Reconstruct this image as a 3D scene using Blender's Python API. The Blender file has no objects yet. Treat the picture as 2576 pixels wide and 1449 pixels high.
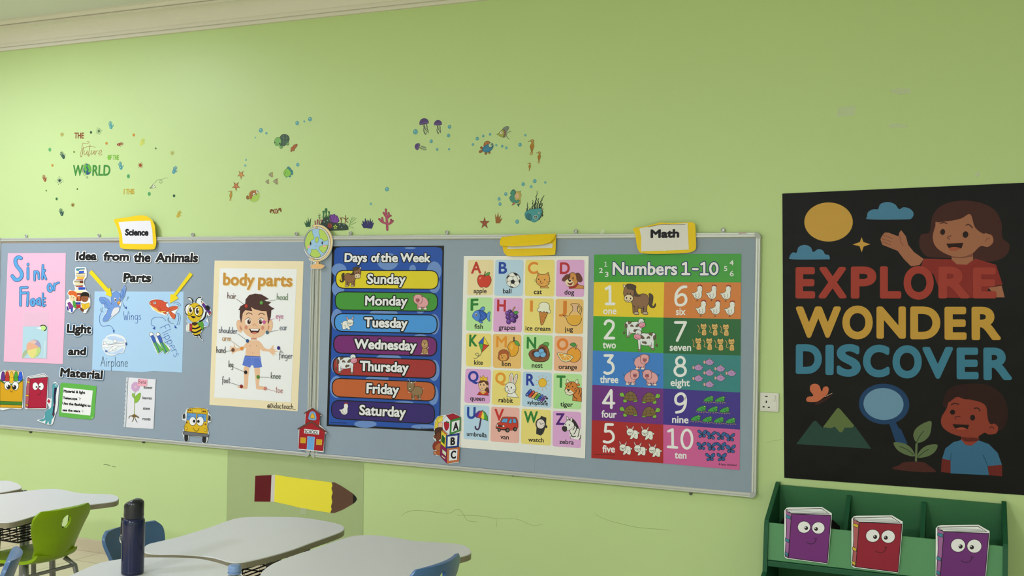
import bpy, bmesh, math
from mathutils import Vector, Matrix
S = bpy.context.scene
COL = S.collection
# ------------------------------------------------ camera, world, exposure
W_PX, H_PX, F_PX = 2576, 1449, 2650.0
CAM = Vector((5.6599, -4.8322, 1.5465)); YAW, PITCH, ROLL = .4117, .0144, .021
def cam_axes():
    f = Vector((-math.sin(YAW), math.cos(YAW), 0)); r = Vector((math.cos(YAW), math.sin(YAW), 0)); u = Vector((0, 0, 1))
    f2 = f*math.cos(PITCH)+u*math.sin(PITCH); u2 = u*math.cos(PITCH)-f*math.sin(PITCH)
    return r*math.cos(ROLL)+u2*math.sin(ROLL), u2*math.cos(ROLL)-r*math.sin(ROLL), f2
AX_R, AX_U, AX_F = cam_axes()
cd = bpy.data.cameras.new('camera'); cam = bpy.data.objects.new('camera', cd); COL.objects.link(cam)
cd.sensor_fit = 'HORIZONTAL'; cd.sensor_width = 36; cd.lens = 36*F_PX/W_PX; cd.clip_start = .05
m3 = Matrix((AX_R, AX_U, -AX_F)).transposed(); cam.matrix_world = Matrix.Translation(CAM) @ m3.to_4x4()
S.camera = cam
w = bpy.data.worlds.new('world'); S.world = w; w.use_nodes = True
w.node_tree.nodes['Background'].inputs[0].default_value = (.9, .95, 1, 1); w.node_tree.nodes['Background'].inputs[1].default_value = .15
vs = S.view_settings; vs.view_transform = 'Standard'; vs.look = 'None'; vs.gamma = 1; vs.use_curve_mapping = False
vs.exposure = 0.09
CEIL = 3.235
# front panels inferred from the wall highlight, rear ones added as fill: (x, y, watts)
LAMP = (.80, .815, 1.0)
PANELS = [(.42, -1.5, 42), (-2.2, -1.8, 27), (.42, -5.2, 95), (3.2, -7.4, 200), (6.4, -7.4, 135)]

def ray(u, v): return AX_F*F_PX + AX_R*(u-W_PX/2) - AX_U*(v-H_PX/2)
def wallp(u, v, y=0.0):           # a point of the photograph carried to the vertical plane at depth y
    d = ray(u, v); return CAM + d*((y-CAM.y)/d.y)
def flatp(u, v, z):               # ... to the horizontal plane at height z
    d = ray(u, v); return CAM + d*((z-CAM.z)/d.z)

# ------------------------------------------------ materials
MATS = {}
def lin(h):
    h = h.lstrip('#')
    if len(h) == 3: h = ''.join(c*2 for c in h)
    c = [int(h[i:i+2], 16)/255 for i in (0, 2, 4)]
    return [x/12.92 if x <= .04045 else ((x+.055)/1.055)**2.4 for x in c]
def mat(h, rough=.55, spec=.25, noise=0, nscale=8, bump=0, bscale=20, metal=0, name=None, trans=0, alpha=1, gain=1, coat=0):
    key = (h, rough, spec, noise, nscale, bump, bscale, metal, trans, alpha, gain, coat)
    if key in MATS: return MATS[key]
    m = bpy.data.materials.new(name or 'paint_'+h.strip('#')); m.use_nodes = True; nt = m.node_tree; b = nt.nodes['Principled BSDF']
    c = [min(.92, x*gain) for x in lin(h)]+[1]
    b.inputs['Base Color'].default_value = c; b.inputs['Roughness'].default_value = rough; b.inputs['Specular IOR Level'].default_value = spec
    b.inputs['Metallic'].default_value = metal; b.inputs['Transmission Weight'].default_value = trans; b.inputs['Alpha'].default_value = alpha
    b.inputs['Coat Weight'].default_value = coat
    if noise or bump:
        tc = nt.nodes.new('ShaderNodeTexCoord')
        if noise:
            n = nt.nodes.new('ShaderNodeTexNoise'); n.inputs['Scale'].default_value = nscale; n.inputs['Detail'].default_value = 4
            nt.links.new(tc.outputs['Object'], n.inputs['Vector'])
            mx = nt.nodes.new('ShaderNodeMix'); mx.data_type = 'RGBA'
            mx.inputs[6].default_value = [x*(1-noise) for x in c[:3]]+[1]; mx.inputs[7].default_value = [min(.95, x*(1+noise)) for x in c[:3]]+[1]
            nt.links.new(n.outputs['Fac'], mx.inputs[0]); nt.links.new(mx.outputs[2], b.inputs['Base Color'])
        if bump:
            n2 = nt.nodes.new('ShaderNodeTexNoise'); n2.inputs['Scale'].default_value = bscale; n2.inputs['Detail'].default_value = 2
            nt.links.new(tc.outputs['Object'], n2.inputs['Vector'])
            bp = nt.nodes.new('ShaderNodeBump'); bp.inputs['Strength'].default_value = bump; bp.inputs['Distance'].default_value = .02
            nt.links.new(n2.outputs['Fac'], bp.inputs['Height']); nt.links.new(bp.outputs['Normal'], b.inputs['Normal'])
    MATS[key] = m; return m

# ------------------------------------------------ objects
def link(o, parent=None):
    COL.objects.link(o)
    if parent is not None: o.parent = parent
    return o
def tag(o, label=None, cat=None, group=None, kind=None):
    if label: o['label'] = label
    if cat: o['category'] = cat
    if group: o['group'] = group
    if kind: o['kind'] = kind
    return o
def thing(name, loc, label, cat, group=None):
    o = bpy.data.objects.new(name, None); o.empty_display_size = .05; o.location = loc; link(o)
    return tag(o, label, cat, group)
def world_loc(o): return Vector(o.location) if o is not None and o.parent is None else (Vector(o.location)+world_loc(o.parent) if o is not None else Vector((0, 0, 0)))
class MB:
    """collects shapes given in world coordinates and links them as ONE mesh object"""
    def __init__(s): s.v = []; s.f = []; s.m = []; s.mats = []
    def mi(s, m):
        if m not in s.mats: s.mats.append(m)
        return s.mats.index(m)
    def add(s, vs, fs, m):
        o = len(s.v); s.v += [Vector(p) for p in vs]; k = s.mi(m)
        for f in fs: s.f.append([o+i for i in f]); s.m.append(k)
    def box(s, a, b, m):
        x0, y0, z0 = a; x1, y1, z1 = b
        s.add([(x, y, z) for z in (z0, z1) for y in (y0, y1) for x in (x0, x1)], [(0, 2, 3, 1), (4, 5, 7, 6), (0, 1, 5, 4), (2, 6, 7, 3), (0, 4, 6, 2), (1, 3, 7, 5)], m)
    def tube(s, pts, r, m, n=8, closed=False):
        pts = [Vector(p) for p in pts]; N = len(pts); rings = []
        for i, p in enumerate(pts):
            a = pts[(i-1) % N] if (closed or i) else p; b = pts[(i+1) % N] if (closed or i < N-1) else p
            d = (b-a).normalized(); h = Vector((0, 0, 1)) if abs(d.z) < .9 else Vector((1, 0, 0))
            x = d.cross(h).normalized(); y = d.cross(x)
            rr = r[i] if isinstance(r, (list, tuple)) else r
            rings.append([p+x*rr*math.cos(t*2*math.pi/n)+y*rr*math.sin(t*2*math.pi/n) for t in range(n)])
        vs = [q for g in rings for q in g]; fs = []
        for i in range(N if closed else N-1):
            j = (i+1) % N
            for t in range(n): fs.append((i*n+t, i*n+(t+1) % n, j*n+(t+1) % n, j*n+t))
        if not closed: fs += [tuple(range(n))[::-1], tuple((N-1)*n+t for t in range(n))]
        s.add(vs, fs, m)
    def lathe(s, c, prof, m, n=32, sq=1):
        c = Vector(c); vs = []; fs = []
        for r, z in prof:
            for t in range(n):
                a = t*2*math.pi/n; vs.append(c+Vector((r*math.cos(a), r*math.sin(a)*sq, z)))
        for i in range(len(prof)-1):
            for t in range(n): fs.append((i*n+t, i*n+(t+1) % n, (i+1)*n+(t+1) % n, (i+1)*n+t))
        fs += [tuple(range(n))[::-1], tuple((len(prof)-1)*n+t for t in range(n))]
        s.add(vs, fs, m)
    def prism(s, pts, d, m, mside=None):
        pts = [Vector(p) for p in pts]; d = Vector(d); n = len(pts)
        s.add(pts+[p+d for p in pts], [tuple(range(n))[::-1], tuple(range(n, 2*n))], m)
        s.add(pts+[p+d for p in pts], [(i, (i+1) % n, n+(i+1) % n, n+i) for i in range(n)], mside or m)
    def build(s, name, parent=None, loc=None, smooth=False, bevel=0, recalc=True):
        me = bpy.data.meshes.new(name)
        if loc is None: loc = world_loc(parent) if parent is not None else (sum(s.v, Vector())/max(1, len(s.v)))
        loc = Vector(loc); me.from_pydata([p-loc for p in s.v], [], s.f)
        for m in s.mats: me.materials.append(m)
        for p, k in zip(me.polygons, s.m): p.material_index = k; p.use_smooth = smooth
        if recalc:
            bm = bmesh.new(); bm.from_mesh(me); bmesh.ops.recalc_face_normals(bm, faces=bm.faces); bm.to_mesh(me); bm.free()
        o = bpy.data.objects.new(name, me); link(o, parent)
        o.location = loc-world_loc(parent) if parent is not None else loc
        if bevel:
            b = o.modifiers.new('b', 'BEVEL'); b.width = bevel; b.segments = 3; b.limit_method = 'ANGLE'; b.angle_limit = .7
        return o

# ------------------------------------------------ flat printed / cut-out artwork on the wall plane
def smooth_pts(p, closed=True, n=5):
    out = []; N = len(p)
    for i in range(N if closed else N-1):
        if closed: a, b, c, d = p[(i-1) % N], p[i], p[(i+1) % N], p[(i+2) % N]
        else: a, b, c, d = p[max(0, i-1)], p[i], p[i+1], p[min(N-1, i+2)]
        for k in range(n):
            t = k/n
            out.append(tuple(.5*(2*b[j]+(c[j]-a[j])*t+(2*a[j]-5*b[j]+4*c[j]-d[j])*t*t+(3*b[j]-a[j]-3*c[j]+d[j])*t**3) for j in (0, 1)))
    if not closed: out.append(p[-1])
    return out
def pp(s):
    if isinstance(s, str):
        q = [float(t) for t in s.replace(',', ' ').split()]; return [(q[i], q[i+1]) for i in range(0, len(q), 2)]
    return list(s)
GLY = {}
def glyphs(s):
    if s in GLY: return GLY[s]
    c = bpy.data.curves.new('t', 'FONT'); c.body = s; c.resolution_u = 6 if len(s) < 3 else 4 if len(s) < 13 else 2; c.size = 1; c.fill_mode = 'BOTH'
    o = bpy.data.objects.new('t', c); COL.objects.link(o); dg = bpy.context.evaluated_depsgraph_get()
    me = bpy.data.meshes.new_from_object(o.evaluated_get(dg))
    vs = [(v.co.x, v.co.y) for v in me.vertices]; fs = [tuple(p.vertices) for p in me.polygons]
    cnt = {}
    for f in fs:
        for i in range(len(f)):
            k = tuple(sorted((f[i], f[(i+1) % len(f)]))); cnt[k] = cnt.get(k, 0)+1
    ed = [k for k, n in cnt.items() if n == 1]
    bpy.data.objects.remove(o); bpy.data.curves.remove(c); bpy.data.meshes.remove(me)
    GLY[s] = (vs, fs, ed); return GLY[s]
CAPH = max(v[1] for v in glyphs('H')[0])
STEP = 3e-5
class Art:
    """draws filled shapes, strokes and lettering; coordinates are photo (or zoomed photo) pixels carried to the plane y = -depth"""
    def __init__(s, depth, t=(0, 0, 1), k=0): s.d = depth; s.t = t; s.k = k; s.mb = MB(); s.kw = {}
    def at(s, *t): s.t = t; return s
    def look(s, **kw): s.kw = kw; return s
    def M(s, m): return mat(m, **s.kw) if isinstance(m, str) else m
    def px(s, p): return (s.t[0]+p[0]/s.t[2]*(s.t[3] if len(s.t) > 3 else 1), s.t[1]+p[1]/s.t[2])
    def un(s, p, dk=0): u, v = s.px(p); return wallp(u, v, -(s.d+(s.k+dk)*STEP))
    def raw(s, m, vs, fs): s.k += 1; s.mb.add([s.un(p[:2], p[2] if len(p) > 2 else 0) for p in vs], fs, s.M(m))
    def P(s, m, pts, sm=0, o=None, ow=2, n=5):
        pts = pp(pts)
        if sm: pts = smooth_pts(pts, True, n)
        if m: s.raw(m, pts, [tuple(range(len(pts)))])
        if o: s.L(o, pts, ow, 0, True)
        return s
    def E(s, m, cx, cy, rx, ry=None, rot=0, o=None, ow=2, n=0, a0=0, a1=360):
        rp = max(rx, ry or 0)/s.t[2]; n = n or (18 if rp < 4 else 26 if rp < 12 else 48)
        ry = rx if ry is None else ry; r = math.radians(rot); cr, sr = math.cos(r), math.sin(r); pts = []
        full = a1-a0 >= 360; N = n if full else n+1
        for i in range(N):
            a = math.radians(a0+(a1-a0)*i/n); x, y = rx*math.cos(a), ry*math.sin(a); pts.append((cx+x*cr-y*sr, cy+x*sr+y*cr))
        return s.P(m, pts, 0, o, ow)
    def R(s, m, q, r, o=None, ow=2):     # rounded four-sided card, q = 4 corners in order
        q = pp(q); pts = []
        for i in range(4):
            a, b, c = Vector(q[i-1]), Vector(q[i]), Vector(q[(i+1) % 4])
            d0 = (a-b).normalized()*r; d1 = (c-b).normalized()*r
            for k in range(9):
                t = k/8; p = (b+d0)*(1-t)**2+b*2*t*(1-t)+(b+d1)*t*t; pts.append((p.x, p.y))
        return s.P(m, pts, 0, o, ow)
    def L(s, m, pts, w=2, sm=0, closed=False, n=4, taper=0):
        pts = pp(pts)
        if sm: pts = smooth_pts(pts, closed, n)
        q = [Vector(pts[0])]
        for p in pts[1:]:
            if (Vector(p)-q[-1]).length > 1e-4: q.append(Vector(p))
        if closed and (q[0]-q[-1]).length < 1e-4: q.pop()
        N = len(q)
        if N < 2: return s
        vs = []; fs = []
        for i in range(N):
            a = q[i-1] if (closed or i) else None; b = q[i]; c = q[(i+1) % N] if (closed or i < N-1) else None
            d0 = (b-a).normalized() if a is not None else (c-b).normalized(); d1 = (c-b).normalized() if c is not None else d0
            n0 = Vector((-d0.y, d0.x)); n1 = Vector((-d1.y, d1.x)); nn = n0+n1
            nn = nn.normalized() if nn.length > .05 else n0
            k = 1/max(.45, nn.dot(n0)); h = w/2*k
            if taper: h *= max(.08, 1-taper*i/(N-1))
            dk = .9*i/N; vs += [(*(b+nn*h), dk), (*(b-nn*h), dk)]
        for i in range(N if closed else N-1):
            j = (i+1) % N; fs.append((2*i, 2*i+1, 2*j+1, 2*j))
        if not closed and w*1.0/s.t[2] > .6:
            for e, sg, k in ((0, -1, q[1]-q[0]), (N-1, 1, q[-1]-q[-2])):
                if taper and e: continue
                d = k.normalized()*sg; nrm = Vector((-d.y, d.x)); o = len(vs)
                vs += [(*(q[e]+nrm*w/2*math.cos(t)+d*w/2*math.sin(t)), .9*e/N) for t in (0, math.pi/4, math.pi/2, 3*math.pi/4, math.pi)]
                fs.append(tuple(range(o, o+5)))
        s.raw(m, vs, fs); return s
    def T(s, m, txt, p0, p1, h, bold=0, o=None, ow=0, up=None, slant=0, sh=None):
        vs, fs, ed = glyphs(txt); x0 = min(v[0] for v in vs); x1 = max(v[0] for v in vs)
        P0, P1 = Vector(p0), Vector(p1); u, v = s.px(p0)
        U = Vector(up if up else (-2.3e-5*(u-2230)*1.0, -1)); U = U.normalized()*h/CAPH
        if slant: U += (P1-P0).normalized()*slant*h/CAPH
        q = [P0+(P1-P0)*((a-x0)/(x1-x0))+U*b for a, b in vs]
        def dil(w, mm, off=(0, 0)):
            s.k += 3
            V = []; F = []; oo = Vector(off)
            ang = [math.pi*k/4+.39 for k in range(8)]; dep = lambda i: -2.6+.2*(i % 12)     # overlapping pieces never share one plane
            for n_, (a, b) in enumerate(ed):
                A, B = q[a]+oo, q[b]+oo; d = B-A
                if d.length < 1e-6: continue
                nn = Vector((-d.y, d.x)).normalized()*w; k = len(V); V += [(*p, dep(n_)) for p in (A+nn, A-nn, B-nn, B+nn)]; F.append((k, k+1, k+2, k+3))
            for n_, i in enumerate(sorted({i for e in ed for i in e})):
                k = len(V); V += [(*(q[i]+oo+Vector((math.cos(t), math.sin(t)))*w), dep(n_+5)+.1) for t in ang]; F.append(tuple(range(k, k+8)))
            k = len(V); V += [(*(p+oo), 0) for p in q]; F += [tuple(k+i for i in f) for f in fs]
            s.raw(mm, V, F)
        if sh: dil(bold+.01, sh[0], sh[1:]); s.k += 1
        if o: dil(bold+ow, o); s.k += 1
        if bold: dil(bold, m)
        else: s.raw(m, [tuple(p) for p in q], fs)
        return s
    def H(s, m, txt, p0, p1, h, w=2):    # handwriting: strokes of a small pen alphabet; h = x-height
        adv = 0; st = []
        for ch in txt:
            g = PEN.get(ch)
            if g is None: adv += .5; continue
            wd, strokes = g
            for q in strokes: st.append([(adv+x, y) for x, y in pp(q)])
            adv += wd+.22
        adv -= .22; P0, P1 = Vector(p0), Vector(p1); X = (P1-P0)/adv; n = Vector((X.y, -X.x)).normalized()*h
        for q in st: s.L(m, [tuple(P0+X*x+n*y) for x, y in q], w, 1 if len(q) > 2 else 0, n=3); s.k -= .9
        s.k += 1; return s
    def build(s, name, parent=None, label=None, cat=None, group=None, back=None, kind=None):
        """back = (material, outline points, thickness): a cut paper sheet with real thickness behind the drawing"""
        o = s.mb.build(name, parent, recalc=False); tag(o, label, cat, group, kind); return o
    def sheet(s, m, pts, th=.0006, sm=0):   # a sheet with thickness, its front at the current layer
        pts = pp(pts)
        if sm: pts = smooth_pts(pts, True, 5)
        s.k += 1; a = [s.un(p) for p in pts]; n = len(a); b = [p+Vector((0, th, 0)) for p in a]
        s.mb.add(a+b, [tuple(range(n)), tuple(range(n, 2*n))[::-1]]+[(i, n+i, n+(i+1) % n, (i+1) % n) for i in range(n)], s.M(m)); return s
PEN = {
 'a': (.6, ['.58,.85 .3,1 .05,.7 .05,.25 .3,0 .55,.3 .58,.95', '.58,.95 .58,.3 .66,0']), 'b': (.55, ['.05,1.9 .05,0', '.05,.6 .3,1 .55,.6 .45,.1 .2,0 .05,.2']),
 'd': (.6, ['.55,.75 .3,1 .05,.6 .1,.1 .35,0 .55,.35', '.58,1.9 .58,.3 .65,0']), 'e': (.55, ['.05,.5 .52,.6 .45,.95 .2,.95 .03,.5 .15,.05 .4,0 .55,.2']),
 'f': (.4, ['.5,1.75 .35,1.95 .2,1.7 .2,0 .15,-.5', '0,1 .42,1.05']), 'g': (.6, ['.55,.85 .3,1 .05,.65 .15,.1 .4,.1 .56,.5 .58,.95', '.58,.95 .58,-.4 .4,-.8 .1,-.7']),
 'h': (.55, ['.05,1.9 .05,0', '.05,.6 .3,1 .5,.75 .52,0']), 'i': (.1, ['.05,1 .05,0', '.05,1.45 .06,1.55']), 'k': (.5, ['.05,1.9 .05,0', '.48,1 .08,.5', '.15,.55 .5,0']),
 'B': (.6, ['.05,1.9 .05,0', '.05,1.9 .45,1.7 .4,1.1 .05,1', '.05,1 .55,.8 .5,.1 .05,0']), 'l': (.12, ['.05,1.9 .05,.2 .12,0']), 'm': (.9, ['.05,1 .05,0', '.05,.6 .25,1 .42,.7 .44,0', '.44,.6 .65,1 .82,.7 .86,0']), 'n': (.55, ['.05,1 .05,0', '.05,.6 .3,1 .5,.75 .52,0']),
 'o': (.55, ['.28,1 .05,.75 .05,.25 .28,0 .52,.25 .52,.75 .28,1']), 'p': (.55, ['.05,1 .05,-.8', '.05,.6 .3,1 .55,.6 .45,.1 .2,0 .05,.2']), 'r': (.4, ['.05,1 .05,0', '.05,.55 .2,.95 .42,.9']),
 's': (.45, ['.42,.85 .2,1 .05,.75 .4,.4 .35,.05 .03,.1']), 't': (.4, ['.2,1.7 .2,.2 .38,0', '0,1.1 .42,1.15']), 'u': (.55, ['.05,1 .08,.2 .3,0 .52,.4', '.52,1 .55,0']),
 'w': (.8, ['.02,1 .1,.1 .25,0 .4,.6', '.4,.7 .5,.05 .65,.05 .78,1']), 'y': (.55, ['.05,1 .15,.35 .4,.3', '.55,1 .4,.2 .15,-.8']), 'v': (.5, ['.02,1 .25,0', '.25,0 .5,1']),
 'W': (1.0, ['.02,1.9 .2,.1 .35,.05 .5,1', '.5,1 .65,.05 .8,.1 .98,1.9']), 'F': (.6, ['.05,1.9 .05,0', '.05,1.9 .6,1.85', '.05,1 .5,1']), 'A': (.85, ['0,0 .42,1.95', '.42,1.95 .85,0', '.12,.7 .7,.7']),
 '@': (.8, ['.5,.7 .3,.7 .3,.3 .5,.3 .55,.7', '.55,.7 .6,.2 .8,.6 .6,1.1 .2,1 .05,.4 .3,-.1 .7,0']), 'D': (.7, ['.1,1.5 .1,0', '.0,1.5 .5,1.3 .65,.7 .45,.1 .05,0']), 'c': (.5, ['.48,.85 .25,1 .03,.6 .15,.08 .4,0 .5,.15']), '_': (.6, ['0,-.1 .6,-.1']),
}
# ------------------------------------------------ the room
XL, XR, YF = -4.2, 8.4, -8.8
def struct(name, mb, **k): return tag(mb.build(name, **k), kind='structure')
GREEN = mat('#c6de9a', rough=.42, spec=.34, noise=.025, nscale=1.2, bump=.05, bscale=3, name='green_gloss_wall_paint')
WHITE = mat('#dfe2da', rough=.7, spec=.2, noise=.02, nscale=3, name='white_plaster')
PLAIN = mat('#cfd8b4', rough=.7, spec=.2, name='pale_wall_paint')
m = MB(); m.box((XL-.1, 0, -.1), (XR+.1, .12, CEIL+.1), GREEN); struct('wall_back', m)
m = MB(); m.box((XL-.1, YF, 0), (XL, 0, CEIL), PLAIN); struct('wall_left', m)
m = MB(); m.box((XR, YF, 0), (XR+.1, 0, CEIL), PLAIN); struct('wall_right', m)
m = MB(); m.box((XL, YF-.1, 0), (XR, YF, CEIL), PLAIN); struct('wall_front', m)
m = MB(); m.box((XL, YF, CEIL), (XR, 0, CEIL+.1), WHITE); struct('ceiling', m)
ft = bpy.data.materials.new('cream_floor_tiles'); ft.use_nodes = True; nt = ft.node_tree; b = nt.nodes['Principled BSDF']
br = nt.nodes.new('ShaderNodeTexBrick'); tc = nt.nodes.new('ShaderNodeTexCoord'); nt.links.new(tc.outputs['Object'], br.inputs['Vector'])
br.offset = 0; br.inputs['Scale'].default_value = 1; br.inputs['Brick Width'].default_value = .6; br.inputs['Row Height'].default_value = .6; br.inputs['Mortar Size'].default_value = .003
br.inputs['Color1'].default_value = lin('#d8cdb0')+[1]; br.inputs['Color2'].default_value = lin('#d3c8aa')+[1]; br.inputs['Mortar'].default_value = lin('#8f866e')+[1]
nt.links.new(br.outputs['Color'], b.inputs['Base Color']); b.inputs['Roughness'].default_value = .3
m = MB(); m.box((XL, YF, -.1), (XR, 0, 0), ft); struct('floor', m)
# cornice moulding under the ceiling
prof = [(0, 3.084), (-.018, 3.084), (-.018, 3.1005), (-.013, 3.1015), (-.013, 3.105), (-.022, 3.1065), (-.022, 3.123), (-.027, 3.125), (-.031, 3.127)]
prof += [(-.033-.079*(t/8)**1.15, 3.127+.068*math.sin(math.pi/2*(t/8)**.8)) for t in range(1, 9)]
prof += [(-.122, 3.195), (-.122, 3.2075), (-.116, 3.2085), (-.116, 3.212), (-.128, 3.2135), (-.142, 3.2285), (-.154, 3.2285), (-.154, CEIL), (0, CEIL)]
m = MB(); n = len(prof); m.add([(XL, y, z) for y, z in prof]+[(XR, y, z) for y, z in prof], [(i, (i+1) % n, n+(i+1) % n, n+i) for i in range(n)]+[tuple(range(n)), tuple(range(n, 2*n))], mat('#e4e0d2', rough=.55, spec=.25, name='cornice_paint')); struct('trim_1', m)
m = MB(); m.box((XL, -.012, 0), (XR, 0, .074), mat('#cfc4a8', rough=.3, spec=.4, name='skirting_tile')); struct('baseboard_back', m, bevel=.002)
# ceiling light panels, the unseen rear ones added to brighten the room
EM = bpy.data.materials.new('lamp_diffuser'); EM.use_nodes = True; e = EM.node_tree.nodes['Principled BSDF']
e.inputs['Base Color'].default_value = (.9, .9, .88, 1); e.inputs['Emission Color'].default_value = (*LAMP, 1); e.inputs['Emission Strength'].default_value = 3
WM = mat('#e8e8e4', rough=.4, name='white_lamp_frame')
where = ['over the left end of the whiteboards', 'in the far left corner of the room', 'added unseen as fill at the rear left', 'added unseen as fill behind the camera', 'added unseen as fill in the rear right of the room']
for (x, y, wt), wh in zip(PANELS, where):
    t = thing('ceiling_light', (x, y, CEIL), 'square white ceiling light panel '+wh, 'ceiling light', 'ceiling light panels')
    m = MB(); m.box((x-.31, y-.31, CEIL-.022), (x+.31, y-.28, CEIL), WM); m.box((x-.31, y+.28, CEIL-.022), (x+.31, y+.31, CEIL), WM); m.box((x-.31, y-.28, CEIL-.022), (x-.28, y+.28, CEIL), WM); m.box((x+.28, y-.28, CEIL-.022), (x+.31, y+.28, CEIL), WM)
    m.build('frame', t); m = MB(); m.box((x-.28, y-.28, CEIL-.012), (x+.28, y+.28, CEIL-.006), EM); m.build('diffuser', t)
    ld = bpy.data.lights.new('panel_lamp', 'AREA'); ld.size = .55; ld.energy = wt; ld.color = LAMP; lo = bpy.data.objects.new('panel_lamp', ld); link(lo, t); lo.location = (0, 0, -.016)

# ------------------------------------------------ the two whiteboards
ALU = mat('#c9ccc6', rough=.35, spec=.5, metal=.25, name='aluminium_frame'); CAP = mat('#b4b9b4', rough=.45, name='grey_plastic_corner')
BW, GAP, ZB, ZT = 2.3887, .005, .6908, 1.8908
def rrect(x0, z0, x1, z1, r, n=6):
    out = []
    for cx, cz, a0 in ((x1-r, z1-r, 0), (x0+r, z1-r, 90), (x0+r, z0+r, 180), (x1-r, z0+r, 270)):
        out += [(cx+r*math.cos(math.radians(a0+90*i/n)), cz+r*math.sin(math.radians(a0+90*i/n))) for i in range(n+1)]
    return out
def whiteboard(x0, label, clips, screws, badge=None):
    x1 = x0+BW; t = thing('whiteboard', (x0+BW/2, 0, ZB), label, 'whiteboard', 'whiteboards on the green wall')
    m = MB(); m.box((x0+.01, -.016, ZB+.01), (x1-.01, -.004, ZT-.01), mat('#e4e4dc', rough=.3, name='white_board_face')); m.build('panel', t)
    loops = []
    for ins, y in ((0, 0), (0, -.022), (.003, -.027), (.008, -.027), (.0095, -.0245), (.012, -.0245), (.0135, -.029), (.020, -.029), (.023, -.026), (.023, -.016)):
        loops.append([(x, y, z) for x, z in rrect(x0+ins, ZB+ins, x1-ins, ZT-ins, max(.004, .026-ins))])
    k = len(loops[0]); m = MB(); m.add([p for l in loops for p in l], [(a*k+i, a*k+(i+1) % k, (a+1)*k+(i+1) % k, (a+1)*k+i) for a in range(len(loops)-1) for i in range(k)], ALU); m.build('frame', t)
    for cx, cz, a0 in ((x1, ZT, 0), (x0, ZT, 90), (x0, ZB, 180), (x1, ZB, 270)):
        sx = -1 if cx == x1 else 1; sz = -1 if cz == ZT else 1; R = .027; ox, oz = cx+sx*R, cz+sz*R
        A = [(ox+(R+.001)*math.cos(math.radians(a0+q*15)), oz+(R+.001)*math.sin(math.radians(a0+q*15))) for q in range(7)]
        B = [(ox+(R-.0215)*math.cos(math.radians(a0+q*15)), oz+(R-.0215)*math.sin(math.radians(a0+q*15))) for q in range(7)]
        m = MB(); m.prism([(x, -.0305, z) for x, z in A+B[::-1]], (0, .030, 0), CAP); m.build('corner_cap', t, bevel=.003)
    for u in clips:
        p = wallp(u, 594, -.012); c = (p.x, -.010, ZT)
        m = MB(); m.box((c[0]-.009, -.006, ZT-.004), (c[0]+.009, -.002, ZT+.020), ALU)
        m.tube([(c[0]+.0085*math.cos(a), -.009, ZT+.013+.0085*math.sin(a)) for a in [q*math.pi/5 for q in range(10)]], .0025, ALU, 6, True); m.build('hanging_clip', t)
    for u, v in screws:
        p = wallp(u, v, -.01); m = MB(); m.tube([(p.x, 0, p.z), (p.x, -.012, p.z)], .007, mat('#5d5f58', rough=.4, metal=.6), 8); m.box((p.x-.006, -.010, p.z), (p.x+.006, -.004, ZB+.002), ALU); m.build('mounting_screw', t)
    if badge:
        a = Art(.0300); a.R('#dcdcd6', badge, 3); q = pp(badge); a.L('#a05048', [((q[0][0]+q[3][0])/2+3, (q[0][1]+q[3][1])/2), ((q[1][0]+q[2][0])/2-3, (q[1][1]+q[2][1])/2)], 1.2); a.build('maker_badge', t, 'white frame badge with a red mark')
    return t
whiteboard(0, 'left whiteboard in an aluminium frame, under the Science sign', [64, 247, 483, 744], [(76, 1087), (360, 1112)])
whiteboard(BW+GAP, 'right whiteboard in an aluminium frame, under the Math sign', [880, 1123, 1447, 1818], [(903, 1158), (1290, 1195), (1737, 1242)], '1856 584 1878 583.4 1878 588 1856 588.6')
GREY = mat('#99a8b7', rough=.75, spec=.15, noise=.05, nscale=2.2, bump=.16, bscale=3.2, name='grey_blue_craft_paper')
def backing(x0, x1, zs, label, seams, edge=False):
    t = thing('backing_paper', ((x0+x1)/2, -.02, ZB+.02), label, 'paper', 'grey craft papers on the whiteboards')
    xs = [x0]+seams+[x1]
    for i in range(len(xs)-1):
        m = MB(); o = .0006*(i % 2); m.box((xs[i]-.01*(i > 0), -.0292*(False)-.0192-o, ZB+.021+.003*(i % 2)), (xs[i+1], -.0184-o, zs), GREY); m.build('paper_sheet', t)
    if edge:
        m = MB(); m.box((x1-.006, -.0225, ZB+.30), (x1+.002, -.0180, zs-.14), mat('#7a6040', rough=.8)); m.build('brown_edge', t)  # brown strip along the right edge of the sheet
        m = MB(); m.box((x0, -.0190, zs+.001), (x0+1.05, -.0182, zs+.010), mat('#b9a99c', rough=.8)); m.build('edge_strip', t)
backing(.024, wallp(786, 850, -.02).x, ZT-.034, 'grey blue paper covering the left whiteboard', [1.02], True)
backing(wallp(804, 850, -.02).x, BW*2+GAP-.024, ZT-.026, 'grey blue paper covering the right whiteboard', [2.47, 3.70])
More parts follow.
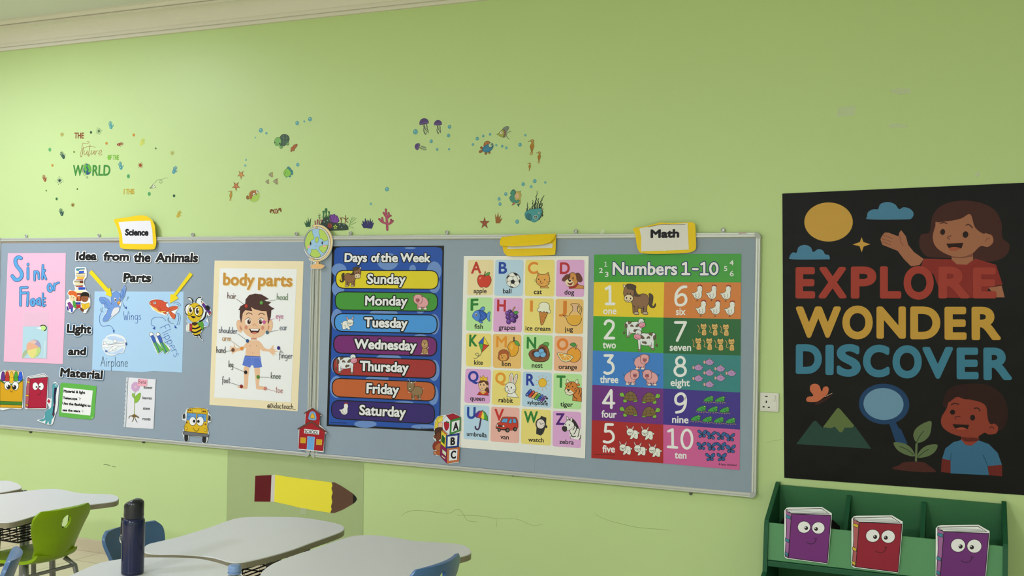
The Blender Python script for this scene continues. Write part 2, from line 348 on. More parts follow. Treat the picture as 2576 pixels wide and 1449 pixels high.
# ------------------------------------------------ power socket
def socket():
    c = wallp(1935, 1012, -.008); t = thing('power_socket', (c.x, 0, c.z), 'white square power socket with a switch, on the wall right of the whiteboard', 'power socket')
    PL = mat('#e9e7df', rough=.35, spec=.4, name='white_socket_plastic'); h = .043
    m = MB(); m.box((c.x-h, -.009, c.z-h), (c.x+h, 0, c.z+h), PL); m.build('faceplate', t, bevel=.004)
    m = MB(); m.box((c.x-.034, -.0105, c.z-.034), (c.x+.034, -.0088, c.z+.034), PL); m.build('raised_panel', t, bevel=.001)
    m = MB(); m.box((c.x+.014, -.0145, c.z+.007), (c.x+.027, -.010, c.z+.033), PL); m.build('rocker_switch', t, bevel=.0015)
    BK = mat('#1d1c1a', rough=.6)
    for dx, dz, a, bz in ((-.0125, .026, .0055, .0024), (-.0125, .0015, .0026, .005), (-.024, -.0215, .0045, .0026), (-.001, -.0225, .0045, .0026)):
        m = MB(); m.box((c.x+dx-a, -.0108, c.z+dz-bz), (c.x+dx+a, -.0100, c.z+dz+bz), BK); m.build('pin_slot', t)
socket()
# ------------------------------------------------ desks
DZ = .60
TOP = mat('#dcdedc', rough=.38, spec=.35, noise=.015, nscale=5, name='pale_laminate_top'); EDGE = mat('#8f8a72', rough=.45, spec=.3, name='taupe_edge_band'); BLK = mat('#1b1b1a', rough=.45, name='black_wire'); LEG = mat('#8b8d8c', rough=.35, metal=.6, name='grey_metal_leg')
def desk(outline, label, basket=None, legs=(0, 0, 1)):
    q = smooth_pts(pp(outline), True, 4); P = [flatp(u, v, DZ) for u, v in q]
    c = sum(P, Vector())/len(P); t = thing('student_desk', (c.x, c.y, 0), label, 'desk', 'curved student desks')
    m = MB(); m.add([p for p in P], [tuple(range(len(P)))], TOP); inn = [p+(c-p).normalized()*.002 for p in P]
    m = MB(); n = len(P); m.add([p+Vector((0, 0, 0)) for p in inn]+[p-Vector((0, 0, .003)) for p in P], [tuple(range(n))]+[(i, (i+1) % n, n+(i+1) % n, n+i) for i in range(n)], TOP); m.build('desk_top', t, smooth=False)
    m = MB(); m.prism([p-Vector((0, 0, .003)) for p in P], (0, 0, -.021), EDGE); m.build('edge_band', t)
    xs = [p.x for p in P]; ys = [p.y for p in P]; rx = (max(xs)-min(xs))*.27; ry = (max(ys)-min(ys))*.25
    for sx in (-1, 1):
        for sy in (-1, 1):
            m = MB(); a = Vector((c.x+legs[0]+sx*rx*legs[2], c.y+legs[1]+sy*ry*legs[2], DZ-.024)); g = Vector((a.x+sx*.02, a.y+sy*.02, 0)); m.tube([a, g+Vector((0, 0, .02))], .014, LEG, 10); m.tube([g+Vector((0, 0, .02)), g], .018, BLK, 10); m.build('leg', t, smooth=True)
    bx = basket or (c.x-rx*.9, c.y-ry*.9, c.x+rx*.9, c.y+ry*.9); x0, y0, x1, y1 = bx; m = MB(); zb, zt = DZ-.12, DZ-.03
    ring = lambda z, e: [(x0-e, y0-e, z), (x1+e, y0-e, z), (x1+e, y1+e, z), (x0-e, y1+e, z)]
    m.tube(ring(zt, .012), .004, BLK, 6, True); m.tube(ring(zb, 0), .004, BLK, 6, True)
    for k in range(9):
        f = k/8; x = x0+(x1-x0)*f; m.tube([(x, y0-.012, zt), (x, y0, zb), (x, y1, zb), (x, y1+.012, zt)], .0028, BLK, 6)
    for k in range(5):
        y = y0+(y1-y0)*k/4; m.tube([(x0-.012, y, zt), (x0, y, zb), (x1, y, zb), (x1+.012, y, zt)], .0028, BLK, 6)
    for x, y in ((x0-.012, y0), (x1+.012, y0), (x0-.012, y1), (x1+.012, y1)): m.tube([(x, y, zt), (x, y, DZ-.022)], .003, BLK, 6)
    m.build('wire_basket', t); return t
desk('0 1209 20 1209 40 1214 52 1221 54 1227 44 1231 0 1239 -60 1244 -120 1246 -150 1230 -120 1216 -50 1209', 'pale curved desk cut off by the left photo edge, farthest back')
desk('-60 1250 0 1243 60 1236 100 1231 140 1230 165 1233 200 1240 240 1242 270 1243 290 1246 299 1253 292 1260 270 1264 236 1268 170 1278 110 1291 60 1306 30 1313 0 1314 -60 1312 -130 1300 -160 1278 -120 1256', 'pale curved desk with a black wire basket, behind the green chair', (1.60, -1.53, 1.94, -1.22), (-.24, .12, .42))
desk('360 1382 370 1370 400 1362 450 1350 500 1335 540 1322 570 1311 600 1303 640 1300 700 1300 760 1302 810 1309 845 1316 863 1323 866 1331 855 1339 820 1352 780 1366 740 1381 690 1396 650 1406 610 1414 580 1414 555 1407 530 1401 490 1397 440 1394 400 1394 370 1391', 'pale curved desk standing in front of the paper pencil poster', None, (.1, .02, .6))
desk('655 1449 665 1432 690 1416 730 1400 790 1380 850 1359 890 1348 930 1346 980 1350 1040 1360 1100 1364 1150 1368 1175 1375 1185 1386 1178 1395 1130 1408 1080 1425 1040 1445 980 1500 900 1545 800 1560 715 1535 668 1490', 'pale curved desk at the front right with a blue chair at its corner')
desk('150 1460 175 1448 210 1432 250 1416 290 1408 320 1404 360 1402 420 1402 490 1404 540 1413 585 1428 612 1447 628 1500 632 1560 610 1620 540 1670 420 1710 260 1690 150 1620 105 1540 115 1490', 'pale curved desk at the front left carrying the navy bottle', None, (-.05, -.05, .75))
# ------------------------------------------------ chairs: one moulded shell with a grip hole, four tube legs
def chair(c0, c1, facing, hexcol, label, zt=.625):
    c0, c1 = Vector((*c0, 0)), Vector((*c1, 0)); wtop = min(.32, max(.27, (c1-c0).length)); mid = (c0+c1)/2; ang = math.radians(facing)
    Y = Vector((math.cos(ang), math.sin(ang), 0)); X = Vector((Y.y, -Y.x, 0)); org = mid+Y*.235
    prof = [(.20, .368), (.175, .385), (.10, .395), (.02, .39), (-.07, .385), (-.13, .39), (-.165, .412), (-.185, .45), (-.196, .49), (-.206, .535), (-.22, .58), (-.235, zt)]
    wid = [.24, .29, .31, .30, wtop*.92, wtop*.80, wtop*.74, wtop*.74, wtop*.84, wtop*.96, wtop*1.03, wtop*1.0]
    cur = [0, 0, .005, .012, .018, .022, .028, .032, .036, .036, .032, .028]
    pr = smooth_pts(prof, False, 8); ww = smooth_pts([(i, a) for i, a in enumerate(wid)], False, 8); cc = smooth_pts([(i, a) for i, a in enumerate(cur)], False, 8)
    NX = 24; NV = len(pr); vs = []
    for j in range(NV):
        y, z = pr[j]; k = max(0, (z-(zt-.035))/.035) if j > NV//2 else max(0, (y-.155)/.035); round_ = math.sqrt(max(0, 1-.9*k*k*.32))
        for i in range(NX+1):
            s = i/NX*2-1; x = s*ww[j][1]/2*round_; bend = cc[j][1]*s*s
            vs.append((x, y+bend, z) if z > .42 and y < 0 else (x, y, z+bend*.5))
    fs = [(j*(NX+1)+i, j*(NX+1)+i+1, (j+1)*(NX+1)+i+1, (j+1)*(NX+1)+i) for j in range(NV-1) for i in range(NX)]
    t = thing('school_chair', org, label, 'chair', 'moulded school chairs')
    W = lambda p: org+X*p[0]+Y*p[1]+Vector((0, 0, p[2]))
    m = MB(); m.add([W(v) for v in vs], fs, mat(hexcol, rough=.32, spec=.4, name='moulded_plastic_'+hexcol.strip('#'))); o = m.build('seat_shell', t, smooth=True)
    sd = o.modifiers.new('thick', 'SOLIDIFY'); sd.thickness = .014; sd.offset = 0
    m = MB(); ring = [(.024*math.cos(a), .030*math.sin(a)) for a in [q*math.pi/14 for q in range(28)]]
    m.prism([W((x, -.32, zt-.060+z)) for x, z in ring], Y*.3, MATS[list(MATS)[-1]]); cut = m.build('cutter', t)
    bo = o.modifiers.new('grip', 'BOOLEAN'); bo.object = cut; bo.operation = 'DIFFERENCE'; bo.solver = 'EXACT'
    bv = o.modifiers.new('round', 'BEVEL'); bv.width = .0045; bv.segments = 3; bv.limit_method = 'ANGLE'; bv.angle_limit = .9
    bpy.context.view_layer.update(); me = bpy.data.meshes.new_from_object(o.evaluated_get(bpy.context.evaluated_depsgraph_get()))
    o.modifiers.clear(); o.data = me; me.name = 'seat_shell'; bpy.data.objects.remove(cut)
    for p in me.polygons: p.use_smooth = True
    me.set_sharp_from_angle(angle=.9)
    for sx in (-1, 1):
        for y0, y1 in ((.12, .17), (-.10, -.20)):
            m = MB(); m.tube([W((sx*.10, y0, .376)), W((sx*.13, y0+(y1-y0)*.3, .34)), W((sx*.17, y1, .012))], .011, LEG, 10); m.tube([W((sx*.17, y1, .014)), W((sx*.171, y1, 0))], .014, BLK, 10); m.build('leg', t, smooth=True)
    for y in (.135, -.13):
        m = MB(); m.tube([W((-.13, y, .34)), W((.13, y, .34))], .008, LEG, 8); m.build('cross_bar', t)
    return t
def back_at(a, b, z=.625): p, q = flatp(*a, z), flatp(*b, z); return (p.x, p.y), (q.x, q.y)
chair(*back_at((106, 1292), (237, 1264)), 177, '#86a800', 'lime green moulded chair with a grip hole, standing at the left desk')
chair(*back_at((248, 1338), (386, 1305)), -5, '#47698c', 'blue moulded chair standing behind the navy bottle')
chair(*back_at((38, 1397), (66, 1386)), 224, '#5676a0', 'blue moulded chair seen edge on in the bottom left corner')
chair(*back_at((1056, 1440), (1172, 1391), .652), 176, '#4d76ab', 'blue moulded chair at the corner of the front right desk', zt=.652)
# ------------------------------------------------ bottles
BS = lambda p: [(r*1.118, z*1.118) for r, z in p]
def sports_bottle():
    c = flatp(333, 1443, DZ); t = thing('sports_bottle', (c.x, c.y, DZ), 'tall navy drinking bottle with a black lid, standing on the front left desk', 'bottle')
    bl = mat('#111b4a', rough=.12, spec=.5, trans=.35, name='navy_plastic'); lid = mat('#14171f', rough=.25, spec=.5, name='black_lid_plastic'); R = .0335; RS = R*1.118
    m = MB(); m.lathe(c, BS([(R-.006, 0), (R-.001, .002), (R, .008), (R*.985, .010), (R*.985, .013), (R, .016), (R, .150), (R*.98, .160), (R*.93, .166), (R*.86, .169)]), bl, 40); m.build('body', t, smooth=True)
    m = MB(); m.lathe(c, BS([(R*.84, .168), (R*.86, .170), (R*.87, .172), (R*.87, .196), (R*.88, .202), (R*.88, .212), (R*.84, .219), (R*.70, .2245), (R*.4, .2275), (.001, .228)]), lid, 40); L_ = -AX_R; L_.z = 0; L_.normalize(); m.v = [p-Vector((0, 0, .013*max(0, ((p-c).dot(L_))/RS+.1)*max(0, (p.z-DZ-.224)/.028))) for p in m.v]; m.build('lid', t, smooth=True)
    m = MB(); m.lathe(c, BS([(R*.885, .1795), (R*.885, .1815)]), lid, 40); m.build('lid_seam', t)
    left = -AX_R; left.z = 0; left = left.normalized(); s = c+left*RS
    m = MB(); m.tube([s+Vector((0, 0, .186))-left*.006, s+Vector((0, 0, .188))+left*.001, s+left*.002+Vector((0, 0, .168)), s+left*.003+Vector((0, 0, .134))], .0045, lid, 8); m.build('carry_strap', t, smooth=True)
    r = s+left*.003+Vector((0, 0, .117)); f = AX_F.copy(); f.z = 0; f = (f.normalized()+left*1.2).normalized()
    m = MB(); m.tube([r+f*.0085*math.cos(a)+Vector((0, 0, .0135*math.sin(a))) for a in [k*math.pi/10 for k in range(20)]], .0018, mat('#d8d6c8', rough=.2, metal=.9, name='steel'), 8, True); m.build('metal_ring', t, smooth=True)
sports_bottle()
def water_bottle():
    c = flatp(590.5, 1421, DZ+.207); c.z = DZ; t = thing('water_bottle', (c.x, c.y, DZ), 'small clear water bottle with a pale blue cap, at the bottom photo edge', 'bottle')
    cl = mat('#dfe9ee', rough=.05, spec=.5, trans=.9, name='clear_plastic'); cap = mat('#7f9ecb', rough=.3, trans=.15, name='pale_blue_cap')
    m = MB(); m.lathe(c, BS([(.024, 0), (.029, .004), (.029, .05), (.027, .055), (.029, .06), (.029, .10), (.027, .104), (.029, .108), (.029, .118), (.027, .135), (.022, .150), (.015, .160), (.0125, .165), (.0125, .172)]), cl, 32); m.build('body', t, smooth=True)
    m = MB(); m.lathe(c, BS([(.0168, .1645), (.0172, .167), (.0165, .168)]), cap, 32); m.build('neck_ring', t)
    m = MB(); m.lathe(c, BS([(.0155, .168), (.0162, .171), (.0158, .180), (.0148, .184), (.012, .1855), (.001, .1856)]), cap, 32); m.build('cap', t, smooth=True)
water_bottle()
# ------------------------------------------------ green book rack
def rack():
    x0, x1 = 4.868, 5.802; DG = mat('#1d5a3a', rough=.5, spec=.3, noise=.03, nscale=6, name='dark_green_board'); MG = mat('#357346', rough=.5, spec=.3, noise=.03, nscale=6, name='mid_green_board'); LG = mat('#5c9a68', rough=.45, spec=.3, noise=.03, nscale=6, name='lit_green_board')  # front boards get a lighter green for facing up, shading put into the colour
    t = thing('book_rack', ((x0+x1)/2, -.25, 0), 'green three bay book rack standing below the black poster', 'bookshelf')
    m = MB(); m.box((x0+.018, -.022, .05), (x1-.018, -.010, .760), MG); m.build('back_panel', t)
    for x in (x0, x1-.018):
        side = [(-.008, 0), (-.008, .772), (-.03, .772), (-.045, .765), (-.295, .652), (-.305, .634), (-.322, .44), (-.46, .40), (-.48, .38), (-.48, 0)]
        m = MB(); m.prism([(x, y, z) for y, z in side], (.018, 0, 0), DG); m.build('side_panel', t, bevel=.003)
    for u in (2136, 2325):
        p = wallp(u, 1250, -.03); x = p.x
        m = MB(); m.prism([(x-.009, y, z) for y, z in [(-.022, .49), (-.022, .742), (-.036, .742), (-.046, .734), (-.278, .53), (-.278, .49)]], (.018, 0, 0), DG); m.build('divider', t, bevel=.003)
    m = MB(); m.prism([(x0+.018, y, z) for y, z in [(-.283, .641), (-.292, .641), (-.304, .487), (-.295, .487)]], (x1-x0-.036, 0, 0), LG); m.build('front_board', t, bevel=.002)
    m = MB(); m.box((x0+.018, -.315, .462), (x1-.018, -.022, .486), DG); m.build('shelf', t, bevel=.003)
    m = MB(); m.prism([(x0+.018, y, z) for y, z in [(-.445, .36), (-.453, .36), (-.465, .16), (-.457, .16)]], (x1-x0-.036, 0, 0), LG); m.build('front_board', t, bevel=.002)
    m = MB(); m.box((x0+.018, -.47, .13), (x1-.018, -.022, .155), DG); m.build('shelf', t, bevel=.003)
    m = MB(); m.box((x0+.018, -.46, 0), (x1-.018, -.445, .13), DG); m.build('plinth', t)
    # a dark cloth pouch lying in the left bay
    m = MB(); rings = []
    for u, v, ry in ((1962, 1316, .008), (1972, 1300, .03), (1995, 1294, .05), (2030, 1291, .055), (2060, 1294, .05), (2084, 1300, .045), (2097, 1309, .035), (2107, 1318, .022), (2113, 1323, .008)):
        q = wallp(u, v, -.2); hz = (q.z-.487)/2
        for a in range(14): rings.append((q.x, -.2+ry*math.cos(a*math.pi/7), .487+hz+hz*math.sin(a*math.pi/7)))
    m.add(rings, [(k*14+a, k*14+(a+1) % 14, (k+1)*14+(a+1) % 14, (k+1)*14+a) for k in range(8) for a in range(14)]+[tuple(range(14)), tuple(range(112, 126))], mat('#0c0d0e', rough=.8, name='black_cloth'))
    o = m.build('cloth_pouch', smooth=True); tag(o, 'black cloth pouch lying in the left bay of the green rack', 'bag')
rack()
# ------------------------------------------------ wall decals (thin vinyl on the paint)
DD = .0006
Z1 = (0, 260, 4.025); Z2 = (520, 260, 4.025); Z3 = (980, 260, 4.026)
def decal(t): return Art(DD, t).look(rough=.45, spec=.3)
GL = 'hand print decals'
HANDS = [(1122, 222, 1, 6, '#4aa0a4', 'teal hand print decal, topmost of the hand prints'), (1222, 633, 1, 8, '#3f97a0', 'teal hand print decal below the green words OF THE'), (1768, 676, 1, -24, '#4794ac', 'teal hand print decal at the far right, above the paper plane trail'),
 (1440, 393, .95, -28, '#cfd552', 'pale yellow hand print decal right of the red hand print'), (1810, 1124, .92, -28, '#c4a832', 'mustard hand print decal low right, above the whiteboard'), (635, 527, .95, 22, '#1f4a48', 'dark teal hand print decal left of the word Future'),
 (622, 1104, .95, 14, '#1d4b4a', 'dark teal hand print decal low left, just above the whiteboard'), (1215, 414, .82, -82, '#963a26', 'red hand print decal turned sideways, right of the orange dot'), (450, 760, .86, 16, '#984622', 'rust hand print decal, leftmost of the hand prints')]
for cx, cy, k, rot, c, lab in HANDS:
    a = decal(Z1); r = math.radians(rot); cs, sn = math.cos(r), math.sin(r)
    def q(s): return [(cx+k*(x*cs+y*sn), cy+k*(-x*sn+y*cs)) for x, y in pp(s)]
    fl = 1 if rot < 10 and rot > 0 else 1
    a.P(c, q('-16 2 -8 -4 8 -3 14 8 14 22 8 36 -6 38 -15 24'), 1); a.E('#d5e4a4', *q('-4 16')[0], 2.4, 7, 20)
    for s, w_ in (('-15 -2 -21 -24', 6), ('-7 -8 -10 -38', 6.2), ('1 -8 1 -42', 6.2), ('9 -5 13 -34', 6), ('12 18 20 10 27 -4', 6)): a.L(c, q(s), w_*k, 0)
    a.build('hand_print_decal', None, lab, 'wall decal', GL)
SPL = [(628, 315, 15, '#b5a034', 4, 'small mustard splat decal, top left beside the word THE'), (1745, 503, 17, '#b3a43e', 3, 'small mustard splat decal at the far right, above a teal hand print'), (1001, 281, 24, '#1f5a38', 9, 'dark green splat decal below left of the topmost hand print'), (603, 781, 28, '#20404a', 12, 'dark navy splat decal left of the word WORLD'),
 (1421, 626, 22, '#a04a22', 15, 'rust splat decal right of the teal hand print'), (737, 1029, 15, '#8a6420', 11, 'small brown splat decal, lowest of the left splats'), (1549, 1212, 24, '#1c2c24', 5, 'black splat decal half hidden behind the Science sign')]
for i, (x, y, r, c, core, lab) in enumerate(SPL):
    a = decal(Z1); a.E(c, x, y, core, core*1.1)
    for j in range(11):
        an = j*2*math.pi/11+i; rr = r*(1 if (j*7+i) % 3 else 1.3); cx, cy = math.cos(an), math.sin(an)*1.12
        a.L(c, [(x+cx*core*.8, y+cy*core*.8), (x+cx*rr*.75, y+cy*rr*.75)], 2.4); a.k -= .9; a.E(c, x+cx*rr, y+cy*rr, 2.8, 3.6); a.k -= .9
    a.build('splat_decal', None, lab, 'wall decal', 'paint splat decals')
DOTS = [(921, 294, 11, 14, '#26553a', 'dark green dot decal right of the word THE'), (1078, 405, 12, 14, '#c98a34', 'orange dot decal left of the red hand print'), (1354, 320, 12, 15, '#c9862f', 'orange dot decal above the pale yellow hand print'), (504, 469, 14, 19, '#5fae6a', 'light green dot decal at the left, above the dark hand print'), (750, 492, 8, 10, '#5f7f3e', 'small olive dot decal left of the word Future'),
 (1577, 456, 8, 10, '#4e6e3a', 'small olive dot decal right of the pale yellow hand print'), (530, 628, 11, 14, '#c78c36', 'orange dot decal at the left, above the rust hand print'), (1300, 738, 15, 20, '#4ea066', 'light green dot decal between the word WORLD and the paper plane'), (468, 884, 7, 9, '#4f7c3a', 'small olive dot decal below the rust hand print'), (783, 868, 7, 10, '#4b6e38', 'small olive dot decal below the word WORLD'), (573, 967, 11, 14, '#2f6a3c', 'green dot decal above the lowest dark hand print'), (1511, 917, 15, 20, '#55a564', 'light green dot decal right of the words I THIS'), (1762, 936, 12, 15, '#25553a', 'dark green dot decal above the mustard hand print')]
for x, y, rx, ry, c, lab in DOTS: decal(Z1).E(c, x, y, rx, ry).build('dot_decal', None, lab, 'wall decal', 'paint dot decals')
def word(t, name, lab, fn): a = decal(t); fn(a); a.build(name, None, lab, 'wall decal', 'lettering decals')
word(Z1, 'word_decal', 'brown red lettering decal reading THE', lambda a: a.T('#8c4322', 'THE', (753, 354), (846, 354), 56, 2))
def fut(a):
    c = '#9a5a22'
    for s, w in (('822 540 812 520 826 470 836 410 846 402 880 408 900 398 898 386 878 386', 3), ('812 540 826 538 836 500 842 440', 4), ('830 462 846 464 850 452 880 440', 2.5), ('854 480 850 510 858 522 876 500 882 478', 4), ('882 478 880 512 890 524', 4), ('912 420 902 480 892 530 900 532 916 508', 4), ('875 440 930 436 970 446', 2.5), ('928 478 924 506 930 516 946 500 954 478', 4), ('954 478 952 510 962 518', 4), ('966 482 972 494 962 520', 4), ('970 500 980 480 992 480', 3), ('996 508 1020 502 1028 478 1016 474 1002 496 1004 520 1018 524 1034 514', 3.6)): a.L(c, s, w, 1); a.k -= .9
word(Z1, 'word_decal', 'brown script lettering decal reading Future', fut)
word(Z1, 'word_decal', 'light green lettering decal reading OF THE', lambda a: a.T('#7cb83c', 'OF THE', (1088, 570), (1202, 572), 48, 1.5).P('#86c446', '1090 545 1093 528 1104 524 1110 540 1106 566 1094 568', 1))
def wor(a):
    c = '#3f8c3a'; a.T(c, 'W', (738, 732), (834, 730), 104, 3); a.T(c, 'RLD', (936, 730), (1112, 728), 102, 3)
    a.E('#2f5878', 884, 668, 41, 56); a.P('#5fae3e', '850 640 866 622 880 632 872 652 884 672 870 690 858 684 852 664', 1); a.P('#5fae3e', '888 618 908 624 922 650 924 680 906 700 892 690 898 668 886 650', 1); a.P('#5fae3e', '862 694 874 700 870 716 856 708', 1)
    a.L('#5d7a3a', '880 604 850 620 834 660 842 710 864 734 884 738', 3, 1); a.L('#4f6e34', '882 738 882 754', 4); a.L('#4f6e34', '868 756 894 756', 4)
word(Z1, 'word_decal', 'green lettering decal reading WORLD with a globe for the letter O', wor)
word(Z1, 'word_decal', 'mustard lettering decal reading I THIS', lambda a: a.T('#c4a428', 'I THIS', (1253, 920), (1358, 918), 52, 1.8))
a = decal(Z1); c = '#2e3c34'; a.P('#e4ecc8', '1516 860 1556 812 1568 832 1580 854 1546 858 1534 850'); a.L(c, '1516 860 1556 812', 3); a.L(c, '1516 860 1568 832', 2.5); a.L(c, '1516 860 1580 854 1560 826', 2.5); a.L(c, '1530 842 1546 858', 2); a.L(c, '1516 860 1532 852 1556 812', 3)
P = smooth_pts(pp('1566 806 1586 784 1612 770 1634 776 1640 796 1630 808 1618 804 1620 784 1642 768 1676 756 1706 755'), False, 8)
for i in range(0, len(P)-2, 4): a.L(c, P[i:i+3], 3); a.k -= .95
a.build('paper_plane_decal', None, 'black outline paper plane decal with a dashed looping trail', 'wall decal')
# ---- sea decals
def bubbles(t, L):
    for x, y, r, lab in L:
        a = decal(t); a.E('#bcd8b4', x, y, r*1.04+2, r*1.18+2); a.E('#4f9aa2', x, y, r, r*1.14); a.E('#68b0b4', x+r*.1, y+r*.1, r*.72, r*.84); a.E('#d2ecec', x-r*.38, y-r*.38, r*.2, r*.26, 30); a.build('bubble_decal', None, lab, 'wall decal', 'sea bubble decals')
bubbles(Z2, [(548, 273, 20, 'large blue bubble decal left of the green turtle'), (604, 302, 11, 'small blue bubble decal between the large bubble and the turtle'), (493, 347, 7, 'tiny blue bubble decal below left of the large bubble by the turtle'), (916, 200, 18, 'blue bubble decal above right of the turtle, left of a tiny one'), (987, 183, 9, 'tiny blue bubble decal between two larger bubbles above the turtle'), (1046, 160, 19, 'blue bubble decal highest and rightmost above the turtle'), (397, 572, 8, 'tiny blue bubble decal, upper of the two above the orange starfish'), (390, 629, 10, 'small blue bubble decal right above the orange starfish'), (921, 621, 16, 'blue bubble decal beside the lime and blue fish'), (1825, 870, 19, 'blue bubble decal high above the pink branching coral'), (1661, 1017, 11, 'small blue bubble decal above the purple sea grass')])
bubbles(Z3, [(262, 288, 23, 'large teal bubble decal left of the purple jellyfish'), (607, 238, 17, 'teal bubble decal right of the smaller upright jellyfish'), (597, 326, 16, 'teal bubble decal below right of the smaller upright jellyfish'), (421, 384, 16, 'teal bubble decal below the two upright jellyfish'), (481, 467, 12, 'small teal bubble decal right of the sideways jellyfish'), (602, 465, 10, 'tiny teal bubble decal lowest right of the jellyfish group'),
 (844, 417, 12, 'small teal bubble decal just left of the blue fish with orange fins'), (888, 358, 16, 'teal bubble decal above left of the blue fish with orange fins'), (948, 331, 12, 'small teal bubble decal above the blue fish with orange fins'), (1017, 314, 12, 'small teal bubble decal left of the grey finned yellow fish'), (1081, 423, 10, 'tiny teal bubble decal at the mouth of the blue fish'), (1140, 433, 12, 'small teal bubble decal, middle of three right of the blue fish'), (1182, 451, 12, 'small teal bubble decal, last of three right of the blue fish'), (1375, 322, 11, 'small teal bubble decal above the top seahorse'), (1321, 419, 17, 'teal bubble decal left of the top seahorse'),
 (1353, 819, 17, 'teal bubble decal above the mermaid child'), (1470, 787, 18, 'teal bubble decal above the seaweed of the teal house'), (1434, 843, 13, 'small teal bubble decal between two bubbles above the seaweed'), (1577, 801, 11, 'tiny teal bubble decal at the far right above the seaweed'), (1177, 919, 16, 'teal bubble decal just left of the green seahorse with the child'), (1109, 968, 15, 'teal bubble decal, upper of a close pair left of the child'), (1118, 1020, 15, 'teal bubble decal, lower of a close pair left of the child'), (1293, 1199, 19, 'teal bubble decal lower left of the teal house')])
def dec(t, name, lab, fn, group='sea life decals'): a = decal(t); fn(a); a.build(name, None, lab, 'wall decal', group)
HALO = '#c2d8a4'
def turtle(a):
    a.P('#3f5a46', '738 350 760 320 790 312 822 326 836 356 826 390 800 420 770 432 742 420 730 390', 1, '#24372c', 4)
    for s in ('756 340 790 352 830 350', '744 384 780 392 826 388', '780 318 776 352 782 394 770 428', '806 322 812 352 806 392 796 420'): a.L('#6d8a70', s, 4, 1)
    a.P('#76ab60', '740 430 766 434 764 454 744 456', 1, '#3e6a38', 3); a.P('#76ab60', '806 404 828 396 830 418 812 424', 1, '#3e6a38', 3)
    a.P('#7fb866', '686 392 692 362 716 344 744 354 752 384 744 416 720 430 696 424', 1, '#4c7c42', 3); a.E('#1a2018', 690, 397, 6, 8); a.E('#1a2018', 738, 408, 6, 8); a.L('#35502e', '706 412 714 417 722 414', 3, 1)
dec(Z2, 'turtle_decal', 'green turtle decal with a dark shell and big head', turtle)
def clown(a):
    for s in ('900 416 912 412 917 424 908 438 896 430', '878 424 892 420 906 436 900 452 886 458 876 444', '858 446 872 440 888 460 884 480 868 478 852 462', '850 474 860 474 862 486 852 490'): a.P('#b86a34', s, 1, '#5c3018', 3)
    a.E('#20180f', 908, 420, 2.5)
dec(Z2, 'fish_decal', 'small orange banded fish decal beside the turtle', clown)
def gfish(a):
    a.P('#3f8e98', '806 668 824 642 846 656 866 690 852 700 838 680 820 664', 1, '#24595e', 3); a.P('#3f8e98', '850 700 864 676 872 700 868 724 852 718', 1, '#24595e', 3)
    a.P('#8cc850', '780 706 792 676 818 660 842 680 854 706 842 732 814 744 790 736', 1, '#4b7a34', 3); a.P('#3f8e98', '836 734 852 728 848 748 834 746', 1); a.P('#57a77a', '796 740 814 744 806 754', 1); a.E('#1d2a1a', 796, 700, 3.5, 5); a.L('#3f6e34', '786 722 796 724', 2.5)
dec(Z2, 'fish_decal', 'lime and blue fish decal above the striped fish', gfish)
for x, y, k, lab in ((650, 722, 1, 'striped angelfish decal, uppermost of the three small ones'), (698, 790, 1.15, 'striped angelfish decal, rightmost of the three small ones'), (614, 793, .85, 'striped angelfish decal, smallest of the three, lower left')):
    a = decal(Z2); q = lambda s: [(x+k*u, y+k*v) for u, v in pp(s)]
    a.P('#c9c69a', q('-24 0 -6 -16 18 -26 16 -4 20 22 8 26 -8 14'), 0, '#4b4a34', 2.5)
    for s in ('-12 -12 -12 10', '-2 -18 0 18', '9 -22 10 24'): a.L('#3a3a2c', q(s), 4*k)
    a.L('#b58a3c', q('17 -24 16 -4 20 20'), 4*k); a.build('fish_decal', None, lab, 'wall decal', 'sea life decals')
def star(cx, cy, R, r, rot, n=5): return [(cx+(R if i % 2 == 0 else r)*math.sin(math.radians(rot+i*180/n))*.84, cy-(R if i % 2 == 0 else r)*math.cos(math.radians(rot+i*180/n))) for i in range(2*n)]
for t, x, y, R, rot, c, lab in ((Z2, 348, 722, 46, 180, '#c88a44', 'orange starfish decal, upper of the left pair'), (Z2, 297, 838, 50, 180, '#b9653c', 'rust starfish decal, lower of the left pair'), (Z3, 962, 1213, 62, 0, '#96482f', 'dark red starfish decal above the whiteboard, left of the orange sea grass')):
    a = decal(t); s = star(x, y, R, R*.36, rot); a.P(c, s, 0, '#6e3a22', 3)
    for i in range(0, 10, 2): a.L('#dda56c' if t is Z2 else '#b06a4c', [(x, y), ((x+s[i][0])/2, (y+s[i][1])/2)], 3)
    a.build('starfish_decal', None, lab, 'wall decal', 'sea life decals')
def seahorse(t, x, y, k, lab, c='#b98228'):
    a = decal(t); q = lambda s: [(x+k*u, y+k*v) for u, v in pp(s)]
    a.P(c, q('-8 -70 4 -78 18 -74 22 -58 16 -44 22 -24 24 0 14 22 8 44 -2 52 -4 40 -8 16 -16 -6 -6 -30 2 -44 -4 -56'), 1, '#6f4a16', 3*k)
    a.L(c, q('4 38 10 56 4 74 -8 76 -14 66 -10 56 -2 58'), 6*k, 1); a.L('#8a5f1e', q('-4 -62 -34 -60'), 6*k)
    for i in range(5): a.L('#7d5318', q(f'-12 {-10+i*11} 10 {-6+i*11}'), 2.2*k)
    for s in ('20 -62 30 -66', '18 -48 28 -50', '22 -30 31 -32', '24 -12 32 -14'): a.L('#8a5f1e', q(s), 3*k)
    a.E('#e9e2b8', *q('6 -64')[0], 6*k); a.E('#1d160a', *q('6 -64')[0], 3*k); a.build('seahorse_decal', None, lab, 'wall decal', 'sea life decals')
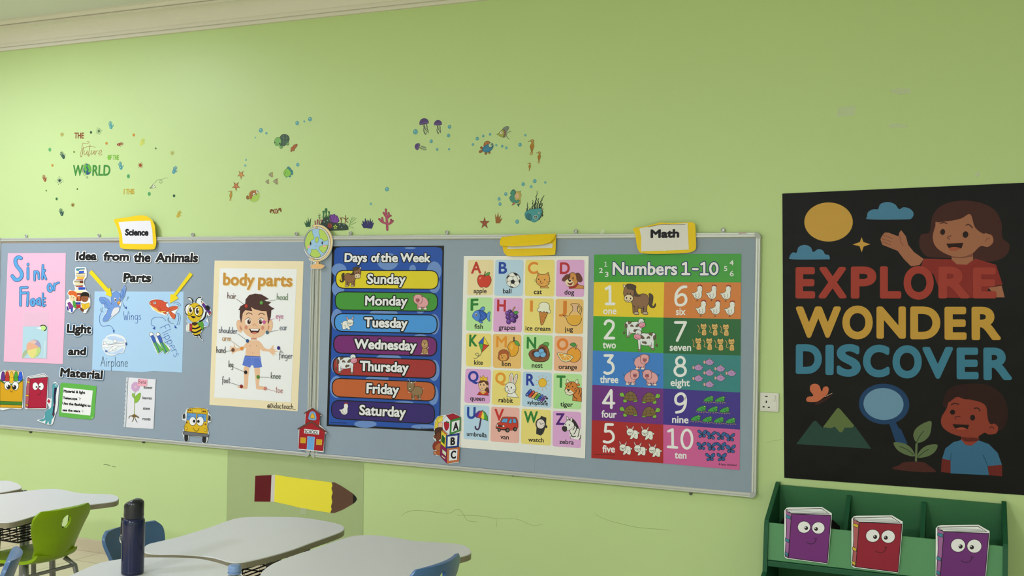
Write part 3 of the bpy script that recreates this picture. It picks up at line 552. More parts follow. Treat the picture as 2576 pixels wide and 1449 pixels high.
seahorse(Z2, 240, 936, .66, 'orange seahorse decal at the left, below the rust starfish', '#c39a3a'); seahorse(Z3, 1438, 444, 1, 'orange seahorse decal, top and largest of three'); seahorse(Z3, 1511, 548, .76, 'orange seahorse decal, middle of three on the right'); seahorse(Z3, 1416, 643, .54, 'orange seahorse decal, smallest and lowest of three on the right')
def puffer(a):
    for i in range(34):
        an = i*2*math.pi/34; a.L('#a9b55a', [(478+math.cos(an)*50, 938+math.sin(an)*52), (478+math.cos(an)*62, 938+math.sin(an)*64)], 3); a.k -= .97
    a.P('#9a6a34', '436 950 412 934 402 946 404 966 418 972 436 962', 1, '#5a3c1c', 3); a.E('#a9cf5c', 478, 938, 53, 56); a.P('#b07440', '432 960 430 916 450 888 486 880 520 888 500 920 470 930 452 972', 1)
    for s in ('446 904 470 916', '462 890 484 906', '440 926 462 936', '438 948 456 952'): a.L('#6e3c1e', s, 4)
    a.E('#eef0dc', 512, 896, 13, 14, 0, '#4b4a34', 2); a.E('#1a1812', 514, 896, 5); a.E('#eef0dc', 478, 920, 13, 15, 0, '#4b4a34', 2); a.E('#1a1812', 480, 921, 5); a.E('#5b6b30', 504, 926, 6, 5)
dec(Z2, 'pufferfish_decal', 'round spiky brown and lime pufferfish decal', puffer)
def crab(a):
    c = '#8a5420'; a.E(c, 698, 1094, 26, 19, 0, '#51300f', 3)
    for s in ('640 1104 642 1082 656 1072 676 1080 668 1086 656 1088 650 1108', '756 1094 752 1066 738 1060 722 1074 732 1080 744 1082 748 1098'): a.P(c, s, 1, '#51300f', 3)
    for s in ('676 1094 660 1088', '720 1090 738 1080', '680 1106 664 1112', '716 1106 726 1112', '690 1110 688 1118', '706 1110 708 1116', '690 1076 690 1066', '706 1076 708 1066'): a.L(c, s, 5)
    a.E('#e6dcb4', 690, 1090, 6, 7); a.E('#e6dcb4', 706, 1090, 6, 7); a.L('#e6dcb4', '688 1104 698 1110 708 1104', 3, 1)
dec(Z2, 'crab_decal', 'brown crab decal with raised claws', crab)
def grass(c, o, blades): return lambda a: [a.P(c, s, 0, o, 2) for s in blades]
dec(Z2, 'sea_grass_decal', 'small dark green sea grass decal above the globe cutout', grass('#2c5c3e', '#1c3c28', ['1006 1250 986 1200 1008 1222 1010 1182 1026 1216 1024 1148 1036 1206 1056 1160 1048 1250']))
def reef(a):
    for s in ('1174 1160 1178 1120 1172 1096 1184 1088 1194 1100 1188 1130 1190 1160', '1200 1160 1206 1120 1196 1090 1200 1066 1218 1066 1220 1090 1214 1120 1226 1150 1224 1166', '1226 1160 1236 1120 1228 1100 1238 1090 1246 1104 1242 1134 1240 1164'): a.P('#3f7a4e', s, 1, '#27502f', 2.5)
    a.L('#1c2626', '1150 1190 1140 1150 1136 1114', 4); [a.L('#1c2626', s, 3) for s in ('1144 1166 1126 1152', '1140 1144 1124 1134', '1144 1164 1160 1148', '1140 1140 1154 1126')]
    for s in ('1258 1200 1244 1150 1256 1126 1272 1130 1290 1120 1304 1134 1322 1140 1334 1166 1338 1196 1300 1214',): a.P('#6b3a8a', s, 1, '#3e2056', 3)
    for s in ('1262 1140 1280 1196', '1284 1126 1294 1200', '1306 1142 1306 1202', '1324 1160 1318 1206'): a.L('#9258b4', s, 7)
    for s in ('1360 1216 1362 1180 1350 1156', '1362 1182 1372 1152', '1400 1216 1408 1176 1404 1134', '1408 1180 1432 1160', '1406 1176 1384 1160', '1430 1206 1410 1190'): a.L('#7a3626', s, 7)
    for s in ('1440 1250 1452 1210 1474 1150', '1452 1216 1512 1164', '1446 1236 1510 1204', '1456 1200 1446 1176', '1470 1176 1500 1156', '1444 1248 1488 1262'): a.L('#6a9a5c', s, 3.5)
    for s in ('1100 1224 1096 1190', '1118 1224 1122 1176', '1140 1220 1136 1184', '1160 1216 1166 1180', '1186 1214 1188 1172'): a.L('#a4485c', s, 10)
    a.P('#35443a', '1120 1284 1130 1230 1160 1216 1180 1170 1204 1154 1236 1164 1250 1198 1300 1212 1390 1218 1424 1240 1432 1264 1420 1280 1300 1286', 1, '#1f2a24', 3)
    a.E('#8a3a34', 1246, 1240, 24, 28); [a.E('#c47a6a', 1246+14*math.cos(i*1.3), 1240+16*math.sin(i*1.3), 2.5) for i in range(6)]
    a.P('#3a4a2e', star(1302, 1252, 22, 10, 0), 0, '#c8e24a', 5)
    for x, y in ((1222, 1186), (1346, 1228), (1366, 1256), (1190, 1200), (1390, 1228)): a.P('#8cb4b4', star(x, y, 10, 4, 10))
dec(Z2, 'reef_decal', 'coral reef decal with rock, green weed and purple coral, behind the globe cutout', reef)
dec(Z2, 'sea_grass_decal', 'dark purple sea grass decal left of the pink coral', grass('#34316a', '#201e46', ['1588 1262 1564 1218 1582 1226 1576 1186 1598 1206 1604 1160 1618 1200 1626 1176 1632 1262', '1630 1264 1634 1180 1648 1202 1656 1160 1664 1204 1680 1180 1676 1216 1694 1206 1672 1268']))
def coral(a):
    c = '#b2506a'
    for s, w in (('1828 1280 1826 1220 1822 1160 1814 1076', 18), ('1826 1216 1780 1204 1746 1172', 16), ('1784 1204 1776 1160', 16), ('1822 1160 1790 1108', 15), ('1826 1170 1846 1138 1864 1138', 15), ('1846 1150 1842 1110', 14), ('1828 1224 1862 1212 1884 1190', 16), ('1862 1210 1866 1176', 14)): a.L('#7e2e44', s, w+5, 1)
    for s, w in (('1828 1278 1826 1220 1822 1160 1814 1078', 17), ('1826 1216 1780 1204 1748 1174', 15), ('1784 1204 1776 1162', 15), ('1822 1160 1790 1110', 14), ('1826 1170 1846 1138 1862 1138', 14), ('1846 1150 1842 1112', 13), ('1828 1224 1862 1212 1882 1192', 15), ('1862 1210 1866 1178', 13)): a.L(c, s, w, 1)
    for i in range(16): a.E('#d890a0', 1822+((i*37) % 9-4)*1.6+(i % 3-1)*14, 1090+i*11 if i % 3 == 1 else 1170+i*4, 2.6); a.k -= .9
dec(Z2, 'coral_decal', 'pink branching coral decal with pale spots', coral)
def jelly(t, x, y, k, rot, lab):
    a = decal(t); r = math.radians(rot); cs, sn = math.cos(r), math.sin(r); q = lambda s: [(x+k*(u*cs-v*sn), y+k*(u*sn+v*cs)) for u, v in pp(s)]
    for s in ('-18 8 -6 40 -14 70 -2 110', '-6 10 6 50 -4 84 8 116', '6 10 -4 40 16 80 10 112', '18 8 30 40 24 70 36 104', '26 6 20 50 34 70 32 100'): a.L('#3a2f52', q(s), 4*k, 1); a.k -= .8
    a.P('#5b4680', q('-46 10 -44 -18 -26 -42 4 -50 34 -36 46 -6 40 2 20 6 0 8 -22 10'), 1, '#3a2a5c', 3*k); a.L('#8a78ac', q('-42 4 -10 -4 42 -8'), 4*k, 1); a.build('jellyfish_decal', None, lab, 'wall decal', 'sea life decals')
jelly(Z3, 351, 202, 1, -4, 'purple jellyfish decal, larger of the two upright ones'); jelly(Z3, 491, 212, .84, 2, 'purple jellyfish decal, smaller of the two upright ones'); jelly(Z3, 292, 440, .74, -66, 'purple jellyfish decal lying on its side')
def angel(a):
    a.P('#7f8a80', '1140 270 1160 244 1190 232 1208 240 1204 262 1184 290 1170 330 1150 300', 1, '#4a5450', 3); a.P('#a9b04c', '1084 312 1100 308 1124 280 1150 264 1170 276 1172 320 1160 344 1130 340 1104 322', 1, '#5a6030', 3)
    a.P('#8a6a58', '1150 264 1176 282 1178 310 1160 342 1148 340 1160 300', 1); a.L('#7f8a80', '1180 322 1196 296 1226 284', 7, 1); a.L('#7f8a80', '1182 326 1196 350 1210 362', 7, 1); a.L('#6a7568', '1150 340 1176 342', 6)
    a.E('#e8e6c4', 1132, 298, 15, 16, 0, '#4a4a2c', 2); a.E('#262416', 1134, 299, 5)
dec(Z3, 'fish_decal', 'yellow long nosed fish decal with a grey fin', angel)
def bfish(a):
    a.P('#a8683a', '956 436 960 400 980 384 1004 384 1022 404 1000 420', 1, '#5e3a1c', 3); [a.L('#d69a5c', s, 4) for s in ('966 424 976 394', '980 420 990 390', '996 416 1004 392')]
    for s in ('944 470 920 456 922 440 938 440 948 456', '944 474 912 480 906 496 924 500 944 484', '968 494 964 512 976 518 988 502', '1004 492 1004 506 1014 510 1020 494'): a.P('#a06434', s, 1, '#5e3a1c', 3)
    a.P('#3d82a6', '940 472 958 436 1000 414 1038 404 1050 430 1036 466 1004 492 966 494', 1, '#24546e', 3); a.E('#bfd3a0', 1022, 424, 20, 22, 20, '#24546e', 2.5); a.E('#1d2a2a', 1030, 420, 5); a.L('#1d3a4c', '1014 446 1030 450 1044 436', 3, 1); [a.L('#6fb0c8', s, 3, 1) for s in ('962 462 972 478', '982 452 990 472', '1000 450 1004 470')]
dec(Z3, 'fish_decal', 'blue fish decal with orange fins', bfish)
def mermaid(a):
    a.P('#c2ae58', '1274 902 1296 890 1322 898 1334 930 1324 960 1328 1000 1318 1020 1302 1000 1276 964 1270 930', 1, '#7a6a34', 2.5)
    a.P('#4c937e', '1224 906 1240 880 1262 876 1276 896 1270 926 1262 950 1280 984 1310 976 1314 992 1290 1010 1250 1006 1222 982 1216 950 1232 930 1238 914 1226 922', 1, '#24594c', 3); a.L('#2c4f4a', '1244 880 1262 876 1272 892 1274 920', 6, 1)
    a.E('#dcb890', 1290, 938, 22, 26); a.E('#2a2018', 1286, 930, 2.5); a.E('#2a2018', 1302, 946, 2.5); a.L('#8a4a34', '1276 954 1282 960', 3); a.P('#a8725c', '1256 1004 1236 1034 1262 1026 1274 1010', 1); a.P('#4a6a5c', '1290 1020 1320 1014 1306 1048', 0, '#2a443c', 2.5); a.L('#3d5a34', '1318 898 1330 884', 4)
dec(Z3, 'mermaid_decal', 'blonde mermaid child decal hugging a green seahorse', mermaid)
def house(a):
    for s in ('1392 1090 1398 1050 1394 1004', '1440 1074 1452 1030 1448 980', '1462 1074 1480 1010 1486 950 1498 884', '1490 1074 1504 1000 1508 958', '1510 1070 1530 1010 1546 964 1568 932', '1530 1072 1542 1030 1546 1012', '1546 1140 1548 1100 1550 1060', '1510 1174 1530 1150 1540 1120', '1420 1080 1426 1060', '1474 1070 1470 1000', '1520 1072 1516 1010'):
        p = smooth_pts(pp(s), False, 6); n = len(p); p = [(x+4*math.sin(i*1.4), y) for i, (x, y) in enumerate(p)]; a.L('#2a3c2c', p[::-1] if p[0][1] < p[-1][1] else p, 15, 0, taper=.75)
    a.P('#4a9a9e', '1374 1150 1370 1116 1390 1090 1430 1074 1490 1066 1534 1066 1540 1090 1536 1120 1510 1176 1466 1204 1430 1190 1390 1174', 1, '#2c6468', 3)
    a.P('#3f828a', '1390 1166 1388 1128 1410 1118 1432 1132 1434 1180', 1, '#20484c', 3.5); [a.L('#20484c', s, 3) for s in ('1402 1172 1402 1122', '1412 1178 1412 1120', '1422 1180 1424 1126')]
    a.E('#c8d8c8', 1479, 1153, 20, 22); a.E('#24403c', 1479, 1153, 15, 17); a.L('#c8d8c8', '1479 1136 1479 1170', 4); a.L('#c8d8c8', '1464 1153 1494 1153', 4); a.E('#c8d8c8', 1513, 1111, 9, 10); a.E('#24403c', 1513, 1111, 5.5, 6.5)
dec(Z3, 'sea_house_decal', 'teal shell house decal with round window and dark seaweed on top', house)
dec(Z3, 'sea_grass_decal', 'orange brown sea grass decal right of the dark red starfish', grass('#a0642c', '#6e4018', ['1076 1214 1068 1118 1084 1160 1102 1104 1104 1160 1130 1130 1116 1176 1142 1162 1116 1214']))
# tape scraps left on the wall and on the board tops
TAPE = lambda a: a.look(rough=.25, spec=.3, alpha=.3)
for s, lab in (('2109 270 2152 266 2150 290 2104 294', 'clear tape scrap high on the wall, left of two others'), ('2240 226 2258 222 2290 222 2292 235 2262 238 2242 233', 'clear tape scrap on the wall, highest of the scraps'), ('2236 312 2260 310 2284 316 2282 320 2236 321', 'clear tape scrap on the wall, lowest of the right scraps'), ('2452 438 2464 431 2465 443 2456 445', 'small tape scrap on the wall above the black poster'), ('1508 588 1514 576 1521 580 1520 588', 'clear tape scrap sticking up from the whiteboard top')):
    TAPE(Art(.0003 if 'board top' not in lab else .03, (0, 0, 1))).P('#fbfff0', s).build('tape_scrap', None, lab, 'tape', 'tape scraps')
for s, w_, lab in (('1010 1299 1020 1290 1040 1284 1066 1285 1100 1289 1130 1291 1146 1282 1156 1283 1166 1294 1176 1309 1200 1313', 1.1, 'faint wavy pencil line on the wall, left end'), ('1150 1296 1210 1298 1250 1305 1300 1306 1340 1322 1366 1318', .8, 'faint pencil line on the wall below the alphabet poster'), ('1496 1290 1504 1298 1540 1312 1600 1326 1640 1330 1684 1334', .9, 'faint pencil line on the wall below the numbers poster'), ('1248 1304 1250 1326', .7, 'short upright pencil tick on the wall'), ('261 1169 270 1169 278 1172', 1.6, 'short dark pencil dash on the wall above the left desk'), ('282 1173 291 1175', 1.4, 'second short dark pencil dash, just right of the first'), ('1928 1114 1946 1109 1968 1106', .8, 'faint pencil line on the wall beside the socket')):
    Art(.0004).L('#94a868' if w_ < 1.3 else '#5d6b40', s, w_*.75, 1).build('pencil_mark', None, lab, 'mark', 'pencil marks on the wall')
# ------------------------------------------------ things pinned to the left whiteboard
Z4 = (0, 590, 4.139); Z5 = (0, 900, 4.6); ZBL = (230, 690, 6.0375); ZBK = (150, 660, 10.347); ZBEE = (455, 735, 11.144); ZCR = (0, 920, 9.058); ZGL = (740, 560, 10.35); ZSC = (740, 1015, 9.99); ZAB = (1080, 1030, 9.66)
Z6 = (500, 620, 2.682); ZB = (580, 720, 5.175)
LK = dict(rough=.55, spec=.25, gain=1.12)
def art(t, d=.0214, k=0, **kw):
    a = Art(d, t, k); a.kw = dict(LK, **kw); return a
def poster(name, t, c, label, cat, group=None): p = wallp(t[0]+c[0]/t[2], t[1]+c[1]/t[2], -.02); return thing(name, p, label, cat, group)
INK = '#1a1a1e'; PAPER = '#e6e8ec'
# pink sheet
t = poster('poster', Z4, (360, 770), 'pink paper poster with blue hand cut letters Sink or Float', 'poster')
art(Z4, .0208).sheet('#e9b6d0', '82 193 686 192 676 760 654 1348 350 1336 38 1322 58 800').build('sheet', t)
def blue_letter(strokes, w=26):
    a = art(Z4, .0226)
    for s in strokes: a.L('#1d3f74', s, w+7, 1); a.k -= .98
    a.k += 1.6
    for s in strokes: a.L('#5aa2dc', s, w, 1); a.k -= .98
    a.build('letter', t)
blue_letter(['218 246 190 236 160 264 170 320 216 380 226 430 200 466 160 470 128 432'], 32); blue_letter(['290 348 290 462', '291 308 290 314'], 22); blue_letter(['360 384 360 476', '358 420 376 388 398 396 404 460'], 18); blue_letter(['446 318 440 462', '466 370 448 400', '448 398 478 464'], 18)
blue_letter(['540 544 518 516 500 540 504 580 526 590 542 566 540 544'], 20); blue_letter(['566 510 562 580', '562 544 580 514 612 500'], 15)
blue_letter(['214 552 212 738', '214 552 284 550', '212 610 270 606'], 20); blue_letter(['292 604 284 740'], 20); blue_letter(['346 672 324 690 328 730 350 734 360 700 346 672'], 22); blue_letter(['408 664 382 686 390 726 412 712 414 668', '414 664 420 738'], 18); blue_letter(['446 612 446 736 472 734', '446 664 470 664', '446 702 466 700'], 14)
a = art(Z4, .0230, rough=.12, spec=.5, alpha=.22); a.P('#f2e4ee', '244 802 508 800 494 1292 228 1292', 0); a.build('clear_pocket', t, 'clear plastic pocket')
a = art(Z4, .0224); a.P('#a8d8e4', '240 958 494 956 484 1290 232 1284'); a.E('#8f8ac0', 356, 1180, 70, 86); a.P('#e8a468', '276 1180 282 1140 310 1122 360 1140 404 1176 380 1192 330 1196 284 1216', 1); a.P('#e6dc54', '284 1214 330 1196 384 1186 376 1240 346 1284 318 1276 296 1250', 1); a.P('#b4d84a', '384 1186 416 1176 420 1220 396 1264 346 1284 376 1240', 1); a.P('#e2b8a4', '292 1126 340 1100 380 1110 360 1138 310 1124', 1)
a.P('#9ab87a', '232 1290 240 1230 276 1200 286 1236', 1); a.L('#4a4a6a', '356 1094 400 1112 424 1170 416 1230 380 1276', 3, 1); a.L('#dceef2', '470 1110 460 1230 456 1280', 8); a.build('ball_drawing', t, 'painted beach ball in water')
a = art(Z4, .0236); a.E('#bfe28a', 452, 974, 30, 28); a.L('#22301e', '424 950 452 944 478 958 480 984 462 1002', 9, 1); a.P('#d8eef0', '380 976 420 964 426 990', 1); a.build('paper_bead', t)
# cut-out words with a white rim
def cutword(txt, tr, p0, p1, h, lab, rim='#eef0f2', blue=False, ow=9, bold=6):
    a = art(tr, .0238); a.T('#17171c', txt, p0, p1, h, bold, rim, ow, slant=.04)
    if blue: b = art(tr, .0236); b.T('#5d9ac8', txt, p0, p1, h, bold+ow+5, slant=.04); b.mb.add(a.mb.v, a.mb.f, None) if False else None; a2 = a.mb; o = len(b.mb.v); b.mb.v += a2.v; b.mb.f += [[o+i for i in f] for f in a2.f]; ms = [b.mb.mi(m) for m in a2.mats]; b.mb.m += [ms[k] for k in a2.m]; a = b
    a.build('cutout_word', None, lab, 'lettering', 'black cut out words on the left whiteboard')
cutword('Idea', Z4, (796, 262), (1000, 262), 78, 'black cut out word Idea with a white rim'); cutword('from', Z4, (1080, 266), (1336, 270), 78, 'black cut out word from with a white rim'); cutword('the', Z4, (1394, 282), (1560, 282), 88, 'black cut out word the with a white rim'); cutword('Animals', Z4, (1622, 284), (2054, 284), 88, 'black cut out word Animals with a white rim')
cutword('Parts', Z4, (1288, 490), (1566, 492), 84, 'black cut out word Parts with a white rim, above the bird'); cutword('Light', Z4, (698, 1018), (944, 1026), 82, 'black cut out word Light with white and blue rims', blue=True, ow=7); cutword('and', Z4, (712, 1252), (888, 1252), 74, 'black cut out word and with white and blue rims', blue=True, ow=7); cutword('Material', Z5, (700, 212), (1180, 244), 92, 'black cut out word Material with white and blue rims', blue=True, ow=8)
# the light blue sheet with its drawings
t = poster('poster', Z4, (1430, 1010), 'light blue paper poster about Wings, Airplane and Flippers', 'poster')
art(Z4, .0208).sheet('#a8ccf0', '985 592 1450 594 1912 594 1908 1000 1896 1438 1600 1420 1478 1434 1240 1420 958 1412 972 1000').build('sheet', t)
W2 = ZBL
a = art(W2, .0214); B = '#2c52a4'; a.H(B, 'Wings', (486, 690), (752, 690), 68, 6); a.build('handwriting', t, 'blue handwritten word Wings')
a = art(W2, .0214); a.H('#43505e', 'Airplane', (142, 1400), (548, 1402), 78, 7); a.build('handwriting', t, 'grey handwritten word Airplane')
a = art(W2, .0214); a.H(B, 'Flippers', (1040, 812), (1258, 1262), 76, 6); a.build('handwriting', t, 'blue handwritten word Flippers running downhill')
def arrow(segs, head):
    a = art(W2, .0214)
    for s in segs: a.L(B, s, 6, 1)
    a.P(B, head); a.build('pen_arrow', t)
arrow(['150 580 124 640 126 730 160 784 220 784 280 780 320 816 334 850'], '322 852 356 850 342 900'); arrow(['476 436 500 478 520 508'], '504 512 534 486 538 532'); arrow(['1132 708 1090 664 1000 650 926 676 906 740 920 778 950 784 958 806'], '926 820 974 794 964 844'); arrow(['1290 580 1320 620 1324 690 1296 772'], '1264 768 1304 822 1262 816')
for s in ('548 344 548 372 530 398', '562 340 566 370', '140 516 146 560 164 570', '164 500 158 560 180 576', '484 470 504 506', '1254 440 1300 426 1340 446 1360 480', '1290 452 1320 464 1336 486', '1316 586 1350 640 1344 720 1326 766', '1168 650 1160 700 1200 742 1246 746', '1166 660 1180 710 1206 724'): art(W2, .0214).L('#39465e', s, 5, 1).build('pen_mark', t)
def thing_cut(name, tr, d, fn, lab, cat='paper cutout', group=None, **kw): a = art(tr, d, **kw); fn(a); return a.build(name, None, lab, cat, group)
def bird(a):
    bl, dk = '#6f96d4', '#2f4a86'; wh = '#dfe4ec'
    a.P(wh, '500 150 524 196 518 300 470 400 440 490 408 580 330 640 262 700 210 724 166 706 176 650 236 550 232 520 190 500 170 440 114 380 106 350 160 334 240 356 296 410 300 320 350 250 430 300 470 210', 0)
    a.P(bl, '502 164 516 200 514 290 480 370 440 420 430 340 446 270 478 206', 1, dk, 4); a.P(bl, '120 358 160 344 230 360 282 410 320 480 350 520 300 560 240 520 200 500 190 460 150 440 124 400', 1, dk, 4); [a.L(dk, s, 4, 1) for s in ('140 386 190 400 230 440', '160 430 214 446 260 490', '474 230 478 290 456 350', '490 250 494 300 470 360')]
    a.P(bl, '250 530 300 520 340 560 300 640 250 700 200 716 172 700 190 640 226 590', 1, dk, 4); a.P(bl, '300 350 320 290 360 260 410 276 440 320 440 400 414 460 400 500 350 500 306 450', 1, dk, 4); a.P(bl, '300 560 290 500 330 450 420 470 430 520 400 580', 1); a.P('#dcdde2', '320 550 350 510 410 500 424 530 400 580 340 620 300 632 304 590', 1, '#8a92aa', 3)
    a.P(bl, '330 290 350 262 372 254 386 280', 1); a.E('#f2f2f2', 360, 384, 17, 33, -6, dk, 3); a.E('#1a1a20', 360, 390, 9, 18); a.E('#f2f2f2', 430, 376, 11, 28, 4, dk, 3); a.E('#1a1a20', 430, 380, 6, 15); a.P('#d8a24a', '390 426 420 406 440 418 430 440 414 466 400 452', 1, '#7a4f1c', 3); a.P('#a84a3a', '402 444 424 440 416 460', 0)
thing_cut('bird_cutout', W2, .0232, bird, 'blue paper bird cutout with spread wings')
def yarrow(pts): return lambda a: a.sheet('#ecd21e', pts, .0015)
thing_cut('arrow_cutout', ZBK, .0245, yarrow('830 200 1270 690 1312 648 1354 860 1340 896 1190 840 1226 796 764 276'), 'yellow paper arrow on the left, pointing at the bird', group='yellow paper arrows')
thing_cut('arrow_cutout', Z4, .0245, yarrow('1976 394 2006 416 1834 636 1858 664 1768 716 1776 620 1806 624'), 'yellow paper arrow on the right, pointing at the goldfish', group='yellow paper arrows')
def gold(a):
    o = '#7a2c1c'; a.P('#e8ecf0', '870 430 910 384 1000 374 1150 420 1180 500 1300 470 1330 510 1280 570 1262 690 1200 660 1170 580 1140 632 1040 600 930 540')
    a.P('#d2603c', '1164 516 1220 490 1290 484 1316 508 1270 540 1210 560 1240 590 1276 620 1256 680 1216 650 1180 590 1170 552', 1, o, 5); [a.L('#a8442c', s, 4, 1) for s in ('1190 540 1250 510', '1196 556 1240 640', '1188 534 1290 500')]
    a.P('#cc5034', '880 432 920 396 1000 384 1080 400 1110 420 1156 432 1130 452 1140 490 1180 520 1166 562 1100 580 1020 560 950 510 900 470', 1, o, 5); a.P('#eec25c', '890 456 930 490 990 520 1030 556 1130 560 1096 582 1020 576 950 530 906 484', 1); a.P('#cc5034', '1006 510 1040 512 1058 560 1030 556', 1, o, 4); a.P('#d2603c', '1090 580 1130 578 1140 604 1116 604', 1, o, 4); a.P('#dd8058', '880 430 900 424 912 446 896 462 884 450', 1, o, 4); a.E('#dfe9ea', 962, 434, 20, 20, 0, o, 3); a.E('#1f3a4a', 962, 434, 10)
thing_cut('goldfish_cutout', W2, .0232, gold, 'orange paper goldfish cutout with a yellow belly')
def plane(a):
    c = smooth_pts(pp('240 940 330 912 420 926 480 950 520 1000 524 1060 500 1140 470 1190 400 1200 330 1230 250 1220 200 1170 170 1110 176 1010 210 980'), True, 6); a.P('#dce6f4', c, 0, '#eef2f6', 10); a.P('#b8cdf0', '230 960 340 940 470 980 500 1010 400 1020 300 1000', 1); a.P('#b8cdf0', '190 1120 300 1190 420 1150 480 1120 470 1180 330 1216 240 1196', 1)
    o = '#6a7a94'; a.P('#e9ecf0', '150 1100 190 1066 300 1056 440 1030 516 1030 540 1052 524 1078 440 1090 330 1096 220 1110', 1, o, 3.5); a.P('#e9ecf0', '182 1064 184 1014 212 1020 236 1062', 0, o, 3.5); a.P('#e9ecf0', '330 1030 340 990 376 1000 384 1032', 1, o, 3.5); a.P('#e9ecf0', '206 1170 250 1160 340 1090 404 1088 380 1116 290 1170 230 1184', 1, o, 3.5); a.P('#4a6aa4', '206 1158 232 1156 250 1170 220 1182', 1); a.L('#30406a', '244 1074 330 1062 420 1050 500 1042', 6); a.P('#3a5a9a', '516 1040 536 1040 540 1070 518 1074', 1); a.P('#dfe4ec', '320 1140 370 1136 376 1150 340 1166', 1, o, 3)
thing_cut('airplane_cutout', W2, .0228, plane, 'white paper airplane cutout on a blue cloud')
def flip(a):
    a.P('#e6eaee', '876 900 900 872 936 890 990 980 970 900 1010 872 1050 930 1110 1040 1200 1120 1204 1140 1140 1212 1090 1160 1010 1220 980 1170 930 1050')
    for dx in (0, 100):
        q = lambda s: [(x+dx, y+dx*.02) for x, y in pp(s)]
        a.P('#e8eef4', q('884 920 888 892 914 882 936 900 940 930 896 944'), 1, '#4a4a4a', 6); a.P('#3a5eb0', q('896 938 936 922 964 960 986 1030 940 1040 922 1000'), 0, '#243a72', 4); a.P('#62b04e', q('940 1046 988 1028 1040 1086 1086 1150 1012 1204 984 1140'), 0, '#356a30', 4); a.P('#3f6298', q('962 1042 984 1036 1036 1160 1050 1176 1030 1188 1000 1110'), 0)
thing_cut('swim_fins_cutout', W2, .0228, flip, 'pair of blue and green swim fins paper cutout')
# children with books
def kids(a):
    a.sheet('#e8ebee', '408 150 560 128 690 150 700 380 650 440 640 560 680 660 690 720 740 770 790 850 800 1100 780 1180 690 1310 620 1312 540 1230 480 1200 420 1206 330 1310 260 1300 190 1250 166 1160 176 980 240 950 230 860 200 820 250 716 350 736 400 700 380 600 350 540 360 470 408 400', .0012, 1)
    for c, s in (('#3f7f94', '428 160 650 150 660 186 520 196 490 226 430 214'), ('#e2cf9c', '520 190 660 180 650 210 516 216'), ('#2b57c0', '500 228 640 220 636 276 500 286'), ('#e4d4a0', '436 232 496 236 496 284 436 272'), ('#2a1d16', '430 284 672 284 668 298 440 300'), ('#ecd9a8', '430 304 666 296 666 344 436 350'), ('#2a1d16', '420 330 440 352 668 350 660 362 430 364'), ('#e6b23c', '456 372 650 370 640 430 450 428'), ('#b8562c', '424 440 610 432 610 462 420 462'), ('#3a2016', '372 480 612 470 618 540 530 540 380 532'), ('#ecd9a8', '374 498 524 496 524 530 380 526'), ('#7a3a1c', '540 488 606 482 606 530 540 534'), ('#ecd9a8', '390 556 620 546 618 590 400 592'), ('#2a1d16', '380 598 620 590 618 602 390 608'), ('#a83a34', '416 616 606 606 606 640 420 642'), ('#2348b4', '490 650 668 648 668 710 490 716'), ('#e4dcc0', '416 680 490 656 490 716 416 722'), ('#efe0a4', '396 742 640 730 600 790 440 796'), ('#8c2f2a', '440 800 560 800 546 850 450 850'), ('#8a2f1c', '440 900 560 880 560 1010 430 1010'), ('#c86a2c', '470 880 520 860 530 960 490 1000'), ('#2f3a94', '416 1040 546 1036 546 1096 416 1096'), ('#b02a34', '400 1100 550 1100 540 1190 400 1200')): a.P(c, s)
    a.P('#d6662a', '216 826 250 750 330 738 420 770 462 850 450 950 400 900 290 850 250 830', 1); a.E('#e8cfa4', 344, 924, 88, 90); a.P('#d6662a', '250 800 340 760 440 820 460 930 410 890 340 850 262 860', 1); a.E('#2a1d16', 316, 902, 9, 12); a.E('#2a1d16', 360, 920, 9, 12); a.L('#7a4a2c', '350 976 370 978 382 962', 6, 1)
    a.P('#201814', '540 850 580 790 660 768 740 790 776 860 770 950 740 900 620 870 560 930', 1); a.E('#8f5434', 650, 940, 98, 92); a.P('#201814', '552 860 620 790 720 800 766 870 700 880 600 880', 1); a.E('#2a1610', 624, 932, 8, 10); a.E('#2a1610', 682, 940, 8, 10); a.L('#5a2c1c', '610 976 636 990 660 984', 6, 1)
    a.P('#4f9a3a', '340 1020 400 1010 420 1090 440 1160 400 1190 360 1150', 1); a.P('#8a3a8a', '204 1060 262 1030 356 1150 340 1200 250 1212 220 1110', 0, '#4a1a4a', 6); a.P('#e4e8e4', '210 990 260 1030 210 1050'); a.P('#e2b82a', '560 1060 650 1080 770 1050 780 1160 690 1210 650 1230 590 1200', 0, '#7a5a14', 6); a.L('#7a5a14', '660 1084 660 1220', 6); a.P('#44308a', '180 1150 210 1150 236 1240 210 1256 186 1220', 1); a.P('#2f4ab0', '290 1196 336 1190 336 1280 310 1300 292 1260', 1); a.P('#6a3a20', '540 1170 620 1220 626 1270 590 1284 540 1230', 1); a.L('#3a2a1c', '700 1290 770 1180', 12)
thing_cut('book_kids_cutout', ZBK, .024, kids, 'paper cutout of two children reading under a tall stack of books')
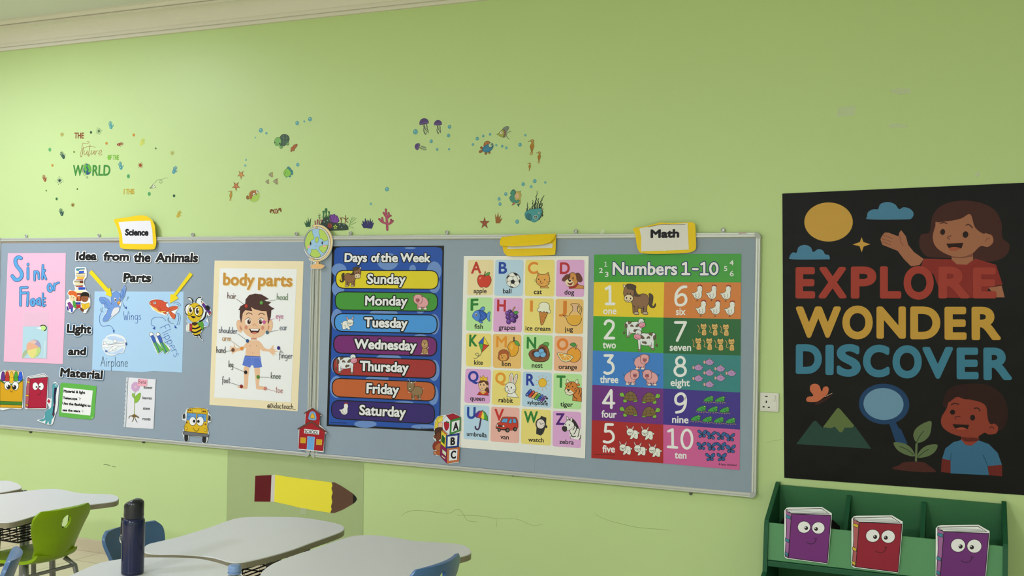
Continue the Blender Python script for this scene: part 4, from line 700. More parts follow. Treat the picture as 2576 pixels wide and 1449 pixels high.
def bee(a):
    w = '#dfe6ea'; a.sheet(w, '180 170 230 130 300 160 350 280 420 270 440 170 540 126 600 150 560 220 600 240 720 350 820 450 860 560 850 620 790 670 730 640 740 720 780 850 760 950 640 990 600 1080 550 1180 620 1350 590 1350 490 1240 420 1260 330 1190 300 1100 160 1100 150 940 190 880 150 800 170 660 110 560 110 430 180 340 310 310 310 260 240 210', .0012, 1)
    Y, K = '#d6b41e', '#17161a'; a.E('#9dbce0', 230, 780, 70, 90, -25, '#2a3a66', 5); a.E('#9dbce0', 670, 750, 52, 88, 25, '#2a3a66', 5); a.E('#9dbce0', 700, 890, 74, 62, 0, '#2a3a66', 5)
    for s in ('190 164 250 150 300 190 330 260 330 304', '566 150 500 150 450 190 424 250 422 300'): a.L(K, s, 26, 1)
    a.P(Y, '320 900 480 880 560 950 570 1060 540 1160 470 1230 380 1220 320 1120 304 1010', 1, K, 7)
    for s in ('310 1010 420 1020 540 960', '306 1110 420 1130 570 1050'): a.L(K, s, 44, 1)
    a.P(K, '330 1180 420 1200 520 1170 480 1230 400 1234', 1); a.P('#3a2814', '310 850 470 850 460 900 380 940 320 900', 1); a.P('#5a9a34', '470 850 600 820 640 960 600 1070 560 980 500 930', 1, '#24481c', 6); a.P(K, '490 1190 530 1170 606 1350 560 1300'); a.L(K, '530 820 620 770 680 690 706 560', 44, 1)
    a.P('#a8343a', '250 880 320 890 310 1090 236 1086', 0, '#3a1216', 5); a.P('#dfe0d0', '196 880 246 884 240 1084 170 1080', 0, '#4a4a3a', 4)
    a.E(Y, 390, 570, 216, 270, 0, K, 6); a.E('#e6e8ea', 232, 490, 118, 158, 0, K, 24); a.P(Y, '250 360 330 380 340 560 250 640 190 620 200 460', 1); a.E('#efe9da', 270, 490, 62, 96); a.E('#4a2c1e', 272, 496, 40, 74); a.E(K, 276, 496, 22, 46); a.E('#f4f4f4', 292, 466, 16, 26)
    a.E(Y, 504, 528, 118, 150, 0, K, 24); a.E('#efe9da', 450, 528, 58, 116); a.E('#4a2c1e', 462, 524, 40, 86); a.E(K, 466, 526, 22, 52); a.E('#f4f4f4', 484, 492, 15, 24); a.L(K, '344 464 390 450', 20); a.P(K, '286 670 410 684 380 728 330 726', 1)
    a.P('#5a2f86', '586 350 640 300 800 500 830 540 780 600 690 500', 0, '#241038', 6); a.P('#e0a484', '566 270 590 340 640 296', 0); a.P(K, '560 246 596 266 574 292'); a.P('#b04a44', '780 600 840 540 852 590 800 646', 0, '#3a1216', 5); a.E(K, 750, 440, 56, 78, -30)
thing_cut('bee_cutout', ZBEE, .024, bee, 'bee paper cutout with round glasses holding a purple pencil')
def eyes(a, e, o='#17161a', w=9):
    for x, y, rx, ry, px_, py_, pr in e: a.E('#eceef0', x, y, rx, ry, 0, o, w); a.E(o, px_, py_, pr, pr*1.15)
def crayons(a):
    a.sheet('#e4e6e6', '-10 250 40 130 140 108 270 90 430 120 500 130 534 280 520 780 500 980 250 972 -20 962', .0012, 1); K = '#2a1c10'
    a.P('#e8c48c', '110 240 130 130 270 100 440 140 440 240', 1, K, 8)
    for x, c in ((70, '#5c2f86'), (165, '#b83428'), (264, '#e2b428'), (366, '#4a9a34'), (468, '#2c5ad8')): a.P(c, [(x-50, 350), (x-48, 250), (x-26, 150), (x-10, 130), (x+16, 132), (x+30, 156), (x+46, 250), (x+48, 350)], 0, K, 7); a.L(K, [(x-48, 262), (x+46, 264)], 5)
    a.P('#d29e18', '0 330 110 400 220 430 330 410 440 390 524 320 520 600 496 966 0 950', 0, K, 8); a.P('#3f7a2c', '0 310 110 390 220 420 330 400 440 380 524 300 524 340 440 400 330 440 220 450 110 420 0 350', 0, K, 5); a.P('#e2b428', '216 350 300 350 300 400 216 390'); a.P('#3f7a2c', '0 806 506 824 502 900 0 884', 0, K, 7)
    eyes(a, [(170, 452, 72, 96, 190, 482, 44), (350, 460, 76, 98, 326, 492, 46)]); a.E('#eee', 172, 462, 12, 18); a.E('#eee', 312, 466, 12, 18); a.L(K, '230 566 256 598 288 570', 9, 1)
thing_cut('crayon_box_cutout', ZCR, .024, crayons, 'yellow crayon box paper cutout with big eyes')
def book(a, body, spine, band, q):
    f = lambda s: [q(x, y) for x, y in pp(s)]; K = '#1a1218'
    a.sheet('#e2e4e6', f('-25 40 20 -5 80 -15 790 -22 1000 90 1000 150 920 985 900 1000 20 905 -28 870'), .0015)
    a.P('#d8dcdc', f('20 20 780 5 950 105 120 95'), 0, K, 1.6*a.t[2]); [a.L('#6a6a6a', f(s), .7*a.t[2]) for s in ('60 34 830 60', '80 50 880 80', '100 70 920 92')]
    a.P(body, f('130 100 985 130 905 985 60 890'), 0, K, 1.8*a.t[2]); a.P(spine, f('10 30 50 70 130 95 60 890 -10 865 20 400'), 0, K, 1.6*a.t[2])
    for y in (120, 540, 790): a.P(band, f(f'{14-y*.03} {y-5} {122-y*.085} {y+25} {118-y*.085} {y+80} {8-y*.03} {y+45}'), 0, K, 1.0*a.t[2])
    e = [q(400, 340), q(710, 355)]; s_ = (q(1000, 0)[0]-q(0, 0)[0])/1000
    for (x, y), dx in zip(e, (48, -48)): a.E('#e6e8e8', x, y, 138*s_, 128*s_, 0, K, 1.2*a.t[2]); a.E(K, x+dx*s_, y+22*s_, 40*s_, 40*s_); a.E('#ddd', x+(dx-14)*s_, y+8*s_, 12*s_)
    a.L(K, f('460 610 520 640 600 635 650 590 660 540'), 1.3*a.t[2], 1); a.L(K, f('630 545 690 548'), 1*a.t[2])
def red_book(a):
    a.sheet('#e4e6e8', '610 250 1000 168 1100 250 1070 960 1040 990 580 990 560 940', .0012); K = '#1c1016'; a.P('#d9dcdc', '640 262 1000 190 1086 258 690 296', 0, K, 8); [a.L('#555', s, 4) for s in ('700 276 1020 206', '690 286 1050 230', '720 290 1070 250')]
    a.P('#a8193a', '690 296 1086 262 1050 966 640 970', 0, K, 9); a.P('#b05560', '630 270 690 296 640 970 572 946 600 500', 0, K, 8)
    for s in ('622 348 682 362 676 400 616 384', '590 660 656 668 652 704 586 692', '582 876 646 888 644 916 578 902'): a.P('#e6b838', s, 0, K, 7)
    eyes(a, [(804, 466, 62, 88, 828, 484, 18), (936, 470, 60, 86, 906, 480, 18)], K, 6); a.L(K, '840 660 880 672 910 640 918 590', 7, 1)
thing_cut('book_cutout', ZCR, .024, red_book, 'red storybook paper cutout with eyes, on the left whiteboard')
def dino(a):
    a.sheet('#e2e6e8', '1240 370 1300 400 1340 480 1330 700 1310 960 1250 1150 1200 1320 1120 1345 1000 1310 840 1244 960 1210 1010 1160 1040 1020 1120 970 1100 900 1060 830 1050 800 1100 735 1170 740 1190 480', .0012, 1)
    a.P('#4f9aa4', '1250 400 1310 430 1320 480 1270 510 1240 520 1230 700 1210 900 1230 1000 1250 1100 1200 1200 1180 1220 1160 1320 1120 1330 1100 1250 1070 1320 1030 1310 1040 1240 960 1270 890 1240 960 1220 1020 1180 1030 1060 1080 1000 1160 960 1180 800 1190 560 1200 440', 1, '#2c6a74', 5)
    a.P('#1d1c3e', '1240 500 1300 500 1270 700 1270 860 1250 1000 1230 1180 1190 1120 1220 900 1220 700'); a.P('#5a1c34', '1190 1110 1240 1060 1230 1180'); a.P('#7a2a3c', '1224 880 1266 890 1260 910 1222 900'); a.P('#a82a3a', '1110 756 1152 810 1116 862 1070 810'); a.E('#dfe6e8', 1280, 446, 18, 22); a.E('#17161a', 1284, 448, 8, 11)
    for i in range(26): y = 500+i*23; a.L('#dfe2e4', [(1300-i*2.2 if i < 16 else 1316-i*3.4, y), (1322-i*1.2 if i < 16 else 1340-i*2.8, y+3)], 7); a.k -= .9
thing_cut('dinosaur_cutout', ZCR, .0242, dino, 'teal long necked dinosaur paper cutout with zip trim')
# green framed note
t = poster('note_card', ZCR, (1770, 820), 'green framed note card about Material and light, Telescope and stars', 'note')
art(ZCR, .0212).sheet('#5fb04a', '1376 410 1410 388 1800 420 2200 466 2150 1160 2130 1190 2080 1230 1700 1200 1340 1150 1350 900').build('green_card', t)
a = art(ZCR, .0222); a.sheet('#e9ebee', '1446 496 2114 566 2056 1138 1400 1064', .0004); a.build('white_paper', t)
a = art(ZCR, .0226)
for s, p0, p1, h in (('Material & light', (1452, 606), (1936, 640), 58), ('Telescope', (1436, 756), (1756, 780), 50), ('Use the flashlight to', (1424, 880), (2062, 938), 54), ('see the stars', (1426, 1032), (1820, 1060), 50)): a.T(INK, s, p0, p1, h, 4)
a.L('#5a5f64', '1794 720 1846 752', 7); a.L('#5a5f64', '1816 738 1800 790', 4); a.L('#5a5f64', '1818 738 1834 786', 4); a.P('#b8bcc0', star(1880, 1034, 28, 13, 8)); a.build('printed_text', t)
a = art(ZCR, .0230); a.P('#7cc468', '2070 1178 2130 1150 2140 1180 2080 1226'); a.build('folded_corner', t)
# plant sheet in a clear sleeve
t = poster('plant_sheet', Z5, (1620, 520), 'white plant parts sheet in a punched plastic sleeve, with a pink label', 'worksheet')
art(Z5, .0210).sheet('#dfe0e6', '1464 226 1804 250 1778 824 1432 802').build('sheet', t)
a = art(Z5, .0218); a.P('#c9d0d6', '1460 226 1482 228 1454 804 1430 802'); [a.E('#5d666c', 1462-i*3.4, 286+i*52, 3.5, 7) for i in range(10)]; a.L('#4f5a66', '1482 228 1454 802', 3); a.L('#4f5a66', '1804 250 1778 824', 3); a.build('sleeve_strip', t)
a = art(Z5, .0216); pk = '#c9a0c8'
for i in range(9): an = i*40*math.pi/180; a.E(pk, 1568+30*math.cos(an), 336+34*math.sin(an), 21, 24)
a.E('#d8b8c8', 1568, 338, 16); a.L('#9aa85a', '1562 392 1556 460 1558 560 1552 656', 8, 1); a.P('#86b83c', '1562 516 1560 462 1600 416 1626 412 1618 470 1588 512', 1, '#5a8a2c', 3); a.P('#93bc50', '1552 466 1528 440 1536 408 1556 436', 1, '#5a8a2c', 3); a.P('#7a6230', '1522 676 1552 652 1582 672 1560 690', 1); [a.L('#5f4a26', s, 7, 1) for s in ('1530 672 1500 676 1490 700', '1540 680 1544 710 1528 738', '1556 684 1570 720 1586 744', '1570 674 1592 676 1606 696', '1580 676 1590 690 1604 686')]; a.build('flower_drawing', t)
a = art(Z5, .0216)
for s, x, y, x1, h in (('flower', 1662, 358, 1762, 24), ('leaves', 1650, 478, 1754, 24), ('stem', 1654, 600, 1734, 24), ('roots', 1650, 720, 1740, 24)): a.T('#2c2a2e', s, (x, y), (x1, y+4), h*1.35, .8)
a.build('printed_words', t)
a = art(Z5, .0226); a.sheet('#e8a8b8', '1598 242 1704 254 1700 330 1590 324', .0003); a.H('#5a2038', 'B', (1602, 296), (1622, 297), 24, 4); a.H('#5a2038', 'etal', (1630, 296), (1688, 300), 20, 4); a.build('pink_label', t, 'pink handwritten label')
# yellow bus
ZBUS = Z5
def bus(a):
    a.sheet('#dfe3e4', '2160 590 2280 570 2400 590 2420 650 2446 680 2444 740 2414 750 2400 790 2416 870 2410 920 2392 980 2344 990 2336 920 2190 900 2176 966 2136 960 2110 880 2136 790 2150 730 2110 720 2106 660 2140 640', .0012); K = '#1d1a16'; Y = '#d8b020'
    a.P('#26262a', '2136 890 2176 896 2172 962 2136 956', 1); a.P('#26262a', '2344 912 2386 916 2382 978 2344 976', 1); a.P('#3a3a3e', '2114 660 2140 646 2144 700 2116 704', 0, K, 3); a.P('#3a3a3e', '2414 664 2438 680 2436 734 2410 722', 0, K, 3)
    a.P(Y, '2166 600 2200 584 2290 578 2380 590 2404 610 2404 700 2396 790 2406 830 2400 880 2136 856 2130 800 2160 730', 0, K, 4); a.P('#5f96d0', '2166 640 2272 646 2266 726 2162 722', 0, K, 3); a.P('#5f96d0', '2286 648 2390 656 2384 740 2280 728', 0, K, 3); a.L(K, '2160 632 2402 642', 3); a.P('#e0bc34', '2226 590 2336 594 2334 640 2226 634', 0, K, 3)
    for x, y in ((2184, 607), (2206, 607), (2352, 620), (2374, 622)): a.E('#8a4a1c', x, y, 8, 9, 0, K, 2.5)
    for x, y in ((2162, 750), (2376, 770)): a.E('#8a4a1c', x, y, 8, 9, 0, K, 2)
    eyes(a, [(2230, 734, 40, 50, 2246, 734, 15), (2316, 734, 42, 54, 2296, 736, 15)], K, 4); [a.L(K, s, 3) for s in ('2186 690 2172 678', '2196 684 2186 668', '2340 686 2352 668', '2350 692 2366 680')]; a.E('#e0bc34', 2152, 816, 14, 18, 0, K, 3); a.E('#e0bc34', 2376, 838, 14, 18, 0, K, 3); a.L(K, '2234 810 2256 844 2284 846 2304 816', 4, 1); a.P('#6a6d72', '2118 856 2130 848 2400 884 2412 894 2408 918 2130 892 2118 880', 0, K, 4)
thing_cut('bus_cutout', ZBUS, .024, bus, 'yellow school bus paper cutout with big eyes')
# ------------------------------------------------ body parts poster
t = poster('poster', Z6, (390, 600), 'cream framed body parts poster with a cartoon boy', 'poster')
art(Z6, .0208).sheet('#ecdcb8', '107 95 707 100 690 600 667 1112 380 1090 72 1068').build('sheet', t)
a = art(Z6, .0214); a.P('#e8eaf0', '142 147 662 153 622 1052 104 1019'); a.build('white_panel', t)
a = art(Z6, .0216)
for s, p0, p1 in (('body', (166, 258), (372, 264)), ('parts', (402, 264), (628, 268))): a.T('#e6cf9c', s, (p0[0]+5, p0[1]+5), (p1[0]+5, p1[1]+5), 78, 3.4); a.T('#c4903f', s, p0, p1, 78, 3.4)
a.build('title', t, 'tan body parts title')
SK, SKd = '#e4bb98', '#c98a6c'
a = art(ZB, .0216)
a.P(SK, '176 1050 240 1050 232 1180 218 1330 170 1332 130 1326 92 1320 90 1306 130 1300 172 1290 174 1180', 1); a.P(SK, '312 1050 376 1050 380 1180 372 1290 410 1300 446 1316 470 1336 450 1352 400 1346 344 1342 332 1320 322 1200', 1)
a.P(SK, '240 706 210 730 170 780 120 800 70 806 56 780 48 748 40 760 40 790 -10 780 -8 790 20 810 -16 806 -14 816 14 830 -8 850 20 860 14 892 50 862 80 850 150 832 200 796 196 860 196 918 384 920 384 820 420 846 500 852 520 872 570 918 556 878 604 894 566 862 620 852 570 836 596 820 560 818 560 762 520 810 490 824 440 800 400 740 360 706', 0)
a.P(SKd, '268 670 340 670 342 696 266 694'); a.P('#5a78cc', '186 906 388 916 410 1050 370 1060 302 1062 296 1034 278 1026 262 1040 256 1060 152 1026'); a.L('#3a4a8c', '186 906 388 916', 6); a.L('#8fa6e0', '188 922 388 932', 3); [a.L('#8fa6e0', s, 3) for s in ('276 936 270 1010', '296 936 290 1012 272 1010', '208 930 186 960', '372 936 392 980')]
a.E(SK, 118, 520, 38, 82, -10, '#d09a7c', 3); a.E(SK, 512, 518, 36, 82, 8, '#d09a7c', 3); a.P(SKd, '122 506 150 560 130 566 118 540', 1); a.P(SKd, '490 516 506 520 498 560 484 570', 1)
a.P(SK, '140 330 300 270 480 330 494 480 470 570 420 640 360 668 300 672 230 650 180 604 150 540 140 440', 1)
a.P('#4a2f2c', '100 312 130 260 190 226 196 170 240 116 320 96 400 106 460 140 500 168 440 180 470 196 530 208 492 240 530 270 572 292 530 314 524 400 488 504 484 420 468 326 400 322 310 300 266 270 284 324 250 320 190 312 160 350 138 484 118 400 122 310', 0)
a.L('#2e1c1a', '206 366 236 346 280 366', 9, 1); a.L('#2e1c1a', '366 372 400 350 440 370', 9, 1)
for x, y, pu in ((230, 462, 240), (398, 462, 390)): a.E('#efe6dc', x, y, 40, 46); a.L('#3a2a28', [(x-36, y-26), (x, y-52), (x+36, y-30)], 5, 1); a.E('#7a4a3a', pu, 464, 24, 32); a.E('#1e1416', pu, 464, 14, 20); a.E('#f0f0f0', pu+8, 452, 7, 9)
a.L('#b47a5c', '292 518 310 490 336 518', 5, 1); a.E('#cf8a74', 202, 536, 20, 26); a.E('#cf8a74', 418, 542, 20, 26); a.P('#4a201c', '240 554 384 556 366 600 312 626 264 604'); a.P('#efece8', '256 556 368 558 356 580 270 578'); a.P('#d07a6c', '276 610 310 596 346 608 312 624', 1)
[a.E('#6a4a3a', x, y, 4) for x, y in ((256, 772), (336, 776), (290, 868))]
a.build('boy_picture', t, 'printed cartoon boy in blue shorts')
BL = [('hair', 192, 350, 250, 353, '#5a2a24', (320, 402), (254, 354), '#b8382c'), ('head', 526, 358, 598, 360, '#4a6a34', (422, 380), (516, 360), '#5a9a44'), ('eye', 520, 486, 568, 486, '#b8548c', (440, 510), (510, 486), '#c8589c'), ('ear', 546, 564, 594, 564, '#4a5a70', (462, 580), (536, 564), '#46647c'), ('shoulder', 134, 582, 258, 588, '#26304a', (328, 637), (262, 588), '#2a5288'), ('arm', 158, 636, 216, 638, '#b07a2c', (289, 688), (222, 640), '#e08a34'), ('hand', 118, 716, 178, 718, '#3a3230', (230, 698), (180, 710), '#6a4434'),
 ('finger', 540, 752, 630, 756, '#22263a', (538, 685), (570, 720), '#34287c'), ('leg', 200, 812, 230, 814, '#2c2628', (316, 849), (236, 816), '#1c1a20'), ('knee', 486, 890, 550, 892, '#2f3f2a', (400, 880), (478, 882), '#46842c'), ('foot', 156, 920, 208, 922, '#3a2a28', (287, 944), (210, 918), '#8c2420'), ('toe', 518, 986, 564, 988, '#b0645c', (448, 958), (516, 978), '#c87c70')]
for s, x0, y0, x1, y1, c, d, l, dc in BL:
    a = art(Z6, .0238); a.L(c, [d, l], 2.2); a.E(dc, d[0], d[1], 10.5, 12.5); a.H(c, s, (x0, y0), (x1, y1), 22, 3.2); a.build('body_label', t)
a = art(Z6, .0218); a.H('#2a241e', '@Didacteach_', (462, 1088), (652, 1098), 19, 3.4); a.build('maker_mark', t)
# ------------------------------------------------ globe, school, alphabet blocks (paper cutouts)
def globe(a):
    w = '#e6e8ea'; K = '#3a3a34'; a.sheet('#e2e4e2', '470 90 500 60 620 45 760 80 880 170 960 280 1005 420 1005 560 970 720 890 860 780 960 650 1020 640 1070 780 1110 784 1150 720 1200 580 1214 460 1200 420 1150 430 1100 520 1070 520 1030 400 980 376 930 400 905 300 800 256 650 254 480 290 350 360 240 470 160 540 130 480 120', .0015, 1)
    a.E('#cfcfcc', 600, 535, 345, 430, 0, K, 6); a.P('#e8cf98', '476 92 500 62 620 52 760 88 880 180 955 290 995 430 995 560 960 720 880 850 770 950 640 1008 540 1010 430 970 388 930 396 912 470 950 560 970 660 960 780 890 870 780 930 650 946 540 936 410 890 290 800 180 700 120 600 100 500 118', 1, K, 7)
    a.P('#dfba84', '556 118 620 118 612 158 550 156', 0, K, 5); a.P('#dfba84', '470 920 526 926 520 958 466 948', 0, K, 5); a.P('#e3b57c', '580 1016 640 1016 644 1070 740 1090 780 1140 740 1180 620 1202 500 1196 430 1150 450 1106 560 1076', 1, '#8a6a44', 6)
    a.E('#9cc4e4', 578, 535, 312, 378, 0, K, 9); g = '#b3cf62'; gk = '#4e6a34'
    for s in ('440 212 470 220 476 290 510 350 520 400 490 440 440 470 410 540 400 590 350 660 340 740 296 640 280 530 310 390 360 280', '650 200 700 175 790 240 850 340 880 420 850 466 770 480 730 430 672 412 668 330 646 260', '560 400 600 370 622 390 634 440 610 510 580 524 554 500 548 440', '650 640 720 600 790 610 860 580 876 600 850 690 770 790 720 760 700 736 672 720', '440 770 446 710 470 686 516 712 570 686 606 720 640 770 670 810 690 860 610 906 520 904 420 844'): a.P(g, s, 1, gk, 7)
    a.E('#e4a8a8', 378, 632, 38, 32); a.E('#e4a8a8', 786, 604, 38, 30); a.E('#22262a', 430, 546, 16, 44); a.E('#22262a', 730, 528, 16, 44); a.L('#4a5a6a', '540 600 574 614 612 596', 5, 1)
thing_cut('globe_cutout', ZGL, .0330, globe, 'smiling desk globe paper cutout between the two whiteboards')
def school(a):
    R_, K = '#a31c26', '#2a1214'; a.sheet('#e4e6e6', '240 236 460 92 700 286 680 316 640 300 640 540 836 710 800 760 770 740 736 1225 100 1155 116 660 80 640 268 520 276 270', .0015)
    a.P(R_, '290 250 462 130 650 290 628 560 276 510', 0, K, 5); a.P('#6a4236', '246 238 462 104 692 282 674 304 462 146 258 262', 0, K, 6)
    a.P('#7aa8d8', '366 400 372 290 400 220 460 196 520 222 552 300 546 414', 1, '#33507a', 6); a.P('#e0b032', '400 352 420 290 440 250 480 248 504 300 522 360 526 374 396 362', 0, '#3a2a10', 6); a.E('#e0b032', 450, 380, 16, 12, 0, '#3a2a10', 5)
    a.P(R_, '134 640 440 470 770 716 726 1196 110 1134', 0, K, 5); a.P('#6a4236', '84 632 430 430 826 704 806 736 440 486 92 660', 0, K, 6); a.P('#e4e4e4', '256 636 636 672 624 788 246 748', 0, '#4a2a2a', 4); a.T('#1c1c1e', 'SCHOOL', (268, 738), (606, 776), 82, 2)
    a.P('#6aa4dc', '336 826 514 842 494 1174 318 1158', 0, '#b8dcf0', 5)
    for s in ('164 852 294 864 284 1000 158 990', '562 898 702 912 690 1046 556 1034'): a.P('#d0a018', s, 0, '#e6c87c', 5)
    a.L(K, '150 1006 290 1018', 6); a.L(K, '548 1048 700 1066', 6); a.P('#6aa4dc', '336 826 514 842 512 850 334 834')
thing_cut('school_cutout', ZSC, .0330, school, 'red schoolhouse paper cutout at the foot of the gap between the boards')
def blocks(a):
    K = '#1c1418'; a.sheet('#e4e6e6', '410 130 590 84 770 180 772 530 736 570 744 920 724 1290 430 1330 260 1130 170 1120 100 1080 110 1000 70 930 80 860 150 760 90 700 96 630 130 600 110 460 130 270 200 170 300 144', .0012)
    a.P('#dcc43c', '126 440 150 290 200 190 280 160 340 170 330 260 220 330 210 420 140 470', 1, K, 6); a.E('#e6bc9c', 280, 380, 66, 70, 0, '#8a4a34', 4); a.P('#e6d24c', '190 260 260 190 330 190 330 260 230 320', 1, K, 5); a.L('#3a2018', '284 318 300 326', 6); a.L('#3a2018', '282 406 310 400', 4); a.P('#cfd8e8', '330 180 420 200 410 260 340 262', 1)
    a.P('#4a2a1e', '130 500 200 440 320 450 310 600 280 700 200 770 160 730 140 620', 1, K, 6); a.P('#6e3a24', '180 600 250 560 270 700 200 760 170 700', 1); a.E('#7a4a30', 128, 660, 26, 44, 0, K, 5); a.P('#8a3624', '90 960 80 880 120 800 200 760 280 790 280 870 180 900 140 990', 1, K, 6); a.P('#b06a40', '150 890 260 820 296 940 250 1010 160 980', 1, K, 4); a.P('#b05a34', '170 1010 270 1000 280 1110 180 1100', 1, K, 5); a.E('#b05a34', 136, 1056, 36, 50, 0, K, 5); a.E('#d89a78', 140, 1060, 18, 26); a.L(K, '180 880 200 872', 5); a.L(K, '232 940 252 930', 5)
    a.P('#a01c2c', '412 140 580 98 764 184 510 262', 0, K, 6); a.P('#dfe2ee', '330 260 410 150 510 264 492 620 322 470', 0, K, 5); a.P('#3f8a3c', '510 264 764 184 760 520 492 620', 0, K, 6); a.P('#e4e6ea', '546 300 740 250 728 490 532 560', 0, '#1f4a20', 5); a.P('#b01c30', '358 320 416 300 480 320 476 430 440 500 406 516 370 460', 1, K, 4); a.L(K, '416 310 412 280 430 296', 10); a.P('#2a6a2c', '420 296 480 300 470 330 430 320', 1)
    a.T(K, 'A', (584, 510), (700, 484), 178, 9)
    a.P('#c86a3c', '290 510 340 500 440 600 420 630', 0, K, 4); a.P('#e2c83c', '290 510 420 620 396 940 272 830', 0, K, 6); a.P('#1f5a2c', '306 620 384 660 366 850 292 770', 0, K, 5); a.P('#dfe2e0', '340 640 384 656 380 690', 0); a.P('#24408c', '410 630 730 572 716 910 398 950', 0, K, 6); a.P('#e4e6ea', '446 660 688 628 672 884 438 904', 0, '#14245a', 5); a.T(K, 'B', (522, 862), (616, 852), 172, 11)
    a.P('#8a1a56', '276 850 426 960 424 1316 262 1130', 0, K, 6); a.P('#e0dcb4', '312 960 412 1040 406 1140 314 1060', 0, K, 6); a.P('#dfe2dc', '330 990 392 1040 388 1100 330 1050', 0, K, 4); a.P('#e0dcb4', '300 1110 390 1180 384 1210 300 1140', 0, K, 4); a.P('#c86e40', '430 960 740 912 722 1262 424 1316', 0, K, 6); a.P('#e4e6ea', '484 982 690 964 676 1226 470 1254', 0, '#5a2a14', 5); a.T(K, 'C', (528, 1192), (640, 1184), 178, 9)
thing_cut('alphabet_blocks_cutout', ZAB, .024, blocks, 'paper cutout of children peeking behind stacked A, B, C blocks')
# ------------------------------------------------ animals used on the printed posters: (draw, centre x, centre y, height) in their own units
KO = '#241c1a'
def place(a, an, x, y, h, flip=1):
    fn, cx, cy, H = an; s = H/h; t0 = a.t; px_, py_ = a.px((x, y)); s2 = s*t0[2]; a.t = (px_-flip*cx/s2, py_-cy/s2, s2, flip); fn(a); a.t = t0
def d_horse(a):
    B, D = '#8a6446', '#4a3a2c'
    a.P(D, '250 262 216 260 184 300 190 380 200 440 170 450 152 410 142 440 170 476 220 470 250 420 240 330', 1, KO, 8)
    for x in (340, 470): a.P(B, [(x-10, 440), (x+36, 440), (x+30, 560), (x, 562)], 0, KO, 7)
    a.P(B, '250 400 250 330 290 270 360 260 440 290 500 280 530 340 500 440 440 480 360 486 300 470', 1, KO, 8)
    for x in (300, 440): a.P(B, [(x-22, 430), (x+30, 430), (x+28, 545), (x-18, 545)]); a.L(KO, [(x-22, 450), (x-18, 545)], 7); a.L(KO, [(x+30, 450), (x+28, 545)], 7); a.P('#b8a48c', [(x-24, 545), (x+34, 545), (x+38, 580), (x-30, 580)], 1, KO, 7)
    a.P(D, '380 290 440 250 470 150 520 120 500 260 450 300', 1, KO, 6); a.P(B, '480 180 530 130 600 120 636 170 636 290 500 300 480 240', 1, KO, 8)
    a.P('#e6d8c4', '620 130 650 112 648 150 630 160', 1, KO, 6); a.P(D, '450 150 480 120 550 104 600 116 580 180 520 190 480 200', 1, KO, 7); a.E('#e4cfae', 566, 330, 72, 60, 0, KO, 8); [a.E(KO, x, y, 9, 12) for x, y in ((540, 258), (586, 250))]; [a.E(KO, x, y, 11, 15) for x, y in ((536, 332), (600, 324))]; a.L(KO, '540 360 572 374 604 352', 7, 1)
HORSE = (d_horse, 395, 350, 490)
def d_pig(a):
    P_, D = '#dfa0a6', '#3a2222'
    a.L(KO, '2255 930 2280 900 2270 880 2300 870', 7, 1)
    for x in (2020, 2140): a.P('#c98c94', [(x-20, 1040), (x+20, 1040), (x+20, 1125), (x-20, 1125)], 0, D, 6)
    a.P(P_, '1990 1010 2010 860 2120 820 2220 870 2262 960 2240 1040 2160 1072 2060 1068', 1, D, 7)
    for x in (2060, 2190): a.P(P_, [(x-26, 1030), (x+30, 1030), (x+28, 1100), (x-24, 1100)]); a.L(D, [(x-26, 1046), (x-24, 1120)], 6); a.L(D, [(x+30, 1046), (x+28, 1120)], 6); a.P('#ecdcd8', [(x-28, 1096), (x+34, 1096), (x+36, 1130), (x-34, 1130)], 1, D, 6)
    a.P('#c98088', '1900 800 1930 830 1920 864 1900 850', 1, D, 6); a.P('#c98088', '2116 780 2120 826 2096 834 2080 806', 1, D, 6); a.P(P_, '1930 810 1970 776 2040 770 2096 800 2120 900 2090 980 2010 1002 1940 970 1910 900', 1, D, 8); a.E('#b8606e', 2010, 908, 44, 36, 0, D, 7); a.E(D, 1996, 908, 9, 12); a.E(D, 2024, 908, 9, 12); [a.E(D, x, 866, 7, 9) for x in (1968, 2042)]; a.L(D, '1984 958 2010 972 2040 956', 6, 1)
PIG = (d_pig, 2095, 950, 380)
def d_bunny(a):
    W_ = '#e4e4dc'; a.E(W_, 238, 276, 16, 20, 0, KO, 5); a.P(W_, '250 300 256 246 300 220 350 230 380 290 400 360 410 390 370 394 340 364 310 388 264 392 250 350', 1, KO, 6); a.L(KO, '290 310 316 316 310 360', 5, 1)
    a.P('#d8a8ac', '334 130 380 190 352 210 332 160', 1, KO, 5); a.P('#d8a8ac', '480 116 476 160 456 196 436 180', 1, KO, 5); a.P(W_, '352 220 380 190 440 190 474 230 470 290 430 324 380 320 350 280', 1, KO, 6); [a.L(KO, s, 4) for s in ('340 250 390 262', '344 280 392 270', '430 262 486 250', '430 270 484 280')]; a.E(KO, 408, 268, 10, 9); a.L(KO, '384 290 406 300 428 284', 5, 1); [a.L(KO, s, 5) for s in ('372 254 392 262', '424 262 444 256')]
BUNNY = (d_bunny, 355, 255, 290)
